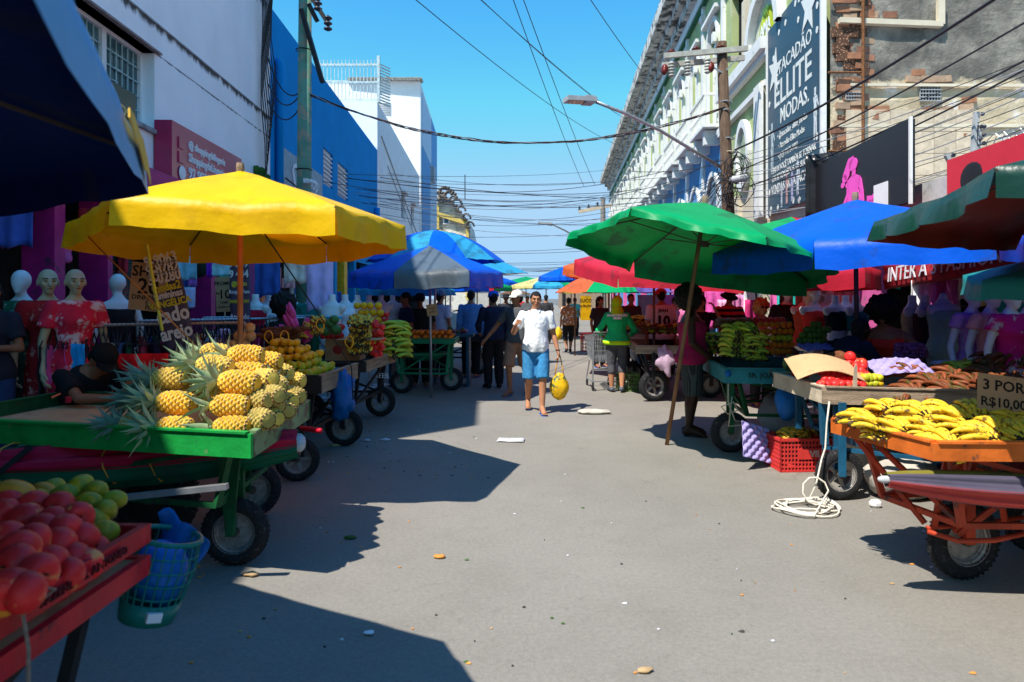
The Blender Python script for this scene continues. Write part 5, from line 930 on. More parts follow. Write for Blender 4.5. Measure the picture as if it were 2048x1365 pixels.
m = MB(); m.ell((-.05, -.19, .13), (.06, .006, .055), 12, 6); m.build('printed_apple', mat('red_print', (.5, .05, .05), var=.3), t)
for i in range(16): fruit('apple', P(650 + (i * 9) % 40 - 4, 672 - (i // 5) * 9, 8.1), 'red apple left of the stacked plantains', 'bagged red apples beside the plantains', .95)
for i in range(20): fruit('apple', P(752 + (i % 3) * 9 - 6 + rr.uniform(-4, 4), 708 - (i // 3) * 11 + rr.uniform(-4, 4), 8.2 + rr.uniform(-.06, .06)), 'crimson apple in the pink net between bananas', 'bagged crimson apples', .95)
for i in range(10): hand('banb', P(716 + (i % 2) * 8, 708 - (i // 2) * 14, 7.95), .15 + .25 * (i % 2), 'spotted brown plantain hand in the tall stack', 'stacked spotted plantains', 5, 1.25)
for r_ in range(5):
    for i in range(4): fruit('orange2', P(716 + i * 13.2 + (r_ % 2) * 5 + FR.uniform(-2, 2), 668 - r_ * 14, 9.2 - .02 * r_), 'yellow orange in the steep stack behind the plantains', 'oranges stacked in a wall', 1.12)
for r_ in range(3):
    for i in range(3): fruit('orange2', P(722 + i * 13.2, 690 - r_ * 12, 9.0), 'yellow orange in the steep stack behind the plantains', 'oranges stacked in a wall', 1.12)
for i in range(12): fruit('apple', P(764 + (i % 2) * 9, 690 - (i // 2) * 12, 9.2), 'deep pink apple beside the orange stack', 'deep pink apples', 1.0)
for i in range(18): hand('bang' if i % 3 else 'banb', P(778 + (i % 3) * 13, 716 - (i // 3) * 11, 9.0 + .1 * (i % 2)), .9 + .5 * (i % 3), 'green yellow banana hand in the slanted pile' if i % 3 else 'spotted banana hand in the slanted pile', 'green bananas in the slanted pile' if i % 3 else 'spotted bananas in the slanted pile', 5, 1.15)
# tangerine cart
GT = mat('green_tube', (.015, .20, .09), rough=.45, var=.15)
c5 = cart('green tube framed cart covered with tangerines', [(-.95, 11.1), (-.95, 12.0), (-2.0, 12.1), (-2.0, 11.2)], .93, .05, [GT], CARD, GT, [(-1.05, 11.85, .2, .05), (-1.85, 11.5, .2)], low=.36)
m = MB(); m.lathe([(.001, -.12), (.25, -.1), (.42, .0), (.44, .02)], (-1.5, 11.6, .66), 20); m.build('barrow_tub', GT, c5, True, smooth=True)
heap('tang', (-1.98, 11.15, .93), (1, -.05, 0), (0, 1, 0), 12, 6, 2, .084, 'orange red tangerine on the green tube cart', 'tangerines on the green cart')
for i in range(10): fruit('lime', P(880 + (i * 9) % 50, 672 - (i % 3) * 7, 12.1), 'green fruit behind the tangerines', 'green fruit behind the tangerines', .9)
m = MB(); m.box((-1.5, 12.6, .93), (1.6, .7, .05)); 
for sx in (-2.2, -.8): m.box((sx, 12.6, .45), (.05, .6, .9))
one('vending_table', m, BLUEP, 'long table with trays behind the tangerine cart', 'table')
for i in range(14): blob('fruit_tray', 'small tray of wrapped red fruit on the table behind the tangerines', 'tray', mat('red_tray', (.4, .05, .06), rough=.3, var=.4), (-2.1 + (i % 7) * .2, 12.45 + .25 * (i // 7), 1.0), .08, 'red fruit trays', sx=(1, 1, .4), seed=i, seg=10)
c6 = cart('dark loaded cart beyond the tangerine cart', [(-.55, 13.6), (-.45, 15.2), (-1.6, 15.3), (-1.6, 13.7)], .85, .1, [BLACKW], BLACKW, BLACK, [(-.72, 14.3, .25, .3)], low=.4)

m = MB(); m.tube([P(165, 462, 5.4), P(290, 590, 5.15), P(415, 716, 4.9)], .006, 5); one('guy_cord', m, mat('orange_cord', (.5, .2, .05)), 'orange cord running from the yellow parasol down to the clothes rack', 'cord', smooth=True)
m = MB(); m.tube([P(525, 462, 4.9), P(645, 640, 5.9), P(703, 735, 6.4), P(706, 800, 6.45)], .006, 5); one('guy_cord', m, BLACK, 'black cord tying the yellow parasol to the guava cart', 'cord', smooth=True)
# ---------------------------------------------------------------- RIGHT CARTS
# nearest: orange banana cart
c7 = cart('orange rimmed banana cart on rusty orange struts', [(2.17, 3.5), (2.0, 4.2), (3.9, 4.6), (4.0, 3.45)], .86, .07, [ORP], CARD, ORR, [(2.58, 3.9, .22, .15), (3.3, 4.3, .2)], low=.4)
m = MB()
for a, b in (((2.05, 4.15, .8), (2.33, 3.85, .33)), ((2.3, 3.6, .8), (2.35, 3.8, .33)), ((2.9, 3.55, .8), (2.45, 3.75, .30)), ((2.55, 3.62, .78), (2.75, 3.8, .33)), ((2.45, 3.6, .8), (2.47, 3.8, .3))): m.bar(a, b, .026)
m.build('frame_strut', ORR, c7, True); m = MB(); m.tube([(2.30, 3.78, .31), (2.42, 3.70, .285), (2.6, 3.68, .295), (2.85, 3.74, .32), (3.3, 3.9, .29)], .014, 7); m.tube([(2.30, 3.78, .33), (2.5, 3.86, .31), (3.2, 4.0, .34)], .012, 7); m.build('bumper_tube', ORR, c7, True, smooth=True)
m = MB(); m.lathe([(.001, -.16), (.3, -.14), (.48, .0), (.5, .02), (.47, .0), (.28, -.12)], (3.1, 4.05, .62), 20); m.build('barrow_tub', ORR, c7, True, smooth=True)
rr = random.Random(9)
bl = 'ripe yellow banana hand on the orange rimmed cart'; bgp = 'ripe banana hands on the orange cart'
spots = [(1712, 838, 4.0, .2, 1.0), (1765, 815, 4.25, -.2, 1.05), (1740, 850, 3.85, .5, .9), (1800, 860, 3.8, -.1, 1.0), (1825, 828, 4.05, .3, 1.05), (1790, 820, 4.3, .4, 1), (1860, 850, 3.8, -.3, 1.05), (1872, 822, 4.15, .6, 1.0), (1905, 858, 3.72, .25, 1.05), (1930, 828, 4.0, -.5, 1.05), (1945, 868, 3.65, .5, .95), (1975, 858, 3.7, .0, 1.05), (2020, 868, 3.66, -.2, 1.0), (2010, 842, 3.9, .35, 1.05), (2060, 860, 3.7, .1, 1.05), (1880, 880, 3.6, .1, .9), (2050, 840, 4.0, .5, 1.0), (1960, 836, 4.1, .8, .95), (1830, 868, 3.75, .8, .85)]
so_ = sorted(range(len(spots)), key=lambda k: spots[k][0])
for i, (px, py, d, rz, s_) in enumerate(spots):
    nm_ = ORD[so_.index(i) % 10] + (' from the left' if so_.index(i) < 10 else ' after the tenth'); bl = 'ripe yellow banana hand in the upper layer of the orange cart, ' + nm_; bl2 = bl.replace('upper', 'lower')
    hand('ban', P(px, py, d) - Vector((0, 0, .03)), rz + .3, bl, bgp, 7, s_ * .86, tilt=rr.uniform(-.15, .25), roll=rr.uniform(-.35, .35))
    hand('ban', P(px + 16, py + 14, d - .03) - Vector((0, 0, .05)), rz - .6, bl2, bgp, 6, s_ * .8, tilt=rr.uniform(-.1, .2), roll=rr.uniform(-.5, .5))
def placard(label, c, w_, h, lines, rx=0.0, rz=0.0, ry=0.0, stick=None, ink=INK, mm=CARD):
    t = thing('price_sign', label, 'sign', c); t.rotation_euler = (rx, ry, rz); m = MB(); m.box((0, 0, h / 2), (w_, .006, h)); m.build('cardboard_sheet', mm, t)
    for tx, sz, z, x in lines: text(tx, sz, (x, -.0035, z), (1, 0, 0), (0, 0, 1), ink, t, ext=.0012, bold=sz * .018)
    if stick: m = MB(); m.bar((stick[0], .01, -stick[1]), (stick[0], .01, h * .2), .02, .01); m.build('stick', PALEW, t)
    return t
placard('brown cardboard price sign reading 3 POR 10 among bananas', P(2006, 826, 3.95), .28, .215, [('3 POR', .085, .125, .0), ('R$10,00', .075, .03, .0)], rx=-.2, ry=.12, rz=-.1)
# folded parasol under it
rolled('folded grey, mustard and maroon parasol slung under the orange cart', (3.35, 3.55, .60), (1.93, 3.52, .665), .085, [tarp('roll_grey', (.09, .08, .12), .1), tarp('roll_mustard', (.20, .17, .03), .1), tarp('roll_maroon', (.16, .03, .06), .1), tarp('roll_grey', (.09, .08, .12), .1), tarp('roll_red2', (.55, .06, .05), .1)], mat('dull_metal', (.5, .5, .5), rough=.6), .26)
# second: blue framed cart
c8 = cart('blue steel framed cart with pale wooden rim selling apples and dark plantains', [(2.5, 5.45), (2.5, 6.45), (4.9, 6.3), (4.6, 5.0)], .89, .11, [PALEW, WOOD, WOOD, WOOD], BLACKW, BLUEP, [(2.6, 5.42, .2, .1, 'spoke'), (3.9, 5.6, .2)], low=.42)
m = MB(); m.bar((2.52, 5.5, .42), (2.50, 5.5, .8), .05); m.bar((2.6, 6.2, .42), (2.6, 6.2, .8), .045); m.bar((2.5, 5.5, .40), (3.3, 5.2, .36), .03); m.bar((2.6, 5.5, .75), (3.3, 5.3, .32), .035); m.build('frame_strut', BLUEP, c8, True)
placard('plain bent cardboard flap on top of the apple tray', (2.86, 5.72, .92), .01, .01, [])
bpy.data.objects.remove([o for o in bpy.data.objects if o.get('label', '').startswith('plain bent')][0].children[0]); bpy.data.objects.remove([o for o in bpy.data.objects if o.get('label', '').startswith('plain bent')][0])
m = MB()
def fc(u, v): x = lerp(2.35, 2.86, u); return Vector((x, 5.62 + .28 * v - .1 * u, .93 + .15 * v + .08 * math.sin(PI * u) * (1 - .3 * v) - .02 * v * u))
m.grid(fc, 12, 6); one('cardboard_flap', m, CARD, 'sunlit bent cardboard sheet covering the apple tray', 'cardboard', solid=.006)
m = MB(); m.prism([(-.018, 0), (.018, 0), (.012, .17), (0, .2), (-.012, .17)], (2.72, 5.42, .885), (1, 0, 0), (0, -.1, 1), .006); one('wooden_stake', m, PALEW, 'small wooden stake stuck before the cardboard sheet', 'stake')
for i in range(34):
    px = 1642 + (i * 13.7) % 92; row = i // 8; fruit('apple', P(px, 770 - row * 9, 5.55 + .07 * row), 'shiny red apple beside the cardboard sheet', 'red apples on the blue cart', .95)
for i in range(7): fruit('apple', P(1700 + (i % 3) * 12, 742 - (i // 3) * 14, 5.9), 'shiny red apple beside the cardboard sheet', 'red apples on the blue cart', 1.15)
for i in range(8): fruit('mango', P(1730 + (i * 9) % 36, 768 - (i // 4) * 12, 5.6), 'yellow green carambola like fruit beside the apples', 'yellow green fruit by the apples', .9)
def eggtray(label, c, nx, ny, rx=0.0, ry=0.0, rz=0.0, mm=None, curve=.0):
    m = MB(); d = .048
    def fn(u, v): x = (u - .5) * nx * d; y = (v - .5) * ny * d; return Vector((x, y, .020 * math.sin(x / d * PI + PI / 2 * (nx % 2)) * math.sin(y / d * PI + PI / 2 * (ny % 2)) - curve * x * x))
    m.grid(fn, nx * 4, ny * 4); o = m.build('egg_tray', mm, None, smooth=True, solid=.003); o.location = c; o.rotation_euler = (rx, ry, rz); return tag(o, label, 'egg tray')
LIL = mat('lilac_pulp', (.36, .30, .62), rough=.85, var=.1, scale=12, bump=.2); LILD = mat('violet_pulp', (.16, .14, .42), rough=.85, var=.1, scale=12)
eggtray('lilac egg tray lying upturned over the plantains', P(1800, 735, 5.9) + Vector((0, 0, .02)), 10, 6, rx=.35, ry=-.04, rz=-.05, mm=LIL, curve=.5); eggtray('violet egg tray behind the cardboard sheet', P(1640, 693, 7.0), 8, 6, rx=.15, mm=LILD, curve=.4)
eggtray('lilac egg tray standing on edge against the red crate', (2.32, 6.45, .24), 8, 7, rx=1.25, ry=.3, rz=.5, mm=LIL, curve=.3)
for i in range(40): 
    o = obj('grape', fmesh('lime'), None, P(1790 + (i * 17) % 62, 712 - (i // 10) * 7, 6.2 + .01 * (i % 4)), None, .62); o.data = FM.setdefault('grape', FM['lime'].copy()); o.data.materials.clear() if i == 0 else None
    if i == 0: o.data.materials.append(GRAPE)
    tag(o, 'dark purple grape in the bunches behind the lilac tray', 'grape', 'purple grapes')
for i in range(30):
    px = 1800 + (i * 37) % 230; row = (i * 7) % 4; hand('banr', P(px, 795 - row * 17, 5.35 + .18 * row) - Vector((0, 0, .04)), FR.uniform(-.6, .6), 'dark red brown plantain hand in the shade of the cart', 'dark red plantains', 5, .95, roll=FR.uniform(-.3, .3))
for i in range(5): hand('bang', P(1905 + i * 14, 742, 6.1), .4 * i, 'green banana hand between red plantains and mannequins', 'green bananas behind red plantains', 5, .8)
for i in range(9): hand('banr', P(1985 + (i % 3) * 24, 752 - (i // 3) * 11, 6.0), .3 * i, 'large reddish plantain hand heaped highest at the frame edge', 'heaped reddish plantains', 6, 1.05)
m = MB(); m.ell(P(1925, 727, 6.4), (.3, .18, .03), 14, 6); one('white_plate', m, WTXT, 'white tray with small yellow peppers by the mannequins', 'tray', smooth=True)
for i in range(5): p = P(1925 + i * 7, 722 - (i % 2) * 4, 6.35); m = MB(); m.tube([p + Vector((.03 * k, 0, .012 * math.sin(k * 1.3))) for k in range(-1, 3)], [.004, .012, .012, .004], 6); one('pepper', m, BAN, 'small yellow pepper on the white tray', 'pepper', 'yellow peppers', smooth=True)
blob('cassava_sack', 'brown cassava roots heaped behind the grapes', 'sack', CASS, P(1690, 722, 6.4), .12, sx=(1.5, 1, .8), amp=.3)
# third: teal cart with green bananas
c9 = cart('teal sided cart with green bananas and stacked oranges', [(2.2, 7.0), (2.35, 8.3), (4.3, 8.2), (4.2, 6.75)], .88, .13, [TEALP], BLACKW, GDARK, [(2.27, 7.1, .21, .1), (3.6, 7.5, .2)], low=.38)
text('SR. JOAO · 91 92 6414', .075, (2.75, 6.885, .795), (1, -.11, 0), (0, 0, 1), INK, c9, True)
blob('rag', 'blue rag knotted on the teal cart corner', 'rag', BAGB, (2.2, 6.95, .83), .03, seed=3, seg=10)
for i in range(9): hand('bang', P(1425 + (i % 3) * 14 , 708 - (i // 3) * 13, 8.2 - .1 * (i % 3)), .8 + .3 * (i % 3), 'yellow green banana hand at the near end of the teal cart', 'yellow green banana hands', 5, .95)
for i in range(12): hand('bang', P(1468 + (i % 2) * 22, 716 - (i // 2) * 10, 7.35), .1 + .25 * (i % 2), 'large green banana hand stacked on the teal cart', 'stacked large green bananas', 6, 1.05)
for i in range(12): hand('bang', P(1505 + (i % 3) * 8, 722 - (i // 3) * 14, 7.3), 1.3, 'bright green banana hand before the orange stack', 'bright green banana hands', 4, .8)
for r_ in range(5):
    for i in range(6): fruit('tang' if r_ % 4 != 2 else 'mango', P(1521 + i * 11.5 + (r_ % 2) * 4, 704 - r_ * 13.5, 7.55 + .05 * r_), 'glowing orange in the regular stack on the teal cart', 'oranges stacked on the teal cart', .95)
for i in range(16): fruit('apple', P(1490 + (i * 11) % 80, 648 - (i // 8) * 7, 8.2), 'dark red fruit behind the orange stack', 'dark red fruit on the teal cart', 1.0)
for i in range(20): fruit('lime', P(1600 + (i * 9.5) % 52 + (i // 6) * 4, 682 - (i // 6) * 11, 7.4), 'dark green lime in the shaded pyramid', 'limes on the teal cart', 1.1)
for i in range(6): hand('banr', P(1450 + i * 9, 655, 8.1), .2 * i, 'red brown plantain hand on top of the teal cart', 'plantains on top of the teal cart', 5, .95)
blob('watermelon', 'small round striped watermelon beside the cardboard', 'watermelon', mat('melon_stripe', (.02, .07, .02), kind='wave', scale=9, col2=(.12, .2, .05)), P(1585, 728, 6.5), .09, amp=.0)
for i in range(3): fruit('apple', P(1592 + i * 9, 748, 6.3), 'red fruit at the pale wooden rim', 'red fruit at the pale rim', 1.1)
# tie ropes, strut, rope coil
m = MB(); rr = random.Random(2); base = Vector((2.22, 5.22, 0)); pts = [(2.52, 5.42, .78), (2.49, 5.40, .6), (2.47, 5.38, .42), (2.42, 5.33, .35), (2.36, 5.3, .15), (2.28, 5.26, .04)]
for k in range(150):
    a = k * .2; r_ = .17 + .075 * math.sin(k * .137) + .012 * math.sin(k * .9); pts.append((2.24 + r_ * 1.15 * math.cos(a) + .05 * math.sin(k * .07), 5.17 + r_ * .9 * math.sin(a), .014 + .012 * (1 + math.sin(k * .53))))
for k in range(10): a = k * .65; pts.append((2.33 + .1 * math.cos(a), 5.24 + .03 * math.sin(a), .12 + .1 * math.sin(a)))
m.tube(pts, .007, 6); one('rope_coil', m, mat('white_rope', (.72, .66, .55), rough=.9, var=.15, scale=80, bump=.4), 'white rope hanging from the blue frame and coiled on the road', 'rope', smooth=True)
m = MB(); m.tube([(2.22, 7.0, .86), (2.2, 6.95, .55), (2.28, 6.98, .35), (2.42, 6.9, .33), (2.2, 6.93, .3), (2.24, 6.95, .6)], .007, 6); m.tube([(2.2, 6.95, .42), (2.12, 6.92, .5), (2.24, 6.9, .55), (2.3, 6.95, .46), (2.2, 6.95, .42)], .007, 6); one('rope', m, ROPE, 'pale rope looped round the front post of the teal cart', 'rope', smooth=True)
# red crate with plantains
CR = mat('red_crate_plastic', (.62, .045, .04), rough=.4, var=.1); k1 = crate('red plastic crate of spotted plantains on the road', (2.72, 6.45, 0), (.52, .34, .31), .05, CR, nx=16, nz=7)
m = MB(); m.box((.06, -.178, .17), (.3, .01, .1)); m.build('name_panel', CR, k1); text('VILE', .08, (.08, -.185, .145), (1, 0, 0), (0, 0, 1), mat('faded_print', (.6, .4, .4)), k1, bold=.003)
for i in range(8): hand('banb', Vector((2.58 + .07 * (i % 5), 6.42 + .05 * (i % 2), .26 + .04 * (i // 4))), i * .8, 'spotted plantain hand in the red crate', 'plantains in the red crate', 4, .85, roll=FR.uniform(-.5, .5))
SACK = mat('pale_sack', (.42, .38, .33), rough=.9, var=.15, bump=.5, bscale=10)
blob('sack', 'pale full sack leaning under the blue framed cart', 'sack', SACK, (3.2, 5.95, .3), .28, sx=(1.1, .8, 1.1)); blob('sack', 'second pale sack lying under the blue framed cart behind the wheel', 'sack', SACK, (3.15, 5.5, .16), .2, sx=(1.4, 1, .8), seed=4)
blob('plastic_bag', 'white plastic bag tied under the orange cart', 'bag', mat('white_bag', (.5, .52, .56)), (2.75, 3.95, .68), .1, sx=(1, 1, 1.3), seed=9); blob('white_bundle', 'whitish bundle beneath the teal cart', 'bag', mat('white_bag', (.5, .52, .56)), (3.0, 7.6, .3), .25, seed=5); blob('blue_bag', 'deep blue bag hanging behind the pale rim', 'bag', BAGB, (2.62, 6.5, .62), .13, sx=(.8, .8, 1.4), seed=6)
blob('stone', 'small white chipped stone chocking the cart wheel', 'stone', WHITE2, (2.08 + .0, 5.42, .03), .0, seg=8) if False else None
m = MB(); m.ell((2.78, 5.22, .03), (.05, .035, .035), 7, 5); one('wheel_chock', m, WHITE2, 'small white stone chocking the blue cart wheel', 'stone')
# fourth cart behind the woman
c10 = cart('low dark cart with bananas and a pink bag behind the standing woman', [(1.95, 10.6), (2.1, 12.2), (3.7, 12.0), (3.6, 10.4)], .86, .1, [WOOD], BLACKW, BLACK, [(2.2, 10.6, .24, .2, 'spoke'), (3.2, 11, .2)], low=.4)
for i in range(12): hand('bang' if i % 2 else 'banr', P(1288 + (i % 6) * 12, 668 - (i // 6) * 9, 11.2), .3 * i, 'banana hand on the low cart at the number ten shirt', 'bananas on the low dark cart', 4, .95)
blob('pink_bag', 'pale pink plastic bag hanging off the low dark cart', 'bag', mat('pink_bag', (.62, .42, .55), rough=.4, trans=.2, bump=.4, bscale=14), (2.33, 10.38, .66), .115, sx=(1, .5, 1.6), seed=2, amp=.6)
c11 = cart('small stall cart piled with yellow bananas beside the green shirt', [(2.0, 12.6), (2.1, 14.0), (3.2, 14.0), (3.1, 12.6)], .88, .08, [PALEW], BLACKW, BLACK, [(2.3, 12.9, .2), (2.9, 13.2, .2)], low=.4)
for i in range(12): hand('ban' if i % 3 else 'banb', P(1262 + (i % 4) * 12, 660 - (i // 4) * 9, 12.9), .5 * i, 'ripe banana hand beside the green shirt', 'bananas beside the green shirt', 5, 1.0)
for i, (px, py, s_, mt_, lab) in enumerate(((1270, 700, .16, mat('white_bag', (.5, .52, .56)), 'white carrier bag hanging off the banana stall'), (1283, 705, .19, BAGB, 'blue carrier bag hanging off the banana stall'), (1292, 700, .15, mat('maroon_bag', (.25, .02, .04)), 'maroon carrier bag hanging off the banana stall'))): blob('carrier_bag', lab, 'bag', mt_, P(px, py, 12.4), s_ * .8, sx=(.7, .6, 1.5), seed=i)
crate('small olive green crate on the road beside the low cart', (2.02, 11.9, 0), (.3, .4, .3), .1, mat('olive_crate', (.12, .2, .05)), nx=6, nz=4)
KR = crate('red latticed crate standing on end before the green chair', (2.35, 20.6, 0), (.5, .34, .55), .1, CR, nx=6, nz=5)
t = thing('plastic_chair', 'lime green plastic chair stacked by the yellow banner', 'chair', (2.75, 21.2, 0)); LG = mat('lime_plastic', (.30, .55, .03), rough=.35); m = MB(); m.box((0, 0, .42), (.42, .42, .04)); m.build('seat', LG, t); m = MB(); m.box((0, .2, .66), (.42, .04, .14)); m.bar((-.19, .2, .42), (-.19, .2, .7), .04); m.bar((.19, .2, .42), (.19, .2, .7), .04); m.build('backrest', LG, t)
for a, b in ((-1, -1), (1, -1), (1, 1), (-1, 1)): m = MB(); m.bar((a * .18, b * .18, .42), (a * .21, b * .21, 0), .045); m.build('leg', LG, t)
t = thing('banner', 'yellow hanging banner reading SUCOS by the red crate', 'banner', P(1172, 690, 17.5)); m = MB(); a = P(1161, 641, 17.5); b = P(1182, 592, 17.5); m.box(((a.x + b.x) / 2, 17.5, (a.z + b.z) / 2), (b.x - a.x, .02, b.z - a.z)); m.build('banner_sheet', tarp('banner_yellow', (.85, .50, .01), .3), t, True)
text('SUCO', .12, ((a.x + b.x) / 2, 17.485, b.z - .16), (1, 0, 0), (0, 0, 1), INK, t, True); text('de FRUTAS', .07, ((a.x + b.x) / 2, 17.485, b.z - .28), (1, 0, 0), (0, 0, 1), INK, t, True)
# ---------------------------------------------------------------- signs and banners on the left
def flag(label, s0, px, pyt, pyb, wpx, d, lines, mm, tilt=0.0, tm=WTXT):
    t = thing('banner', label, 'banner', (P(px, 0, d).x, d, P(0, pyb, d).z)); w_ = wpx * d / F; h = (pyb - pyt) * d / F; t.rotation_euler = (0, tilt, 0); m = MB()
    def fn(u, v): return Vector(((u - .5) * w_, .012 * math.sin(v * 9 + u * 3), h * v))
    m.grid(fn, 6, 14); m.build('banner_sheet', mm, t, smooth=True, solid=.003)
    for tx, sz, z, col in lines: text(tx, sz, (0, -.02, z * h), (1, 0, 0), (0, 0, 1), col, t, ext=.0015, bold=sz * .03, sx=.8)
    return t
YTX = mat('yellow_print', (.75, .68, .05), rough=.6, var=.03); PUR = mat('dark_purple_vinyl', (.10, .08, .13), rough=.5, var=.1)
f1 = flag('dark purple flag banner reading modas2 and EVANGELICA behind the green pole', 0, 362, 512, 694, 62, 6.0, [('9-9063', .13, .93, WTXT), ('9-8782', .13, .83, WTXT), ('3-0280', .13, .73, WTXT), ('modas2', .10, .635, YTX), ('femininas', .085, .555, WTXT), ('VANGÉLICA', .085, .46, YTX), ('cado', .19, .29, WTXT), ('arejo', .17, .1, WTXT)], PUR, tilt=-.22)
f2 = flag('dark purple flag banner reading Atacado e Varejo behind the yellow parasol pole', 0, 482, 500, 690, 40, 7.9, [('981 909', .10, .93, WTXT), ('9 239', .12, .82, WTXT), ('9 434', .12, .71, WTXT), ('@from', .075, .62, YTX), ('Roupas Fem', .06, .54, WTXT), ('MARLEVAM', .055, .44, YTX), ('Atacado', .085, .27, WTXT), ('e Varejo', .09, .1, WTXT)], PUR, tilt=-.02)
m = MB(); m.cap(P(294, 492, 5.6), P(324, 660, 5.6), .013, .013, 8); one('lime_pole', m, mat('lime_pole', (.55, .62, .08), rough=.5), 'lime yellow pole leaning before the purple banner', 'pole', smooth=True)
placard('tan cardboard sign reading SHO 20 DINHE E PIX', P(292, 622, 6.0), .32, .42, [('SHOP', .13, .30, .01), ('20', .19, .15, .0), ('DINHEIRO', .058, .095, 0), ('E', .045, .055, 0), ('PIX', .055, .01, 0.03)], ry=.1)
placard('tan cardboard sign reading PROMO R$ 10', P(449, 624, 8.2), .19, .42, [('PROMO', .062, .32, 0), ('10', .15, .16, .01), ('R$', .04, .21, -.07), ('TOME', .035, .1, 0), ('DINHEIRO PIX', .024, .05, 0)], ry=-.04, stick=(0, .5))
placard('small cardboard notice hanging on the grey parasol pole', P(866, 632, 10.6), .17, .18, [('TANGERINA', .022, .11, 0), ('6 POR 5', .03, .05, 0)], ry=-.15)
# ---------------------------------------------------------------- clothes racks
HG = MB(); HG.tube([(-.19, 0, -.12), (-.02, 0, -.02), (0, 0, 0), (.02, 0, -.02), (.19, 0, -.12), (-.19, 0, -.12)], .006, 5); HG.tube([(0, 0, 0), (0, 0, .035), (.018, 0, .06), (0, 0, .078), (-.015, 0, .07)], .0035, 5); hgm = HG.mesh('hanger', BLACK)
GCOL = [cloth('g%d' % i, c) for i, c in enumerate(((.5, .03, .05), (.02, .02, .025), (.32, .25, .55), (.6, .1, .35), (.5, .45, .38), (.015, .1, .05), (.03, .1, .35), (.6, .6, .62), (.04, .03, .08), (.25, .05, .12)))]
STRIPE = cloth('lilac_stripe', (.30, .2, .5), kind='wave', scale=14, col2=(.6, .55, .75))
def rack(label, a, b, z, n, glabel, grp, cols, gl=.55, seed=0, bare=.4):
    a = Vector((*a, 0)); b = Vector((*b, 0)); t = thing('clothes_rack', label, 'clothes rack', (a + b) / 2); m = MB(); m.tube([a + Vector((0, 0, z)), b + Vector((0, 0, z))], .014, 8); m.build('rail', STEEL, t, True)
    for p in (a, b): m = MB(); m.tube([p, p + Vector((0, 0, z))], .014, 8); m.build('upright', STEEL, t, True); m = MB(); m.bar(p + Vector((0, -.2, .02)), p + Vector((0, .2, .02)), .03); m.build('foot', STEEL, t, True)
    d = (b - a).normalized(); ang = math.atan2(d.y, d.x) + PI / 2; rn = random.Random(seed)
    for i in range(n):
        p = a.lerp(b, (i + .5) / n) + Vector((0, 0, z - .078 + .014)); an = ang + rn.uniform(-.25, .25); o = obj('hanger', hgm, None, p, (0, 0, an)); tag(o, 'black plastic hanger on ' + glabel, 'hanger', 'hangers on ' + grp)
        if rn.random() > bare: drape('garment', 'folded garment hanging from ' + glabel, 'clothing', rn.choice(cols), p + Vector((0, 0, -.10)), rn.uniform(.26, .36), gl * rn.uniform(.7, 1.15), an, 'garments on ' + grp, seed=i, folds=2, taper=-.1)
    return t
rack('long low rack crowded with black hangers behind the pineapple cart', (-4.05, 5.9), (-2.62, 6.7), 1.36, 46, 'the rack behind the pineapples', 'the front rack', GCOL, .5, 1, .55)
rack('second low rack of black hangers closer to the purple banners', (-3.95, 7.2), (-2.55, 8.4), 1.36, 40, 'the rack by the purple banners', 'the middle rack', GCOL, .45, 2, .5)
rack('third rack with striped lilac and beige clothes beyond the banners', (-3.8, 8.4), (-2.75, 9.4), 1.36, 30, 'the rack past the banners', 'the far rack', GCOL + [STRIPE], .5, 3, .2)
drape('red_skirt', 'bright red skirt hanging in front of the black hangers', 'clothing', cloth('red_bright', (.55, .008, .012)), (-3.02, 5.55, 1.15), .42, .55, .2, folds=2)
drape('patterned_cloth', 'dark green cloth printed with big pale leaves at the left edge', 'clothing', cloth('leaf_print', (.008, .03, .02), kind='voronoi', scale=7, col2=(.2, .3, .12)) if False else cloth('leaf_print', (.25, .30, .12), kind='voronoi', scale=6, col2=(.008, .035, .022)), (-4.15, 5.9, 1.13), .75, .8, .3, folds=2)
drape('striped_top', 'lilac striped top facing the street on the far rack', 'clothing', STRIPE, P(447, 658, 7.7), .13, .18, 0.1); drape('beige_garment', 'beige trousers clipped on the rack beside the lilac top', 'clothing', cloth('beige', (.42, .36, .3)), P(393, 668, 6.9), .17, .3, .0, taper=-.2)
drape('blue_garment', 'bright blue garment slung behind the seated vendor', 'clothing', cloth('sky_blue', (.02, .28, .6)), P(140, 690, 5.4) + Vector((0, .1, 0)), .2, .3, -.5, folds=1)
for i, (px, py, w_, h, c, lab) in enumerate(((535, 520, .35, .5, (.03, .08, .3), 'blue garment hung high at the orange pillar'), (590, 515, .3, .35, (.55, .5, .45), 'beige shorts hung under the shop ceiling'), (640, 512, .35, .75, (.42, .35, .62), 'lilac shirt hung beside the green pole'), (345, 505, .2, .2, (.02, .5, .15), 'green bikini hung beneath the yellow parasol'), (372, 512, .25, .3, (.2, .4, .5), 'bunch of pale blue underwear in plastic under the parasol'), (425, 510, .14, .28, (.25, .03, .5), 'purple garment hung under the yellow parasol'), (445, 520, .25, .2, (.3, .5, .55), 'pale plastic bags of underwear above the promo sign'), (370, 575, .25, .25, (.4, .4, .6), 'bundle of lilac socks on the dark stall'))): drape('hanging_garment', lab, 'clothing', cloth('hang%d' % i, c), P(px, py, 9.3 if px > 500 else 8.6), w_, h, .1 * i, folds=2, seed=i)
m = MB(); c = P(398, 510, 8.9); m.ell(c - Vector((0, 0, .1)), (.14, .08, .2), 14, 8); one('dark_backpack', m, cloth('pack', (.015, .03, .02)), 'dark green round backpack hung beneath the yellow parasol', 'backpack', smooth=True)
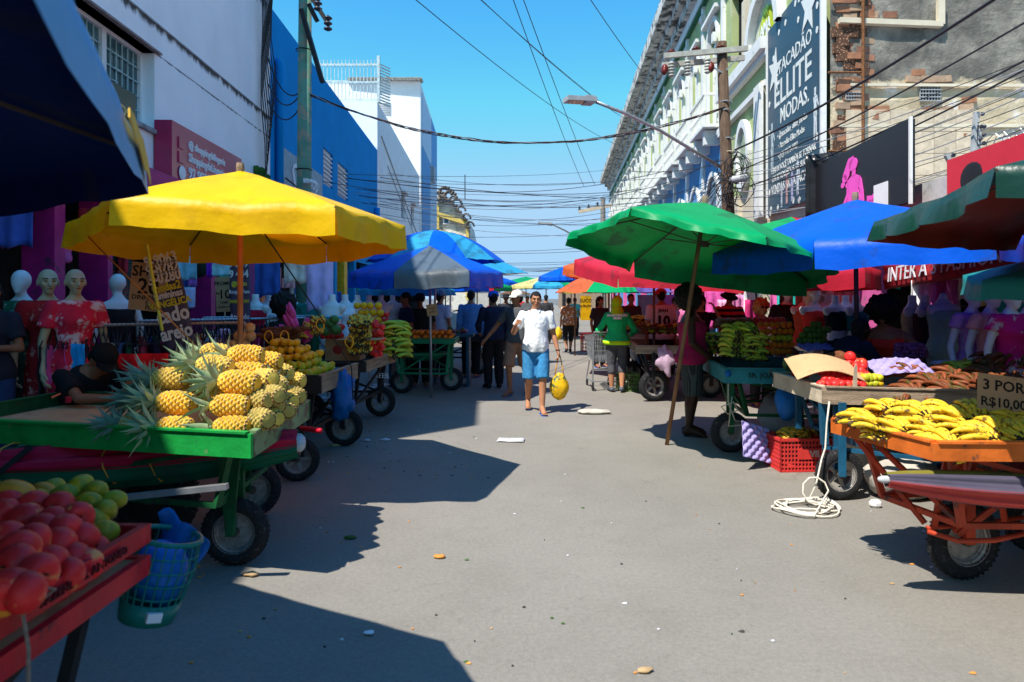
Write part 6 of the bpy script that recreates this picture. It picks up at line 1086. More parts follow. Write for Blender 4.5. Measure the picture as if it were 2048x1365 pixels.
# ---------------------------------------------------------------- poles, lamps and wires
t = thing('utility_pole', 'green painted round concrete pole before the blue building', 'utility pole', (-4.45, 14.6, 0)); m = MB(); m.tube([(-4.47, 14.6, 0), (-4.42, 14.6, 8.8)], [.17, .13], 20); m.build('pole_shaft', GREENPOLE, t, True, smooth=True)
m = MB(); a = P(603, 20, 14.4); b = P(645, 165, 14.4); m.bar(a, b, .12, .09); m.build('crossarm', BLACK, t, True)
m = MB(); m.bar(P(600, -40, 14.5), P(658, 50, 14.5), .12, .09); m.build('crossarm', BLACK, t, True); m = MB(); m.bar(P(618, 10, 14.4), P(634, 42, 14.4), .12, .09); m.build('crossarm', BLACK, t, True)
def insul(p, h, r, mm, par, n=3):
    m = MB(); pr = []
    for i in range(n): z = h * i / n; pr += [(r * .4, z), (r, z + h * .08), (r, z + h * .14), (r * .4, z + h * .25)]
    m.lathe(pr + [(.01, h)], p, 12); m.build('insulator', mm, par, True, smooth=True)
BI = mat('dark_insulator', (.05, .05, .07), rough=.25); RI = mat('red_insulator', (.16, .02, .015), rough=.2, var=.2); PI_ = mat('pale_insulator', (.42, .42, .38), rough=.3)
for px, py in ((656, 62), (636, 22)): insul(P(px, py, 14.5), .34, .09, BI, t)
for z in (3.7, 4.35, 6.9): m = MB(); m.tube([(-4.45 + .165 * math.cos(k * PI / 8), 14.6 + .165 * math.sin(k * PI / 8), z) for k in range(17)], .012, 5); m.build('pole_band', BLACK, t, True)
t2 = thing('security_camera', 'white security camera on the green concrete pole', 'camera', P(617, 362, 14.2)); m = MB(); m.box(P(612, 362, 14.35), (.09, .1, .09)); m.build('junction_box', WHITE2, t2, True); m = MB(); m.cap(P(618, 362, 14.2), P(628, 366, 14.1), .035, .045, 10); m.build('camera_body', WHITE2, t2, True, smooth=True)
t = thing('utility_pole', 'brown wooden utility pole with a double crossarm of insulators before the green facade', 'utility pole', (5.2, 16.5, 0)); m = MB(); A = Vector((5.38, 16.5, 0)); B = P(1443, 85, 16.5); m.tube([A, B], [.17, .12], 16); m.build('pole_shaft', BROWNW, t, True, smooth=True)
for dy in (-.12, .12):
    m = MB(); m.bar(P(1326, 122, 16.5) + Vector((0, dy, dy * -.6)), P(1492, 107, 16.5) + Vector((0, dy, dy * -.6)), .1, .12); m.build('crossarm', mat('pale_crossarm', (.42, .42, .38), var=.2), t, True)
for px, py in ((1343, 112), (1392, 106), (1441, 102)): insul(P(px, py, 16.45) - Vector((0, 0, .02)), .18, .11, RI, t, 2)
for px, py in ((1329, 140), (1421, 135)): m = MB(); m.ell(P(px, py, 16.4), (.09, .13, .13), 14, 8); m.ell(P(px, py + 2, 16.28), (.05, .05, .08), 10, 6); m.build('insulator', RI, t, True, smooth=True)
for px, py in ((1343, 133), (1375, 130), (1415, 126)): insul(P(px, py + 22, 16.35), .36, .075, PI_, t, 5)
m = MB(); m.bar(P(1410, 125, 16.4), P(1448, 148, 16.4), .03); m.bar(P(1478, 115, 16.4), P(1448, 145, 16.4), .03); m.build('arm_brace', STEEL, t, True)
for py in (205, 222, 278, 305): m = MB(); c = P(1443 + (py - 85) * .066, py, 16.5); m.tube([c + Vector((.15 * math.cos(k * PI / 8), .15 * math.sin(k * PI / 8), 0)) for k in range(17)], .016, 5); m.build('pole_band', STEEL if py != 305 else PALEW, t, True)
def street_lamp(label, pb, pt, head, r=.04, tail=None):
    t = thing('street_lamp', label, 'street lamp', pb); m = MB(); mid = pb.lerp(pt, .5) + Vector((0, 0, .12)); m.tube([pb, pb.lerp(pt, .25) + Vector((0, 0, .06)), mid, pb.lerp(pt, .75) + Vector((0, 0, .10)), pt], r, 8); m.build('lamp_arm', STEEL, t, True, smooth=True)
    d = head - pt; m = MB(); m.bar(pt - d * .05, head, .32, .1); m.bar(pt, pt + d * .35, .28, .16); m.build('lamp_head', GREYP, t, True)
    for i in range(4):
        m = MB(); a = pt.lerp(head, .42 + i * .13); m.box(a + Vector((0, 0, -.056)), (d.length * .1, .26, .012)); m.build('led_panel', mat('led_panel', (.62, .5, .25), rough=.3), t, True)
    return t
street_lamp('grey street lamp on a long arm reaching over the street from the wooden pole', P(1442, 335, 16.5), P(1186, 202, 15.2), P(1131, 199, 15.0))
t = thing('utility_pole', 'distant concrete utility pole with pale crossarm', 'utility pole', (P(1206, 0, 42).x, 42, 0)); x = P(1206, 0, 42).x; m = MB(); m.tube([(x, 42, 0), (x, 42, P(0, 397, 42).z)], [.22, .14], 12); m.build('pole_shaft', mat('grey_pole', (.22, .2, .18), var=.25), t, True); m = MB(); m.bar(P(1158, 424, 42), P(1222, 411, 42), .2, .2); m.build('crossarm', PALEW, t, True)
for px, py in ((1159, 420), (1177, 416), (1195, 412)): insul(P(px, py, 42), .25, .12, BI, t, 2)
street_lamp('far street lamp with a thin arm above the red parasols', P(1203, 510, 41), P(1104, 449, 38), P(1076, 446, 38), .05)
t = thing('utility_pole', 'faraway utility pole with low crossarm at the street end', 'utility pole', (P(1128, 0, 75).x, 75, 0)); x = P(1128, 0, 75).x; m = MB(); m.tube([(x, 75, 0), (x, 75, P(0, 535, 75).z)], .2, 8); m.build('pole_shaft', BLACK, t, True); m = MB(); m.bar(P(1098, 568, 75), P(1133, 562, 75), .2); m.build('crossarm', BLACK, t, True)
WG = 'overhead wires'; WI = random.Random(8)
def wire(a, b, sag, r, label, mm=WIREM, n=22, grp=None, wob=0.0):
    a = Vector(a); b = Vector(b); pts = [a.lerp(b, i / n) + Vector((wob * math.sin(i * 1.7), wob * math.sin(i * 2.3), -4 * sag * (i / n) * (1 - i / n) + wob * math.sin(i * 1.3))) for i in range(n + 1)]; m = MB(); m.tube(pts, r, 5); return one('overhead_wire', m, mm, label, 'wire', grp, smooth=True)
for i, (p0, p1, z0, z1, sg, r) in enumerate((((-3.2, 15.6, 9.9), P(1262, 300, 55), 0, 0, 1.0, .014), ((-1.95, 14.9, 9.6), P(1262, 245, 50), 0, 0, .5, .012), ((-1.7, 14.8, 9.5), P(1275, 250, 48), 0, 0, .7, .012), ((-.35, 14.5, 9.2), P(1343, 112, 16.5) + Vector((0, 20, .1)), 0, 0, .3, .012), ((-.12, 14.2, 9.0), P(1392, 106, 16.5) + Vector((0, 20, .1)), 0, 0, .3, .012), ((.8, 13.9, 9.1), P(1330, 200, 30), 0, 0, .3, .012))):
    wire(Vector(p0) + (Vector(p0) - Vector(p1)) * .25, p1, sg, r, ['highest thin wire crossing the sky towards the colonial cornice', 'second sky wire running beside a thinner twin', 'thin lower twin of the second sky wire', 'sky wire falling towards the crossarm tip', 'sky wire falling towards the crossarm middle', 'rightmost sky wire ending at the arched windows'][i], WIREB)
a = P(620, 190, 14.5); mid = P(950, 292, 15.5); c = P(1060, 297, 15.8); b = P(1450, 215, 16.4)
for k in range(4):
    m = MB(); pts = []
    for i in range(41):
        u = i / 40; q = (a * (1 - u) ** 3 + P(800, 262, 15) * 3 * u * (1 - u) ** 2 + P(1060, 352, 15.8) * 3 * u * u * (1 - u) + b * u ** 3); ph = u * 44 + k * PI / 2; pts.append(q + Vector((0, .022 * math.cos(ph), .022 * math.sin(ph) + .01 * math.sin(u * 30 + k))))
    m.tube(pts, .011, 5); one('twisted_cable', m, (WIREM, WIREG, WIREM, mat('brown_cable', (.12, .06, .05)))[k], 'strand of the thick twisted cable sagging across the street', 'cable', 'strands of the sagging cable', smooth=True)
WI2 = random.Random(14)
for i in range(20):
    pya = WI2.uniform(345, 440); y = WI2.uniform(20, 30); a = LF.p(y, CH + (HY - pya) * y / F, .1); a.x += WI2.uniform(0, 1); pyb = pya + WI2.uniform(-35, 45); y2 = WI2.uniform(28, 46); b = RF.p(y2, CH + (HY - min(pyb, 470)) * y2 / F, .1); wire(a, b, WI2.uniform(.1, .9), WI2.choice((.008, .010, .015)), 'thin wire in the bundle crossing between the facades', WI2.choice((WIREM, WIREB, WIREG)), 16, 'crossing wire bundle')
for i in range(14):
    pya = WI2.uniform(470, 560); y = 60; a = Vector((-9, y, CH + (HY - pya) * y / F)); b = Vector((10, y + 8, CH + (HY - pya - WI2.uniform(-10, 10)) * (y + 8) / F)); wire(a, b, WI2.uniform(.1, .9), .022, 'far wire low over the street end', WIREB, 14, 'far low wires')
wl = ['thickest black cable rising to the top right past the banner', 'black cable under the thickest one crossing the ruined wall', 'third cable crossing the barred vents', 'lowest heavy cable crossing the black sign']
for i, (pa, da, pb, db, r) in enumerate((((1470, 300), 16.3, (2030, -28), 7.6, .022), ((1470, 345), 16.3, (2090, 22), 8.0, .014), ((1500, 372), 15.5, (2090, 100), 8.4, .016), ((1560, 362), 14.5, (2090, 118), 8.2, .014))): wire(P(*pa, da), P(*pb, db), .12, r, wl[i], WIREM)
for i in range(16):
    py = 320 + i * 9 + WI2.uniform(-4, 4); wire(P(1470, py, 16.2), P(2090, 110 + i * 15 + WI2.uniform(-12, 12), 8.6), WI2.uniform(.05, .35), .006 + .003 * (i % 2), 'thin pale wire strung before the low shop signs', WIREG if i % 2 else WIREM, 14, 'wires before the low shops')
for i in range(26):
    a = P(1470 + WI2.uniform(-6, 6), WI2.uniform(300, 370), 16.3); wire(a, P(WI2.uniform(1250, 1440), WI2.uniform(330, 560), WI2.uniform(18, 30)), WI2.uniform(-.1, .6), .009, 'slack service wire fanning from the wooden pole', WIREM, 12, 'service wires at the wooden pole')
for k in range(12):
    m = MB(); c = P(1462 + WI2.uniform(-22, 18), WI2.uniform(325, 395), 16.15); r_ = WI2.uniform(.1, .35); ph = WI2.uniform(0, 6); m.tube([c + Vector((r_ * math.cos(j * .5 + ph) * (1 + .2 * math.sin(j)), .12 * math.sin(j * .9 + ph), r_ * 1.2 * math.sin(j * .5 + ph) + .02 * math.sin(j * 2.1))) for j in range(22)], .009, 5); one('cable_tangle', m, WIREM, 'loop of the cable tangle on the wooden pole', 'cable', 'cable tangle', smooth=True)
m = MB(); m.cap(P(1466, 360, 16.1), P(1490, 356, 16.0), .09, .09, 12); one('splice_case', m, GREYP, 'grey splice case hanging at the wooden pole', 'splice case', smooth=True)
for i in range(9):
    z = WI2.uniform(2, 6); wire(LF.p(14.6 + i * .1, 11.5, .1), LF.p(15.0 + i * .08, 3.4 + .3 * i, .1), 0, .012, 'cable running down the white wall corner', WIREM, 10, 'cables on the white wall', wob=.05)
for i, (py, pb) in enumerate(((115, 185), (165, 190), (200, 215))): wire(LF.p(15.2, CH + (HY - py) * 15.2 / F, .1), P(600, pb, 14.5), .35, .014, 'slack cable looping from the white wall to the green pole', WIREM, 14, 'slack cables at the green pole')
wire(LF.p(15.9, 4.4, .3), LF.p(30, 4.1, .3), .15, .02, 'upper cable bundle strung low along the blue building', WIREM); wire(LF.p(15.9, 4.2, .35), LF.p(30, 3.9, .3), .2, .016, 'lower cable strung along the blue building', WIREM)
# electric fence and razor wire on the low right roof
t = thing('electric_fence', 'grey electric fence posts with black insulators on the low roof', 'fence', P(1950, 330, 9.6))
for (pa, pb) in (((1945, 325), (1953, 225)), ((1955, 318), (1956, 252)), ((1920, 362), (1893, 310))):
    m = MB(); a, b = P(*pa, 9.6), P(*pb, 9.6); m.bar(a, b, .06); m.build('fence_post', GREYP, t, True)
    for k in range(4): m = MB(); m.ell(a.lerp(b, .2 + .25 * k) + Vector((.06, -.04, 0)), .03, 8, 6); m.build('insulator', BI, t, True, smooth=True)
m = MB(); pts = [P(1975 + 5 * k * .35, 300 - 4 * k * .1, 9.4) + Vector((0, .22 * math.cos(k * .7), .22 * math.sin(k * .7))) for k in range(70)]; m.tube(pts, .007, 4); one('razor_wire', m, STEEL, 'coil of razor wire on the low roof at the frame edge', 'razor wire')
drape('black_tarpaulin', 'loose black tarpaulin behind the black shop sign', 'tarpaulin', mat('black_sheet', (.02, .022, .025), rough=.25, bump=.6, bscale=5), P(1668, 305, 12.9), 1.0, 1.2, -.5, folds=2, depth=.08)
m = MB()
for k in range(6): c = P(496 + k * 7, 338 + (k * 13) % 22, 14.6); m.ell(c, (.13, .03, .1), 8, 5, rot=Matrix.Rotation(k * 1.1, 3, 'Y'))
t = one('wall_plant', m, mat('leaf_green', (.03, .09, .012), var=.4), 'small leafy plant growing out of the white wall corner', 'plant', smooth=True)
# ---------------------------------------------------------------- people and mannequins
TS = bpy.data.scenes.new('workbench')
def remesh(mb, vox, name, mats, smooth_it=3, amp=0.0, fr=9.0, extra=None):
    me = mb.mesh('t', []); o = bpy.data.objects.new('t', me); TS.collection.objects.link(o)
    r = o.modifiers.new('r', 'REMESH'); r.mode = 'VOXEL'; r.voxel_size = vox; s_ = o.modifiers.new('s', 'SMOOTH'); s_.iterations = smooth_it; s_.factor = .6
    TS.view_layers[0].update(); dg = TS.view_layers[0].depsgraph; out = bpy.data.meshes.new_from_object(o.evaluated_get(dg)); bpy.data.objects.remove(o); bpy.data.meshes.remove(me)
    vs = [v.co.copy() for v in out.vertices]; fs = [tuple(p.vertices) for p in out.polygons]
    if amp:
        ns = [v.normal.copy() for v in out.vertices]
        for i, v in enumerate(vs): v += ns[i] * amp * (noise.noise(Vector((v.x * fr, v.y * fr, v.z * fr * .45))) + .5 * abs(noise.noise(Vector((v.x * fr * 2, v.y * fr * 2, v.z * fr * 1.6 + 5)))))
    bpy.data.meshes.remove(out); m = MB(); m.add(vs, fs)
    if extra: extra(m)
    return m.mesh(name, mats, True)
J0 = dict(pel=(0, 0, .93), che=(0, 0, 1.28), nek=(0, .01, 1.47), hed=(0, -.015, 1.60), shL=(.185, .0, 1.385), shR=(-.185, .0, 1.385), elL=(.235, .03, 1.10), elR=(-.235, .03, 1.10), wrL=(.245, -.04, .85), wrR=(-.245, -.04, .85), hiL=(.09, 0, .90), hiR=(-.09, 0, .90), knL=(.10, -.02, .49), knR=(-.10, -.02, .49), anL=(.10, .03, .085), anR=(-.10, .03, .085))
TM = [(.80, .085, .075, 0), (.86, .150, .105, 0), (.93, .166, .116, 0), (1.0, .158, .110, 0), (1.08, .148, .105, 0), (1.18, .155, .112, 0), (1.28, .172, .116, 0), (1.36, .178, .108, 0), (1.41, .155, .09, 0), (1.45, .09, .07, 0), (1.49, .056, .055, 0)]
TF = [(.80, .085, .08, 0), (.86, .165, .12, .01), (.93, .178, .128, .012), (1.0, .155, .108, .0), (1.08, .122, .09, 0), (1.18, .128, .098, 0), (1.27, .150, .125, -.012), (1.36, .158, .10, 0), (1.42, .142, .08, 0), (1.445, .085, .06, 0), (1.49, .048, .048, 0)]
FC = {}
class Fig:
    def __init__(s, sex='m', pose=None, wide=1.0, belly=0.0, foot=None, toe=None):
        s.j = {k: Vector(v) for k, v in J0.items()}
        if sex == 'f': s.j['shL'].x = .165; s.j['shR'].x = -.165
        for k, v in (pose or {}).items(): s.j[k] = Vector(v)
        s.HC_ = False; s.T = TM if sex == 'm' else TF; s.w = wide; s.belly = belly; s.sex = sex; s.toe = toe or {}
    def sp(s, z):
        ks = [(.75, s.j['pel'] + (s.j['pel'] - s.j['che']).normalized() * .18), (.93, s.j['pel']), (1.28, s.j['che']), (1.47, s.j['nek']), (1.60, s.j['hed'])]
        for (a, p), (b, q) in zip(ks, ks[1:]):
            if z <= b: return p.lerp(q, (z - a) / (b - a))
        return ks[-1][1]
    def rings(s, z0, z1, g=0.0, hem=0.0, seg=18):
        out = []; zs = [t for t in s.T if z0 <= t[0] <= z1]
        if not zs or zs[0][0] > z0 + .01: a = min(s.T, key=lambda t: abs(t[0] - z0)); zs = [(z0, a[1], a[2], a[3])] + zs
        for z, rx, ry, yo in zs:
            c = s.sp(z); t = max(0, min(1, (z - .93) / .45)); ax = (s.j['hiL'] - s.j['hiR']).normalized().lerp((s.j['shL'] - s.j['shR']).normalized(), t).normalized(); up = (s.sp(z + .03) - s.sp(z - .03)).normalized(); ay = up.cross(ax).normalized(); h = hem * max(0, min(1, (1.2 - z) / .35)); b = s.belly * math.exp(-((z - 1.05) / .12) ** 2)
            out.append([c + ay * (yo * 1.0) + ax * ((rx * s.w + g + h) * math.cos(2 * PI * k / seg)) + ay * ((ry * s.w + g + h * .8 + (b if math.sin(2 * PI * k / seg) < 0 else 0)) * math.sin(2 * PI * k / seg)) for k in range(seg)])
        return out
    def torso(s, m, z0=.80, z1=1.5, g=0.0, hem=0.0): m.ring_loft(s.rings(z0, z1, g, hem)); return m
    def arm(s, m, d, t0=0, t1=2.0, g=0.0):
        sh, el, wr = s.j['sh' + d], s.j['el' + d], s.j['wr' + d]; k = .9 if s.sex == 'f' else 1.0; k *= (s.w * .5 + .5); r0, r1, r2 = .050 * k, .039 * k, .027 * k
        if t1 <= 1: m.ell(sh, r0 + g); m.tube([sh + Vector((0, 0, .02)), sh, sh.lerp(el, t1 * .5), sh.lerp(el, t1)], [(r0 + g) * .6, r0 + g, lerp(r0, r1, t1 * .5) + g * 1.3, lerp(r0, r1, t1) + g * 1.9], 14)
        else: m.cap(sh, el, r0 + g, r1 + g); e = el.lerp(wr, t1 - 1); m.cap(el, el.lerp(wr, .3 * (t1 - 1)), r1 + g, r1 * 1.02 + g); m.cap(el.lerp(wr, .3 * (t1 - 1)), e, r1 * 1.0 + g, lerp(r1, r2, t1 - 1) + g)
    def leg(s, m, d, t1=2.0, g=0.0, flare=0.0):
        hi, kn, an = s.j['hi' + d], s.j['kn' + d], s.j['an' + d]; k = s.w; r0, r1, r2 = .088 * k, .057 * k, .036
        if t1 <= 1.03: m.tube([hi + (hi - kn) * .08, hi, hi.lerp(kn, .5 * t1), kn + (kn - hi) * (t1 - 1)], [r0 * .7, r0 + g, lerp(r0, r1, .5) + g + flare * .7, lerp(r0, r1, t1) + g + flare * 1.25], 16)
        else:
            m.cap(hi, kn, r0 + g, r1 + g + flare); cf = kn.lerp(an, .3) + Vector((0, .012, 0)); t = t1 - 1
            if t < .35: m.cap(kn, kn.lerp(an, t), r1 + g + flare, r1 + g + flare)
            else: m.cap(kn, cf, r1 * .96 + g + flare, .055 * k + g + flare); m.cap(cf, kn.lerp(an, t), .055 * k + g + flare, lerp(.055 * k, r2, (t - .3) / .7) + g + flare)
    def hand(s, m, d, curl=.5, k=1.0):
        el, wr = s.j['el' + d], s.j['wr' + d]; z = (wr - el).normalized(); sg = 1 if d == 'L' else -1
        n = Vector((-sg, 0, 0)); n = (n - z * n.dot(z)).normalized(); x = n.cross(z) * sg; rot = Matrix((x, n, z)).transposed(); c = wr + z * .05
        m.cap(wr - z * .02, wr + z * .015, .026 * k, .026 * k); m.ell(c, (.042 * k, .017 * k, .052 * k), 10, 7, rot)
        for i in range(4):
            b = wr + z * .088 + x * ((i - 1.5) * .0185) * -1; L1 = (.036, .042, .044, .034)[3 - i]; d1 = (z * math.cos(curl) + n * math.sin(curl)); d2 = (z * math.cos(curl * 2.2) + n * math.sin(curl * 2.2)); m.cap(b - z * .01, b + d1 * L1, .0092, .0088, 7); m.cap(b + d1 * L1, b + d1 * L1 + d2 * L1 * .8, .0088, .0072, 7)
        b = wr + z * .03 + x * .03; m.cap(b - x * .012, b + x * .022 + z * .025 + n * .01, .012, .010, 7); m.cap(b + x * .022 + z * .025 + n * .01, b + x * .022 + z * .055 + n * .018, .010, .008, 7)
    def foot(s, m, d, g=0.0):
        an = s.j['an' + d]; t = s.toe.get(d); k = s.j['kn' + d]; t = Vector(t) if t is not None else an + Vector((.03 if d == 'L' else -.03, -.17, -.055)); h = an + (an - t) * .28; h.z = an.z - .035
        m.cap(h, an.lerp(t, .3) - Vector((0, 0, .012)), .036 + g, .036 + g); m.cap(an.lerp(t, .2), t, .038 + g, .026 + g); sd = (t - an).cross(Vector((0, 0, 1))).normalized() * .018; lo = Vector((0, 0, -.010)); m.cap(an.lerp(t, .55) + sd + lo, t + sd + lo, .024 + g, .019 + g); m.cap(an.lerp(t, .55) - sd + lo, t - sd + lo, .024 + g, .020 + g)
    def head(s, m, yaw=0.0, pitch=0.0, face=True, nose=True):
        R_ = Matrix.Rotation(yaw, 3, 'Z') @ Matrix.Rotation(pitch, 3, 'X'); c = s.j['hed']; s.HR = R_; s.HC = c
        m.ell(c + R_ @ Vector((0, .012, .025)), (.076, .094, .092), 16, 10, R_); m.cap(c + R_ @ Vector((0, -.028, -.02)), c + R_ @ Vector((0, -.045, -.075)), .062, .034, 12)
        if face:
            m.cap(c + R_ @ Vector((0, -.088, .012)), c + R_ @ Vector((0, -.106, -.028)), .009, .0145, 8); m.ell(c + R_ @ Vector((0, -.078, .03)), (.058, .016, .010), 10, 6, R_); m.ell(c + R_ @ Vector((0, -.080, -.056)), (.024, .012, .009), 10, 6, R_)
            for sx in (-1, 1): m.ell(c + R_ @ Vector((sx * .038, -.066, -.015)), (.024, .02, .022), 8, 6, R_); m.ell(c + R_ @ Vector((sx * .078, .01, -.002)), (.010, .02, .032), 8, 6, R_)
SKIN = mat('skin_brown', (.42, .19, .10), rough=.5, var=.1, scale=12); SKIND = mat('skin_dark', (.055, .025, .015), rough=.45, var=.2, scale=12); SKINM = mat('skin_tan', (.30, .12, .06), rough=.5, var=.12, scale=12)
PLAS = mat('mannequin_white', (.72, .73, .74), rough=.4, var=.04); PLASB = mat('mannequin_beige', (.55, .45, .28), rough=.4, var=.05); HAIR = mat('black_hair', (.012, .010, .009), rough=.6, var=.4, scale=50, bump=.7, bscale=90)
FLIP = mat('blue_sandal', (.05, .12, .4), rough=.5); SOLE = mat('dark_sole', (.03, .03, .035), rough=.7)
def person(label, loc, rz, H=1.7, sex='m', skin=SKIN, pose=None, wide=1.0, belly=0.0, top=None, bottom=None, hair='short', hairm=None, cap=None, yaw=0.0, pitch=0.0, vox=.012, shoes='flip', face=True, curl=.5, toe=None, kind='person', head=True, legs=True, arms=True, group=None, dress=None, eyes=True, hands=True, cut=None):
    t = thing(kind, label, kind, loc, rz, group); k = H / 1.7; t.scale = (k, k, k); f = Fig(sex, pose, wide, belly, toe=toe)
    bn = 'body' if kind == 'person' else 'figure_body'
    key = (sex, repr(pose), wide, belly, vox, head, legs, arms, repr(toe), skin.name, yaw, pitch, face, curl, hands)
    m = MB(); f.torso(m)
    if arms: f.arm(m, 'L'); f.arm(m, 'R')
    else:
        for d in 'LR': m.cap(f.j['sh' + d], f.j['sh' + d] + Vector((0, 0, -.03)), .05, .045)
    if legs:
        for d in 'LR': f.leg(m, d); f.foot(m, d)
    m.cap(f.j['nek'] - Vector((0, 0, .05)), f.j['hed'] - Vector((0, 0, .05)) if head else f.j['nek'] + Vector((0, 0, .05)), .056 if sex == 'm' else .047, .05 if sex == 'm' else .042)
    if head: f.head(m, yaw, pitch, face); f.HC_ = True
    if key not in FC:
        def ex(mm):
            if legs and shoes in ('flip', 'sandal') and vox < .013:
                for d in 'LR':
                    an = f.j['an' + d]; tt = f.toe.get(d); tt = Vector(tt) if tt is not None else an + Vector((.03 if d == 'L' else -.03, -.17, -.055)); uu = (tt - an); uu.z = 0; uu.normalize(); sd = uu.cross(Vector((0, 0, 1)))
                    for q in range(5): c = tt + uu * (.012 - .004 * abs(q - 1)) + sd * ((q - 2) * .0155) * (1 if d == 'L' else -1) + Vector((0, 0, -.014)); mm.cap(c, c + uu * (.026 if q else .03), .0105 - .0008 * q, .0095 - .0008 * q, 7)
            if arms and hands: f.hand(mm, 'L', curl); f.hand(mm, 'R', curl)
        FC[key] = remesh(m, vox, bn, skin, 3, extra=ex)
    obj(bn, FC[key], t); j = f.j
    def gar(key2, fn, name, mt, amp=.008, fr=11, vx=None):
        kk = key + (key2, mt.name, name)
        if kk not in FC: g_ = MB(); fn(g_); FC[kk] = remesh(g_, vx or max(vox, .012), name, mt, 3, amp, fr)
        return obj(name, FC[kk], t)
    if bottom:
        bk, bm = bottom
        def fb_(g_):
            f.torso(g_, .80 if bk != 'briefs' else .82, 1.02, .012)
            for d in 'LR': f.leg(g_, d, {'shorts': 1.02, 'trousers': 1.93, 'capri': 1.35, 'mini': .55, 'briefs': .1}[bk], .016 if bk != 'capri' else .010, .018 if bk in ('shorts', 'trousers') else 0)
        gar(bk, fb_, {'shorts': 'shorts', 'trousers': 'trousers', 'capri': 'leggings', 'mini': 'shorts', 'briefs': 'briefs'}[bk], bm)
    if top:
        tk, tm_ = top
        def ft_(g_):
            f.torso(g_, {'crop': 1.12, 'bikini': 1.22}.get(tk, .86), {'tank': 1.41, 'crop': 1.38, 'bikini': 1.31}.get(tk, 1.46), .014, .022 if tk not in ('tank', 'crop', 'bikini') else .004)
            if tk in ('tshirt', 'polo'):
                for d in 'LR': f.arm(g_, d, 0, .68, .016)
            if tk == 'long':
                for d in 'LR': f.arm(g_, d, 0, 1.92, .017)
        gar(tk, ft_, 'top' if tk in ('tank', 'crop', 'bikini') else 'shirt', tm_, .014 if tk not in ('bikini',) else .001)
    if dress:
        dl, dm, slv = dress
        def fd_(g_):
            r_ = f.rings(.98, 1.41 if not slv else 1.45, .012); s0 = f.sp(.93); sk = []
            for q, (z, rr_) in enumerate(((dl, .205), (lerp(dl, .98, .5), .19), (.92, .182))): c = f.sp(.93); c = Vector((c.x, c.y, z)); sk.append([c + Vector(((rr_ + .012 * math.sin(5 * 2 * PI * i / 18)) * math.cos(2 * PI * i / 18), (rr_ * .8) * math.sin(2 * PI * i / 18), 0)) for i in range(18)])
            g_.ring_loft(sk + r_)
            if slv:
                for d in 'LR': f.arm(g_, d, 0, slv, .02)
        gar('dress' + repr((dl, slv)), fd_, 'dress', dm)
    if head and (kind == 'person' and eyes or vox == .010) and face:
        HC, HR = f.HC, f.HR
        for sx in (-1, 1):
            m = MB(); m.ell(HC + HR @ Vector((sx * .031, -.084, .008)), (.011, .005, .0045), 8, 6, HR); m.build('eye', mat('eye_dark', (.03, .02, .02), rough=.2), t); m = MB(); m.cap(HC + HR @ Vector((sx * .018, -.092, .032)), HC + HR @ Vector((sx * .048, -.080, .034)), .0045, .003, 6); m.build('eyebrow', HAIR, t)
        m = MB(); m.ell(HC + HR @ Vector((0, -.088, -.055)), (.022, .006, .005), 8, 5, HR); m.build('lips', mat('lips', (.3, .08, .06)), t)
    if head and hair:
        HC, HR = f.HC, f.HR; hm = hairm or HAIR
        def fh(g_):
            if hair == 'short': g_.ell(HC + HR @ Vector((0, .022, .042)), (.084, .096, .088), 16, 10, HR); g_.ell(HC + HR @ Vector((0, .06, -.01)), (.070, .055, .07), 12, 8, HR)
            elif hair == 'afro': g_.ell(HC + HR @ Vector((0, .05, .06)), (.165, .16, .16), 16, 12, HR)
            elif hair == 'curly': g_.ell(HC + HR @ Vector((0, .03, .05)), (.125, .11, .11), 16, 12, HR); g_.ell(HC + HR @ Vector((0, .05, -.03)), (.12, .07, .09), 12, 8, HR)
            elif hair == 'long': g_.ell(HC + HR @ Vector((0, .02, .045)), (.09, .10, .09), 16, 10, HR); g_.cap(HC + HR @ Vector((0, .06, 0)), HC + Vector((0, .09, -.24)), .085, .06, 12)
            elif hair == 'hood': g_.ell(HC + HR @ Vector((0, .02, .03)), (.105, .115, .125), 16, 10, HR); g_.cap(HC + Vector((0, .03, -.05)), HC + Vector((0, .03, -.16)), .09, .13, 14)
        gar('h' + hair + repr((yaw, pitch)), fh, 'hood' if hair == 'hood' else 'hair', hm, {'short': .006, 'afro': .035, 'curly': .04, 'long': .012, 'hood': .008}[hair], {'afro': 30, 'curly': 34}.get(hair, 22))
    if cap:
        ck, cm = cap; HC, HR = f.HC, f.HR; m = MB(); pr = [(.100, .035), (.100, .06), (.092, .095), (.068, .125), (.03, .142), (.001, .146)]
        if ck == 'bucket': pr = [(.150, .01), (.098, .045), (.092, .10), (.085, .125), (.05, .135), (.001, .137)]
        m.lathe(pr, HC + HR @ Vector((0, .01, -.005)), 20, HR); m.build('hat' if ck == 'bucket' else 'cap_crown', cm, t, smooth=True)
        if ck == 'cap':
            m = MB()
            def fbm(u, v): a = lerp(-1.15, 1.15, u); r_ = lerp(.092, .175, v); return HC + HR @ Vector((math.sin(a) * lerp(.092, .10, v), -math.cos(a) * r_ + .01, .045 - .02 * v - .015 * abs(math.sin(a)) * v))
            m.grid(fbm, 10, 4); m.build('cap_visor', cm, t, smooth=True, solid=.004)
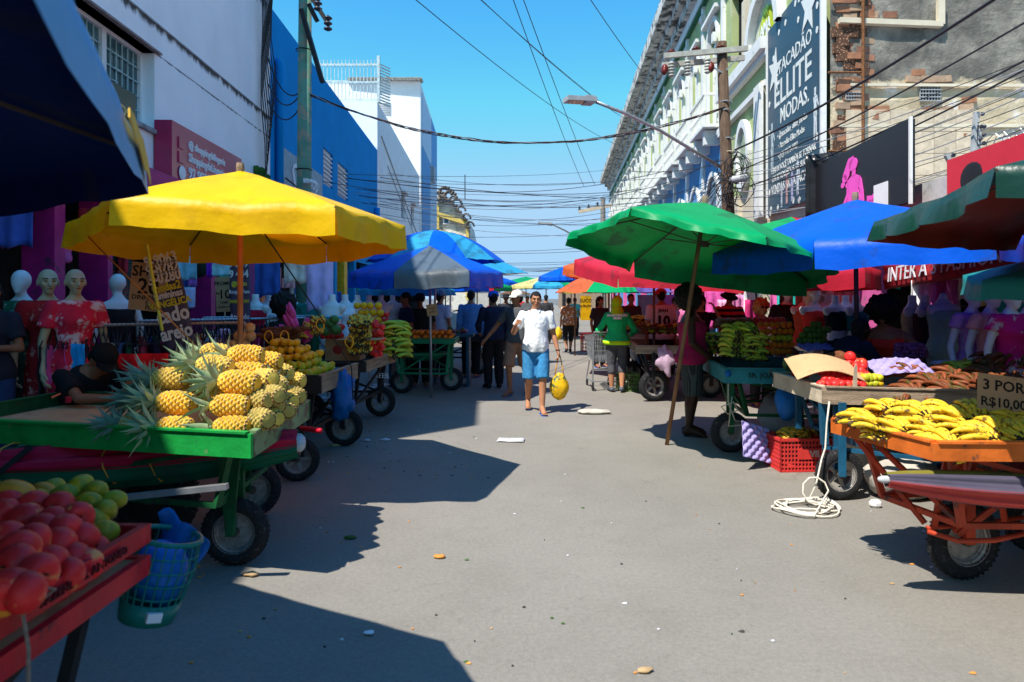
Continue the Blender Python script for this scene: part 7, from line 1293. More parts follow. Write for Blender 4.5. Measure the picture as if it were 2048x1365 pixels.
    if legs and kind == 'person' and shoes:
        for d in 'LR':
            an = j['an' + d]; tt = f.toe.get(d); tt = Vector(tt) if tt is not None else an + Vector((.03 if d == 'L' else -.03, -.17, -.055)); hl = an + (an - tt) * .3; hl.z = an.z - .07; te = tt + (tt - an) * .18; te.z = tt.z - .028; te.z -= .004; hl.z -= .006; u = (te - hl).normalized(); sd = u.cross(Vector((0, 0, 1))).normalized()
            m = MB()
            if shoes in ('flip', 'sandal'):
                pts = [(hl.lerp(te, q), w_) for q, w_ in ((-.02, .018), (.06, .034), (.4, .034), (.75, .046), (.93, .040), (1.0, .024), (1.03, .008))]; m.ring_loft([[p + sd * w_ + Vector((0, 0, .004)), p - sd * w_ + Vector((0, 0, .004)), p - sd * w_ - Vector((0, 0, .008)), p + sd * w_ - Vector((0, 0, .008))] for p, w_ in pts])
                so_ = m.build('sandal', SOLE if shoes == 'sandal' else FLIP, t); q = MB(); md = hl.lerp(te, .74) + Vector((0, 0, .052)); st = hl.lerp(te, .45)
                for sg in (-1, 1): q.tube([st + sd * sg * .036 + Vector((0, 0, .0)), st.lerp(md, .5) + sd * sg * .032 + Vector((0, 0, .035)), md + Vector((0, 0, .002)), hl.lerp(te, .86)], .005, 5)
                q.build('strap', FLIP if shoes == 'flip' else SOLE, so_)
            else:
                kk2 = key + ('shoe', d); g_ = MB(); f.foot(g_, d, .010); FC.setdefault(kk2, None)
                if FC[kk2] is None: FC[kk2] = remesh(g_, .012, 'shoe', mat('shoe_' + shoes, (.02, .02, .025) if shoes == 'black' else (.08, .09, .11), rough=.5), 2)
                obj('shoe', FC[kk2], t)
    return t, f
def back_text(t, f, body, z, size, mt, bold=.004, back=True, sx=1.0):
    def wr(q): return q
    rx, ry = .19 * f.w, .15 * f.w; c = f.sp(z); s_ = 1 if back else -1
    def wrap(q): x = q.x; return Vector((x, q.y, q.z + ry * math.sqrt(max(.05, 1 - (x / (rx * 1.25)) ** 2))))
    return text(body, size, c, (s_ * -1 if back else 1, 0, 0), (0, 0, 1), mt, t, ext=.002, bold=bold, wrap=wrap, sx=sx)
def at(px, py, dz=0.0): v = Gd(px, py); v.z = dz; return v
def atd(px, d, z=0.0): return Vector(((px - CX) / F * d, d, z))
# main walkers
t, f = person('middle aged man in white polo and blue denim shorts walking towards the camera', (.335, 9.6, 0), .05, 1.67, pose=dict(shL=(.19, 0, 1.385), elL=(.26, .04, 1.11), wrL=(.31, -.05, .88), elR=(-.32, -.03, 1.14), wrR=(-.30, -.24, 1.25), knL=(.09, -.12, .50), anL=(.075, -.17, .085), knR=(-.10, -.03, .49), anR=(-.09, .30, .13)), toe=dict(L=(.09, -.35, .04), R=(-.10, .15, .05)), top=('polo', cloth('white_polo', (.70, .71, .74), var=.04)), bottom=('shorts', cloth('denim', (.03, .15, .30), var=.2, scale=30)), hair='short', vox=.0095, belly=.035, wide=1.0, curl=.7)
m = MB(); c = f.j['nek']
for sx in (-1, 1): m.prism([(0, 0), (.055, .02), (.062, -.03), (.02, -.055)], c + Vector((0, -.098, -.03)), (sx, 0, .0), (0, -.2, 1), .006 * sx)
m.tube([c + Vector((.066 * math.cos(a), .068 * math.sin(a) + .0, -.012)) for a in [PI * 2 * k / 16 for k in range(17)]], .012, 6, caps=False); m.build('collar', cloth('white_polo', (.7, .71, .74)), t, smooth=True)
m = MB(); m.lathe([(.03, -.008), (.034, 0), (.03, .008)], f.j['wrL'] + Vector((0, 0, .01)), 12); m.build('wristwatch', BLACK, t)
hp = t.matrix_basis @ f.j['wrL'] + Vector((.02, -.02, -.10)); bt_ = thing('shopping_bag', 'full yellow patterned shopping bag held by the man in white', 'bag', (hp.x, hp.y, 0)); bt_.location.z = .20
BY = mat('bag_print', (.80, .45, .01), rough=.45, var=.1, scale=5, dirt=(.05, .12, .05), dscale=9, dthr=.58, bump=.5, bscale=14)
m = MB(); m.ell((0, 0, 0), (1, 1, 1), 24, 16); out = []
for x, y, z in m.v: k = 1 + .12 * noise.noise(Vector((x * 2, y * 2, z * 2))) + .05 * abs(noise.noise(Vector((x * 6, y * 6, z * 4)))); w_ = .135 * (1 - .25 * max(0, z)) * k; out.append((x * w_, y * w_ * .65, .17 + z * .185 * k))
m.v = out; m.build('bag_body', BY, bt_, smooth=True)
for sx in (-1, 1): m = MB(); m.tube([(sx * .06, 0, .32), (sx * .045, 0, .42), (sx * .012, 0, hp.z - .20 + .03)], .009, 6); m.build('handle', mat('orange_handle', (.65, .3, .05)), bt_, smooth=True)
person('man in dark grey tee, brown shorts and pale cap walking behind the man in white', (.08, 11.3, 0), -.35, 1.70, skin=SKINM, pose=dict(elR=(-.36, -.02, 1.13), wrR=(-.50, -.14, .92), knL=(.1, .08, .49), anL=(.1, .28, .12), knR=(-.1, -.12, .49), anR=(-.08, -.12, .085)), toe=dict(L=(.12, .13, .05)), top=('tshirt', cloth('charcoal', (.06, .062, .065))), bottom=('shorts', cloth('brown_short', (.22, .115, .07))), cap=('cap', cloth('cream_cap', (.68, .62, .52))), yaw=-.7)
person('man in navy shirt, black trousers and blue cap with his back turned', atd(987, 12.2), PI + .25, 1.70, skin=SKINM, top=('long', cloth('navy', (.012, .02, .045))), bottom=('trousers', cloth('black_trouser', (.014, .014, .016))), cap=('cap', cloth('blue_cap', (.01, .10, .5))), shoes='black', pose=dict(elL=(.27, -.06, 1.12), wrL=(.22, -.22, 1.0)), face=True, eyes=False)
GS = cloth('green_jersey', (.01, .42, .13), var=.06); t, f = person('woman in green long sleeved shirt and lime hood pushing a shopping trolley', (1.80, 11.7, 0), PI - .1, 1.60, sex='f', wide=1.22, top=('long', GS), bottom=('capri', cloth('grey_capri', (.055, .055, .062))), hair='hood', hairm=cloth('lime', (.36, .62, .01)), shoes='trainer', pose=dict(elL=(.33, -.02, 1.12), wrL=(.27, -.26, 1.02), elR=(-.33, -.02, 1.12), wrR=(-.27, -.26, 1.02), knR=(-.1, -.05, .49), anR=(-.08, .10, .10)), eyes=False)
back_text(t, f, 'MANUTENÇÃO', 1.375, .052, WTXT); back_text(t, f, 'SEMED', 1.325, .05, WTXT)
m = MB(); m.ring_loft([[Vector((q[0], q[1], q[2])) for q in r_] for r_ in f.rings(.86, .94, .045, .0)]); m.build('lime_hem', cloth('lime', (.36, .62, .01)), t, smooth=True)
# shopping trolley
tr = thing('shopping_trolley', 'empty wire shopping trolley pushed by the woman in green', 'trolley', (1.62, 12.15, 0), .1); WIRE = mat('trolley_wire', (.40, .42, .44), rough=.35, metal=.6, var=.1)
def basket_side(p0, p1, p2, p3, n, k_): 
    m = MB(); p0, p1, p2, p3 = map(Vector, (p0, p1, p2, p3))
    for i in range(n + 1): u = i / n; m.bar(p0.lerp(p1, u), p3.lerp(p2, u), .007)
    for i in range(k_ + 1): u = i / k_; m.bar(p0.lerp(p3, u), p1.lerp(p2, u), .009)
    return m
B0, B1, B2, B3 = (-.24, -.35, .50), (.24, -.35, .50), (.19, .4, .56), (-.19, .4, .56); T0, T1, T2, T3 = (-.27, -.38, .98), (.27, -.38, .98), (.23, .5, .92), (-.23, .5, .92)
for a in ((B0, B1, T1, T0), (B1, B2, T2, T1), (B2, B3, T3, T2), (B3, B0, T0, T3), (B0, B1, B2, B3)): basket_side(*a, 12, 5).build('basket_panel', WIRE, tr)
m = MB()
for sx in (-.26, .26): m.bar((sx, -.38, .98), (sx, -.34, .15), .025); m.bar((sx, -.34, .15), (sx * .8, .45, .15), .025); m.bar((sx * .8, .42, .15), (sx * .85, .1, .5), .02)
m.bar((-.24, -.34, .16), (.24, -.34, .16), .02); m.bar((-.26, -.36, .36), (.26, -.36, .36), .02); m.build('chassis', WIRE, tr); m = MB(); m.tube([(-.27, -.46, 1.02), (.27, -.46, 1.02)], .016, 8); m.bar((-.26, -.46, 1.02), (-.26, -.36, .96), .02); m.bar((.26, -.46, 1.02), (.26, -.36, .96), .02); m.build('push_handle', WIRE, tr)
for sx, y in ((-.26, -.34), (.26, -.34), (-.2, .42), (.2, .42)): m = MB(); m.lathe([(.05, -.013), (.06, -.008), (.06, .008), (.05, .013)], (sx, y, .06), 14, Matrix.Rotation(PI / 2, 3, 'Y')); m.bar((sx, y, .06), (sx, y - .02, .15), .02, .03); m.build('caster', BLACK, tr)
PSH = cloth('brown_white_print', (.62, .58, .52), kind='voronoi', scale=10, col2=(.40, .15, .05)); person('woman in brown and white patterned shirt walking away with a yellow bag', atd(1137, 20.2), PI + .1, 1.60, sex='f', wide=1.15, top=('tshirt', PSH), bottom=('capri', cloth('black_capri', (.014, .014, .016))), pose=dict(anR=(-.08, -.12, .09), knR=(-.1, -.12, .5), anL=(.09, .22, .14)), toe=dict(L=(.1, .1, .05)), eyes=False, vox=.016, shoes='black')
blob('plastic_bag', 'yellow plastic bag in the hand of the woman in the patterned shirt', 'bag', mat('yellow_bag', (.75, .45, .02), rough=.4), P(1117, 668, 20.1), .14, sx=(.8, .8, 1.3), seed=1)
STR = cloth('dark_pinstripe', (.02, .022, .022), kind='wave', scale=22, col2=(.05, .055, .055)); t, f = person('tall dark skinned woman with an afro, pink top and striped shorts beside the leaning pole', (2.1, 8.0, 0), 1.35, 1.66, sex='f', skin=SKIND, wide=1.3, belly=.05, top=('tank', cloth('pink_top', (.27, .01, .055))), bottom=('shorts', STR), hair='afro', shoes='sandal', pose=dict(elL=(.25, -.02, 1.12), wrL=(.16, -.24, .92), elR=(-.25, -.0, 1.12), wrR=(-.12, -.24, .90)), yaw=.2)
J10 = cloth('white_jersey', (.55, .56, .60), var=.05); t, f = person('man in white football shirt reading JEAN 10 with black sleeves, back turned', (2.62, 12.0, 0), PI, 1.74, skin=SKIN, wide=1.15, top=('long' if False else 'tshirt', J10), bottom=('shorts', cloth('blk_short', (.015, .015, .015))), cap=('cap', cloth('red_cap', (.45, .02, .03))), eyes=False, shoes='flip')
back_text(t, f, 'JEAN', 1.33, .075, INK, bold=.003); back_text(t, f, '10', 1.10, .24, INK, bold=.010)
FLA = cloth('red_black_stripe', (.5, .015, .02), kind='wave', scale=1.6, col2=(.012, .012, .014)); 
for n_ in FLA.node_tree.nodes:
    if n_.type == 'TEX_WAVE': n_.bands_direction = 'Z'; n_.inputs['Scale'].default_value = 3.2; n_.inputs['Distortion'].default_value = 0
person('man in black bucket hat and red black striped shirt looking down', atd(1458, 11.6), .2, 1.72, top=('tshirt', FLA), bottom=('trousers', cloth('black_trouser', (.014, .014, .016))), cap=('bucket', cloth('black_hat', (.012, .012, .014))), pitch=.45, pose=dict(elL=(.28, -.03, 1.12), wrL=(.12, -.25, 1.08), elR=(-.28, -.03, 1.12), wrR=(-.10, -.25, 1.08)))
person('woman in black tee with white straps raising her arm behind the afro woman', atd(1402, 11.2), -.2, 1.62, sex='f', top=('tshirt', cloth('black_tee', (.014, .014, .02), dirt=(.4, .4, .42), dscale=5, dthr=.63)), bottom=('trousers', cloth('black_trouser', (.014, .014, .016))), hair='long', pose=dict(elL=(.32, -.05, 1.30), wrL=(.22, -.12, 1.50)))
t, f = person('woman with curly blond hair and sunglasses behind the oranges', atd(1523, 10.2), .1, 1.55, sex='f', skin=SKIN, top=('tshirt', cloth('rose', (.4, .05, .08))), bottom=('trousers', cloth('black_trouser', (.014, .014, .016))), hair='curly', hairm=mat('blond_hair', (.50, .26, .09), rough=.6, var=.3, scale=40, bump=.6))
m = MB(); c = f.j['hed']; m.ell(c + Vector((-.034, -.093, .01)), (.027, .008, .02), 10, 6); m.ell(c + Vector((.034, -.093, .01)), (.027, .008, .02), 10, 6); m.bar(c + Vector((-.075, -.06, .012)), c + Vector((-.055, -.095, .012)), .006); m.bar(c + Vector((.075, -.06, .012)), c + Vector((.055, -.095, .012)), .006); m.build('sunglasses', BLACK, t)
person('woman with afro and orange red tank top leaning over the purple grapes', (3.95, 7.1, 0), -.6, 1.58, sex='f', skin=SKINM, wide=1.25, top=('tank', cloth('orange_red_top', (.60, .035, .02))), bottom=('trousers', cloth('black_trouser', (.014, .014, .016))), hair='afro', pitch=.4, pose=dict(che=(-.05, -.08, 1.24), nek=(-.06, -.14, 1.41), hed=(-.07, -.20, 1.53), shL=(.12, -.1, 1.32), shR=(-.22, -.1, 1.32), elL=(.33, -.18, 1.14), wrL=(.22, -.36, 1.0), elR=(-.30, -.2, 1.08), wrR=(-.2, -.4, .98)))
person('person in dark navy tee bending beside the woman in the orange red top', (3.25, 6.75, 0), 1.9, 1.6, skin=SKIND, top=('tshirt', cloth('dark_navy', (.008, .012, .03))), bottom=('trousers', cloth('grey_legging', (.05, .055, .06))), hair='short', pose=dict(pel=(0, .1, .88), che=(0, -.1, 1.12), nek=(0, -.2, 1.27), hed=(0, -.28, 1.36), shL=(.19, -.14, 1.2), shR=(-.19, -.14, 1.2), elL=(.22, -.3, .98), wrL=(.1, -.42, .85), elR=(-.22, -.3, .98), wrR=(-.1, -.42, .85), hiL=(.09, .1, .85), hiR=(-.09, .1, .85), knR=(-.2, -.15, .5), anR=(-.45, -.42, .085)), toe=dict(R=(-.55, -.58, .04)), shoes='flip')
person('man in black cap and black tee bending over behind the pineapple cart', (-3.35, 5.35, 0), 1.2, 1.7, skin=SKINM, top=('tshirt', cloth('black_tee2', (.010, .010, .012))), bottom=('trousers', cloth('black_trouser', (.014, .014, .016))), cap=('cap', cloth('black_cap', (.008, .008, .009))), pitch=.75, pose=dict(pel=(0, .2, .62), che=(0, .03, .90), nek=(0, -.08, 1.05), hed=(0, -.19, 1.12), shL=(.19, -.02, 1.0), shR=(-.19, -.02, 1.0), elL=(.24, -.26, .86), wrL=(.16, -.46, .80), elR=(-.24, -.26, .86), wrR=(-.12, -.48, .86), hiL=(.1, .2, .6), hiR=(-.1, .2, .6), knL=(.14, -.16, .52), knR=(-.14, -.16, .52), anL=(.14, -.1, .1), anR=(-.14, -.1, .1)))
t, f = person('dark skinned woman with an afro and glasses holding the pink sweet potatoes', (-2.72, 8.15, 0), 1.0, 1.56, sex='f', skin=SKIND, wide=1.1, top=('tshirt', cloth('black_tee2', (.010, .010, .012))), bottom=('trousers', cloth('black_trouser', (.014, .014, .016))), hair='afro', pitch=.25, pose=dict(elL=(.25, -.08, 1.12), wrL=(.12, -.3, 1.05), elR=(-.25, -.08, 1.12), wrR=(-.1, -.3, 1.02)))
m = MB(); c, HR = f.HC, f.HR
for sx in (-1, 1): m.tube([c + HR @ Vector((sx * .034 + .024 * math.cos(a * PI / 6), -.100, .01 + .018 * math.sin(a * PI / 6))) for a in range(13)], .002, 4)
m.build('glasses', STEEL, t)
BT = cloth('black_trouser', (.014, .014, .016))
for lab, px, d, rz, H, tp, tc, hr, cp, sk, ps, pit in (
 ('man in navy polo in profile behind the green bananas', 812, 12.3, -1.1, 1.68, 'polo', (.012, .025, .05), 'short', None, SKINM, None, .2),
 ('man in dark olive tee and cap standing behind the tangerines', 840, 12.4, .1, 1.66, 'tshirt', (.015, .025, .018), 'short', ('cap', cloth('dark_cap', (.015, .02, .02))), SKINM, dict(wrL=(.1, -.25, 1.0), wrR=(-.1, -.25, 1.0), elL=(.26, -.02, 1.1), elR=(-.26, -.02, 1.1)), .2),
 ('man in white tee and blue grey cap seen from behind', 880, 13.6, PI - .5, 1.72, 'tshirt', (.6, .62, .66), 'short', ('cap', cloth('bluegrey_cap', (.1, .16, .25))), SKIN, None, 0),
 ('man in blue long sleeved shirt seen from behind beside the navy man', 942, 13.8, PI, 1.74, 'long', (.07, .20, .42), 'short', None, SKIN, None, 0),
 ('bystander in dark hat and jacket far behind the pale cap', 1012, 19.5, .2, 1.7, 'long', (.02, .02, .025), 'short', ('bucket', cloth('black_hat', (.012, .012, .014))), SKINM, None, 0),
 ('bystander in dark red top at the far red stall', 985, 22.5, .8, 1.6, 'tshirt', (.2, .02, .04), 'long', None, SKIN, None, 0),
 ('bystander in white far beyond the pale cap', 1055, 27, .1, 1.66, 'tshirt', (.5, .5, .52), 'short', None, SKINM, None, 0),
 ('bystander in dark clothes far behind the patterned shirt woman', 1092, 24, PI, 1.7, 'tshirt', (.03, .03, .035), 'short', None, SKINM, None, 0),
 ('dark haired bystander in black by the yellow banner', 1200, 15.8, .5, 1.62, 'tshirt', (.03, .03, .032), 'long', None, SKINM, None, 0),
 ('bystander in dark top between hood and football shirt', 1262, 15.5, .3, 1.68, 'tshirt', (.05, .03, .025), 'short', None, SKINM, None, 0),
 ('bystander in pale blue behind the trolley', 1284, 17.5, PI, 1.6, 'tshirt', (.2, .35, .5), 'long', None, SKIN, None, 0),
 ('bystander in grey tee at the far white parasol', 1075, 32, .1, 1.66, 'tshirt', (.25, .25, .26), 'short', None, SKINM, None, 0),
 ('bystander in turquoise at the far end of the sunny row', 1150, 28, 2.5, 1.6, 'tshirt', (.05, .35, .38), 'short', None, SKINM, None, 0),
 ('bystander in pink beside the pink shopfront', 1352, 13.6, -.4, 1.6, 'tshirt', (.5, .12, .25), 'long', None, SKIN, None, 0),
 ('bystander in red tee deep in the middle of the street', 1040, 36, 0, 1.68, 'tshirt', (.45, .03, .04), 'short', None, SKINM, None, 0)):
    person(lab, atd(px, d), rz, H, sk and 'm', sk, ps, top=(tp, cloth('by%d' % px, tc)), bottom=('trousers', BT), hair=hr, cap=cp, pitch=pit, vox=.018 if d > 14 else .014, eyes=d < 14, hands=d < 20, face=d < 20)
person('person in dark top with folded arms cut by the left frame edge', (-4.25, 5.55, .12), .3, 1.62, sex='f', skin=SKINM, top=('tshirt', cloth('dark_tee', (.02, .02, .03))), bottom=('trousers', cloth('jean_dark', (.02, .04, .1))), hair='long', pose=dict(elL=(.24, -.04, 1.12), wrL=(.05, -.2, 1.14), elR=(-.24, -.04, 1.12), wrR=(-.02, -.22, 1.1)))
# ---------------------------------------------------------------- mannequins
def mann(label, loc, rz, kind_='full', plas=PLAS, H=1.72, group=None, **k):
    t, f = person(label, loc, rz, H, sex='f', skin=plas, kind='mannequin', hair=k.pop('hair', None), eyes=False, shoes=None, vox=k.pop('vx', .015), head=k.pop('head', kind_ == 'full'), legs=kind_ == 'full', arms=k.pop('arms', kind_ == 'full'), hands=kind_ == 'full', group=group, **k)
    if kind_ != 'full' and not f.HC_: m = MB(); m.lathe([(.052, 1.40), (.046, 1.46), (.044, 1.565), (.04, 1.57)], (0, .008, 0), 16); m.build('neck_stump', plas, t, smooth=True)
    if kind_ != 'full': m = MB(); m.tube([(0, 0, .0), (0, 0, .85)], .018, 8); m.lathe([(.16, 0), (.16, .015), (.02, .03)], (0, 0, 0), 16); m.build('stand', STEEL, t)
    return t
FLO = cloth('red_floral', (.30, .012, .015), dirt=(.70, .32, .25), dscale=10, dthr=.58); FLO2 = cloth('crimson_leaf', (.60, .02, .05), dirt=(.85, .62, .64), dscale=8, dthr=.53); LACE = cloth('green_lace', (.01, .09, .045), dirt=(.25, .38, .30), dscale=16, dthr=.58)
mann('faceless white mannequin in a dark green lace dress at the left edge', (-4.42, 6.15, .12), .2, dress=(.55, LACE, .75), face=False)
mann('bald beige mannequin in a dark red floral dress left of its twin', (-4.08, 6.0, .12), .75, plas=PLASB, dress=(.6, FLO, .6), vx=.010); mann('bald beige mannequin in a crimson palm leaf dress with white print', (-3.84, 6.0, .12), .8, plas=PLASB, dress=(.6, FLO2, .6), vx=.010)
mann('white mannequin in black top and short skirt turned sideways', (-4.1, 7.1, .12), -2.2, dress=(.72, cloth('black_mesh', (.015, .015, .018)), 0), face=False)
for i, (px, d, lab, tp, bt2) in enumerate(((536, 9.6, 'headless mannequin in orange bikini top and turquoise wrap', ('bikini', cloth('orange_bikini', (.55, .22, .08))), (.5, cloth('floral_turq', (.02, .45, .55), kind='voronoi', scale=9, col2=(.6, .45, .1)))), (556, 10.4, 'headless mannequin behind the afro woman in white', ('tank', WHITE2), None), (585, 9.8, 'headless mannequin in crimson vest', ('tank', cloth('crimson', (.4, .01, .03))), None), (622, 9.7, 'headless mannequin in teal long sleeved top', ('long', cloth('teal_long', (.01, .15, .12))), None), (656, 10.1, 'headless mannequin in white camisole', ('crop', cloth('white_camisole', (.6, .6, .65))), None), (664, 9.3, 'headless mannequin in sky blue bikini top', ('bikini', cloth('sky_bikini', (.02, .42, .65))), None), (690, 9.9, 'headless mannequin in white vest and shorts', ('tank', cloth('white_vest', (.6, .6, .65))), None), (715, 10.9, 'headless mannequin in pale lace top beyond the oranges', ('crop', cloth('pale_lace', (.5, .5, .55))), None), (738, 11.2, 'headless mannequin without clothes behind the orange stack', None, None), (762, 11.6, 'headless mannequin in dark red bra', ('bikini', cloth('dark_red_bra', (.35, .01, .06))), None), (785, 12.6, 'headless bare mannequin far along the white row', None, None), (510, 8.9, 'small headless mannequin in red vest at the purple banner', ('tank', cloth('crimson', (.4, .01, .03))), None))):
    kw = {}
    if bt2: kw['dress'] = None
    mann(lab, atd(px, d, .12), .3 * math.sin(i), 'torso', H=1.66, top=tp, arms=tp is not None and tp[0] == 'long', bottom=('briefs', bt2[1]) if bt2 else None)
RD = cloth('red_corset', (.60, .03, .02)); 
for i, (px, d, lab, kw) in enumerate(((1573, 9.6, 'long haired mannequin in black cut out top at the pink column', dict(head=True, hair='long', hairm=mat('brown_hair', (.06, .03, .02)), top=('tshirt', cloth('black_cut', (.015, .015, .018))), bottom=('capri', cloth('dark_print', (.03, .02, .03))), arms=True)), (1610, 9.2, 'red haired mannequin half hidden behind the blond one', dict(head=True, hair='long', hairm=mat('auburn', (.2, .05, .03)), top=('tank', cloth('rust_top', (.35, .06, .03))))), (1628, 8.8, 'blond wigged mannequin in bright red corset', dict(head=True, hair='long', hairm=mat('platinum_hair', (.62, .52, .33), rough=.5, bump=.5), top=('tank', RD))), (1652, 8.9, 'grey wigged mannequin in olive top', dict(head=True, hair='long', hairm=mat('grey_hair', (.35, .33, .3), rough=.5), top=('tank', cloth('olive_top', (.12, .13, .07))))), (1672, 8.5, 'headless mannequin in black crop top', dict(top=('crop', cloth('black_crop', (.012, .012, .015))), bottom=('capri', BT))), (1692, 8.6, 'headless mannequin in rust coloured set', dict(top=('crop', cloth('rust_set', (.40, .09, .04))), bottom=('capri', cloth('rust_set', (.4, .09, .04))))), (1713, 8.4, 'headless mannequin in dark teal set', dict(top=('crop', cloth('teal_set', (.01, .12, .13))), bottom=('capri', cloth('teal_set', (.01, .12, .13))))), (1826, 7.9, 'headless mannequin in beige wrap dress', dict(dress=(.6, cloth('beige_dress', (.35, .27, .14)), 0))), (1850, 7.7, 'headless mannequin in dark brown dress', dict(dress=(.6, cloth('dark_brown_dress', (.05, .02, .02)), 0))), (1888, 7.3, 'headless curvy mannequin in pale green bodysuit', dict(top=('tank', cloth('mint', (.30, .50, .30))), bottom=('mini', cloth('mint', (.3, .5, .3))), legs_=1)))):
    lg = kw.pop('legs_', 0); hd = kw.pop('head', False); ar = kw.pop('arms', False)
    if lg: person(lab, atd(px, d, .12), .3, 1.68, sex='f', skin=PLAS, kind='mannequin', hair=None, eyes=False, shoes=None, vox=.013, head=False, arms=False, hands=False, wide=1.15, **kw)
    else: mann(lab, atd(px, d, .12), .1 * i, 'torso', head=hd, arms=ar, H=1.64, face=hd, **kw)
LILP = cloth('lilac_pattern', (.38, .18, .42), dirt=(.55, .4, .55), dscale=20, dthr=.55)
for px, d, lab, dm in ((1945, 6.5, 'white headed mannequin in lilac patterned dress', LILP), (1982, 6.3, 'white headed mannequin in salmon pink ruffled dress', cloth('salmon', (.62, .27, .25))), (2022, 6.0, 'white mannequin in magenta and white printed dress', cloth('magenta_print', (.45, .01, .14), dirt=(.6, .5, .5), dscale=7, dthr=.56)), (2058, 6.2, 'mannequin in pink dress cut by the frame edge', cloth('pink_dress', (.6, .2, .3)))):
    mann(lab, atd(px, d, .12), .2, 'full', H=1.58, dress=(.5, dm, .35), face=False)
# clothes hung inside the right shops
for i, (px, py, d, w_, h, c) in enumerate(((1850, 560, 8.6, .35, .5, (.6, .6, .62)), (1880, 560, 8.4, .3, .7, (.60, .12, .42)), (1905, 560, 8.2, .25, .6, (.55, .1, .35)), (1610, 560, 10.6, .3, .45, (.6, .15, .4)), (1650, 565, 10.4, .4, .5, (.55, .15, .4)), (1690, 560, 10.2, .3, .4, (.6, .2, .3)), (1435, 575, 13.5, .5, .8, (.55, .08, .3)), (1475, 590, 13.2, .4, .7, (.6, .2, .4)), (1510, 600, 12.6, .5, .7, (.5, .03, .15)), (1380, 585, 14.5, .5, .8, (.6, .25, .25)), (1345, 590, 14.8, .5, .8, (.35, .1, .3)), (1300, 590, 16, .6, .9, (.15, .3, .45)), (1330, 600, 16.5, .5, .8, (.5, .3, .1)), (1450, 600, 12.6, .3, .6, (.62, .3, .45)), (1500, 575, 13, .3, .7, (.6, .6, .6)))):
    drape('hanging_garment', ['white top', 'orchid pink garment', 'pink dress', 'pink blouse', 'rose pink blouse', 'coral blouse', 'deep pink garment', 'soft pink garment', 'crimson garment', 'coral shirt', 'plum garment', 'slate blue garment', 'ochre garment', 'pale pink garment', 'white banner cloth'][i] + ' hung at the shops on the sunny side', 'clothing', cloth('rh%d' % i, c), P(px, py, d), w_, h, .5 * math.sin(i), folds=3, seed=i)

bpy.data.scenes.remove(TS)
# ---------------------------------------------------------------- litter on the road
def sheet(label, name, cat, mt, p, w_, h, rz, z=.012, amp=.01, group=None):
    m = MB(); ca, sa = math.cos(rz), math.sin(rz)
    def fn(u, v): x = (u - .5) * w_; y = (v - .5) * h; return Vector((p[0] + x * ca - y * sa, p[1] + x * sa + y * ca, z + amp * abs(noise.noise(Vector((u * 5, v * 5, p[0]))))))
    m.grid(fn, 8, 8); return one(name, m, mt, label, cat, group, smooth=True, solid=.0015)
sheet('printed paper leaflet lying flat in the middle of the road', 'paper_sheet', 'paper', mat('printed_paper', (.62, .62, .64), rough=.7, dirt=(.3, .2, .25), dscale=30, dthr=.6), Gd(1022, 882), .30, .2, -.1)
m = MB(); m.ell((0, 0, 0), (.24, .10, .035), 22, 10); m.v = [tuple(Vector(v) * (1 + .35 * noise.noise(Vector(v) * 12)) + Gd(1187, 828) + Vector((0, 0, .03))) for v in m.v]; one('flattened_sack', m, mat('dirty_white_plastic', (.50, .46, .38), rough=.6, var=.2, bump=.6, bscale=20), 'flattened dirty white plastic sack on the road behind the walking man', 'plastic sack', smooth=True)
LR = random.Random(31)
LM = [mat('litter_white', (.6, .6, .62)), mat('litter_tan', (.45, .3, .15)), mat('litter_orange', (.6, .25, .05)), mat('litter_green', (.06, .12, .03)), mat('litter_dark', (.05, .045, .04))]
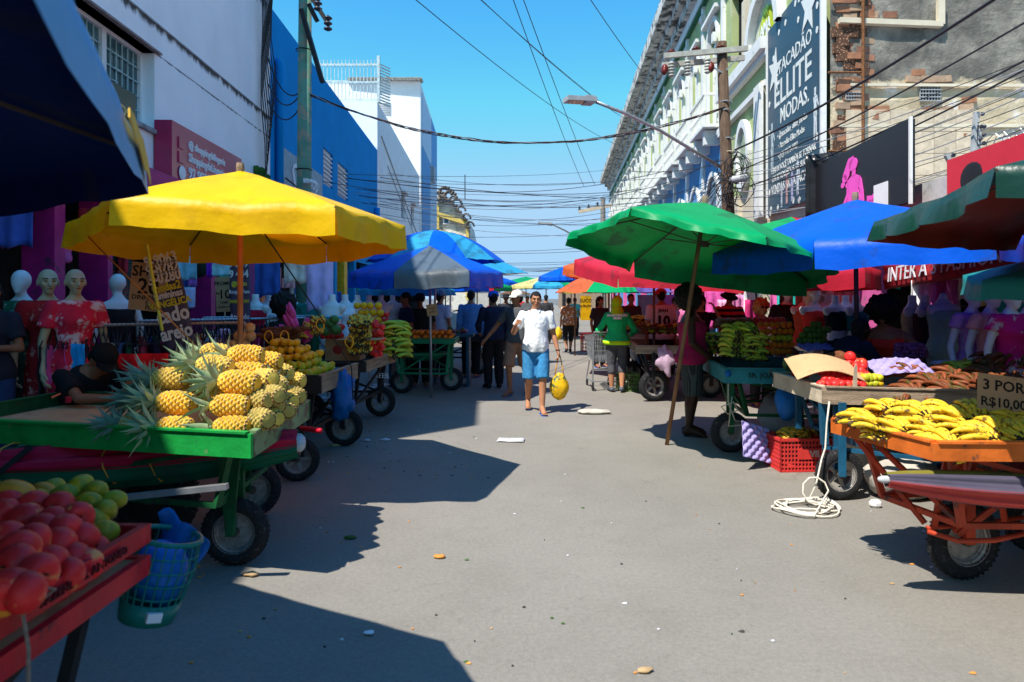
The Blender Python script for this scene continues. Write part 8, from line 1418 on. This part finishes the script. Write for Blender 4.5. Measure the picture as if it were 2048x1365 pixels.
for i in range(170):
    px, py = (LR.uniform(560, 960), LR.uniform(800, 960)) if i % 2 else (LR.uniform(300, 2000), LR.uniform(850, 1350)); p = Gd(px, py); s_ = LR.uniform(.004, .015); m = MB(); m.ell((0, 0, .004), (s_, s_ * .7, .005), 6, 4); 
    m.v = [(x * (1 + .5 * math.sin(x * 300)) + p.x, y + p.y, z) for x, y, z in m.v]; one('litter', m, LM[LR.randrange(5)], 'small scrap of litter lying on the asphalt', 'litter', 'litter scraps on the road')
for px, py, s_, lab, mt_ in ((770, 882, .05, 'crumpled white plastic cup near the cart wheels', LM[0]), (735, 883, .035, 'small white scrap near the cart wheels', LM[0]), (672, 893, .05, 'dried banana peel beside the cart wheel', LM[1]), (880, 1117, .035, 'orange brown fruit peel on the sunlit road', LM[2]), (502, 1153, .04, 'pale dry leaf by the pineapple cart wheel', LM[1]), (738, 1270, .025, 'pair of whitish smears in the near shade', LM[0]), (700, 1078, .04, 'green leaf in the shade of the yellow parasol', LM[3]), (1290, 1345, .03, 'brown leaf near the frame bottom', LM[1])):
    p = Gd(px, py); blob('litter', lab, 'litter', mt_, (p.x, p.y, .012), s_, sx=(1, .6, .3), amp=.5, seed=px, seg=10)

GR = random.Random(77); GC = [cloth('shopgood%d' % i, c) for i, c in enumerate(((.55, .1, .3), (.02, .35, .3), (.6, .58, .55), (.05, .1, .4), (.5, .03, .05), (.5, .35, .1), (.3, .1, .4), (.03, .03, .04), (.1, .4, .6), (.6, .3, .35)))]
for i in range(44):
    a = GR.uniform(6.2, 15.0) if i < 24 else GR.uniform(16, 30); p = LF.p(a, GR.uniform(1.75, 2.75), GR.uniform(-1.1, .25)); drape('hanging_garment', 'small garment hanging among many in the shaded shopfronts', 'clothing', GC[GR.randrange(10)], p, GR.uniform(.18, .4), GR.uniform(.25, .7), GR.uniform(-.5, 1.3), 'clothes hung in the shaded shopfronts', seed=i, folds=2)
for i in range(54):
    a = GR.uniform(5.5, 12.8) if i < 26 else GR.uniform(14, 34); p = RF.p(a, GR.uniform(1.7, 2.6), GR.uniform(-1.0, .35)); drape('hanging_garment', 'small garment hanging among many in the sunny side shopfronts', 'clothing', GC[GR.randrange(10)], p, GR.uniform(.2, .45), GR.uniform(.3, .8), GR.uniform(-1.3, .4), 'clothes hung in the sunny side shopfronts', seed=i, folds=2)
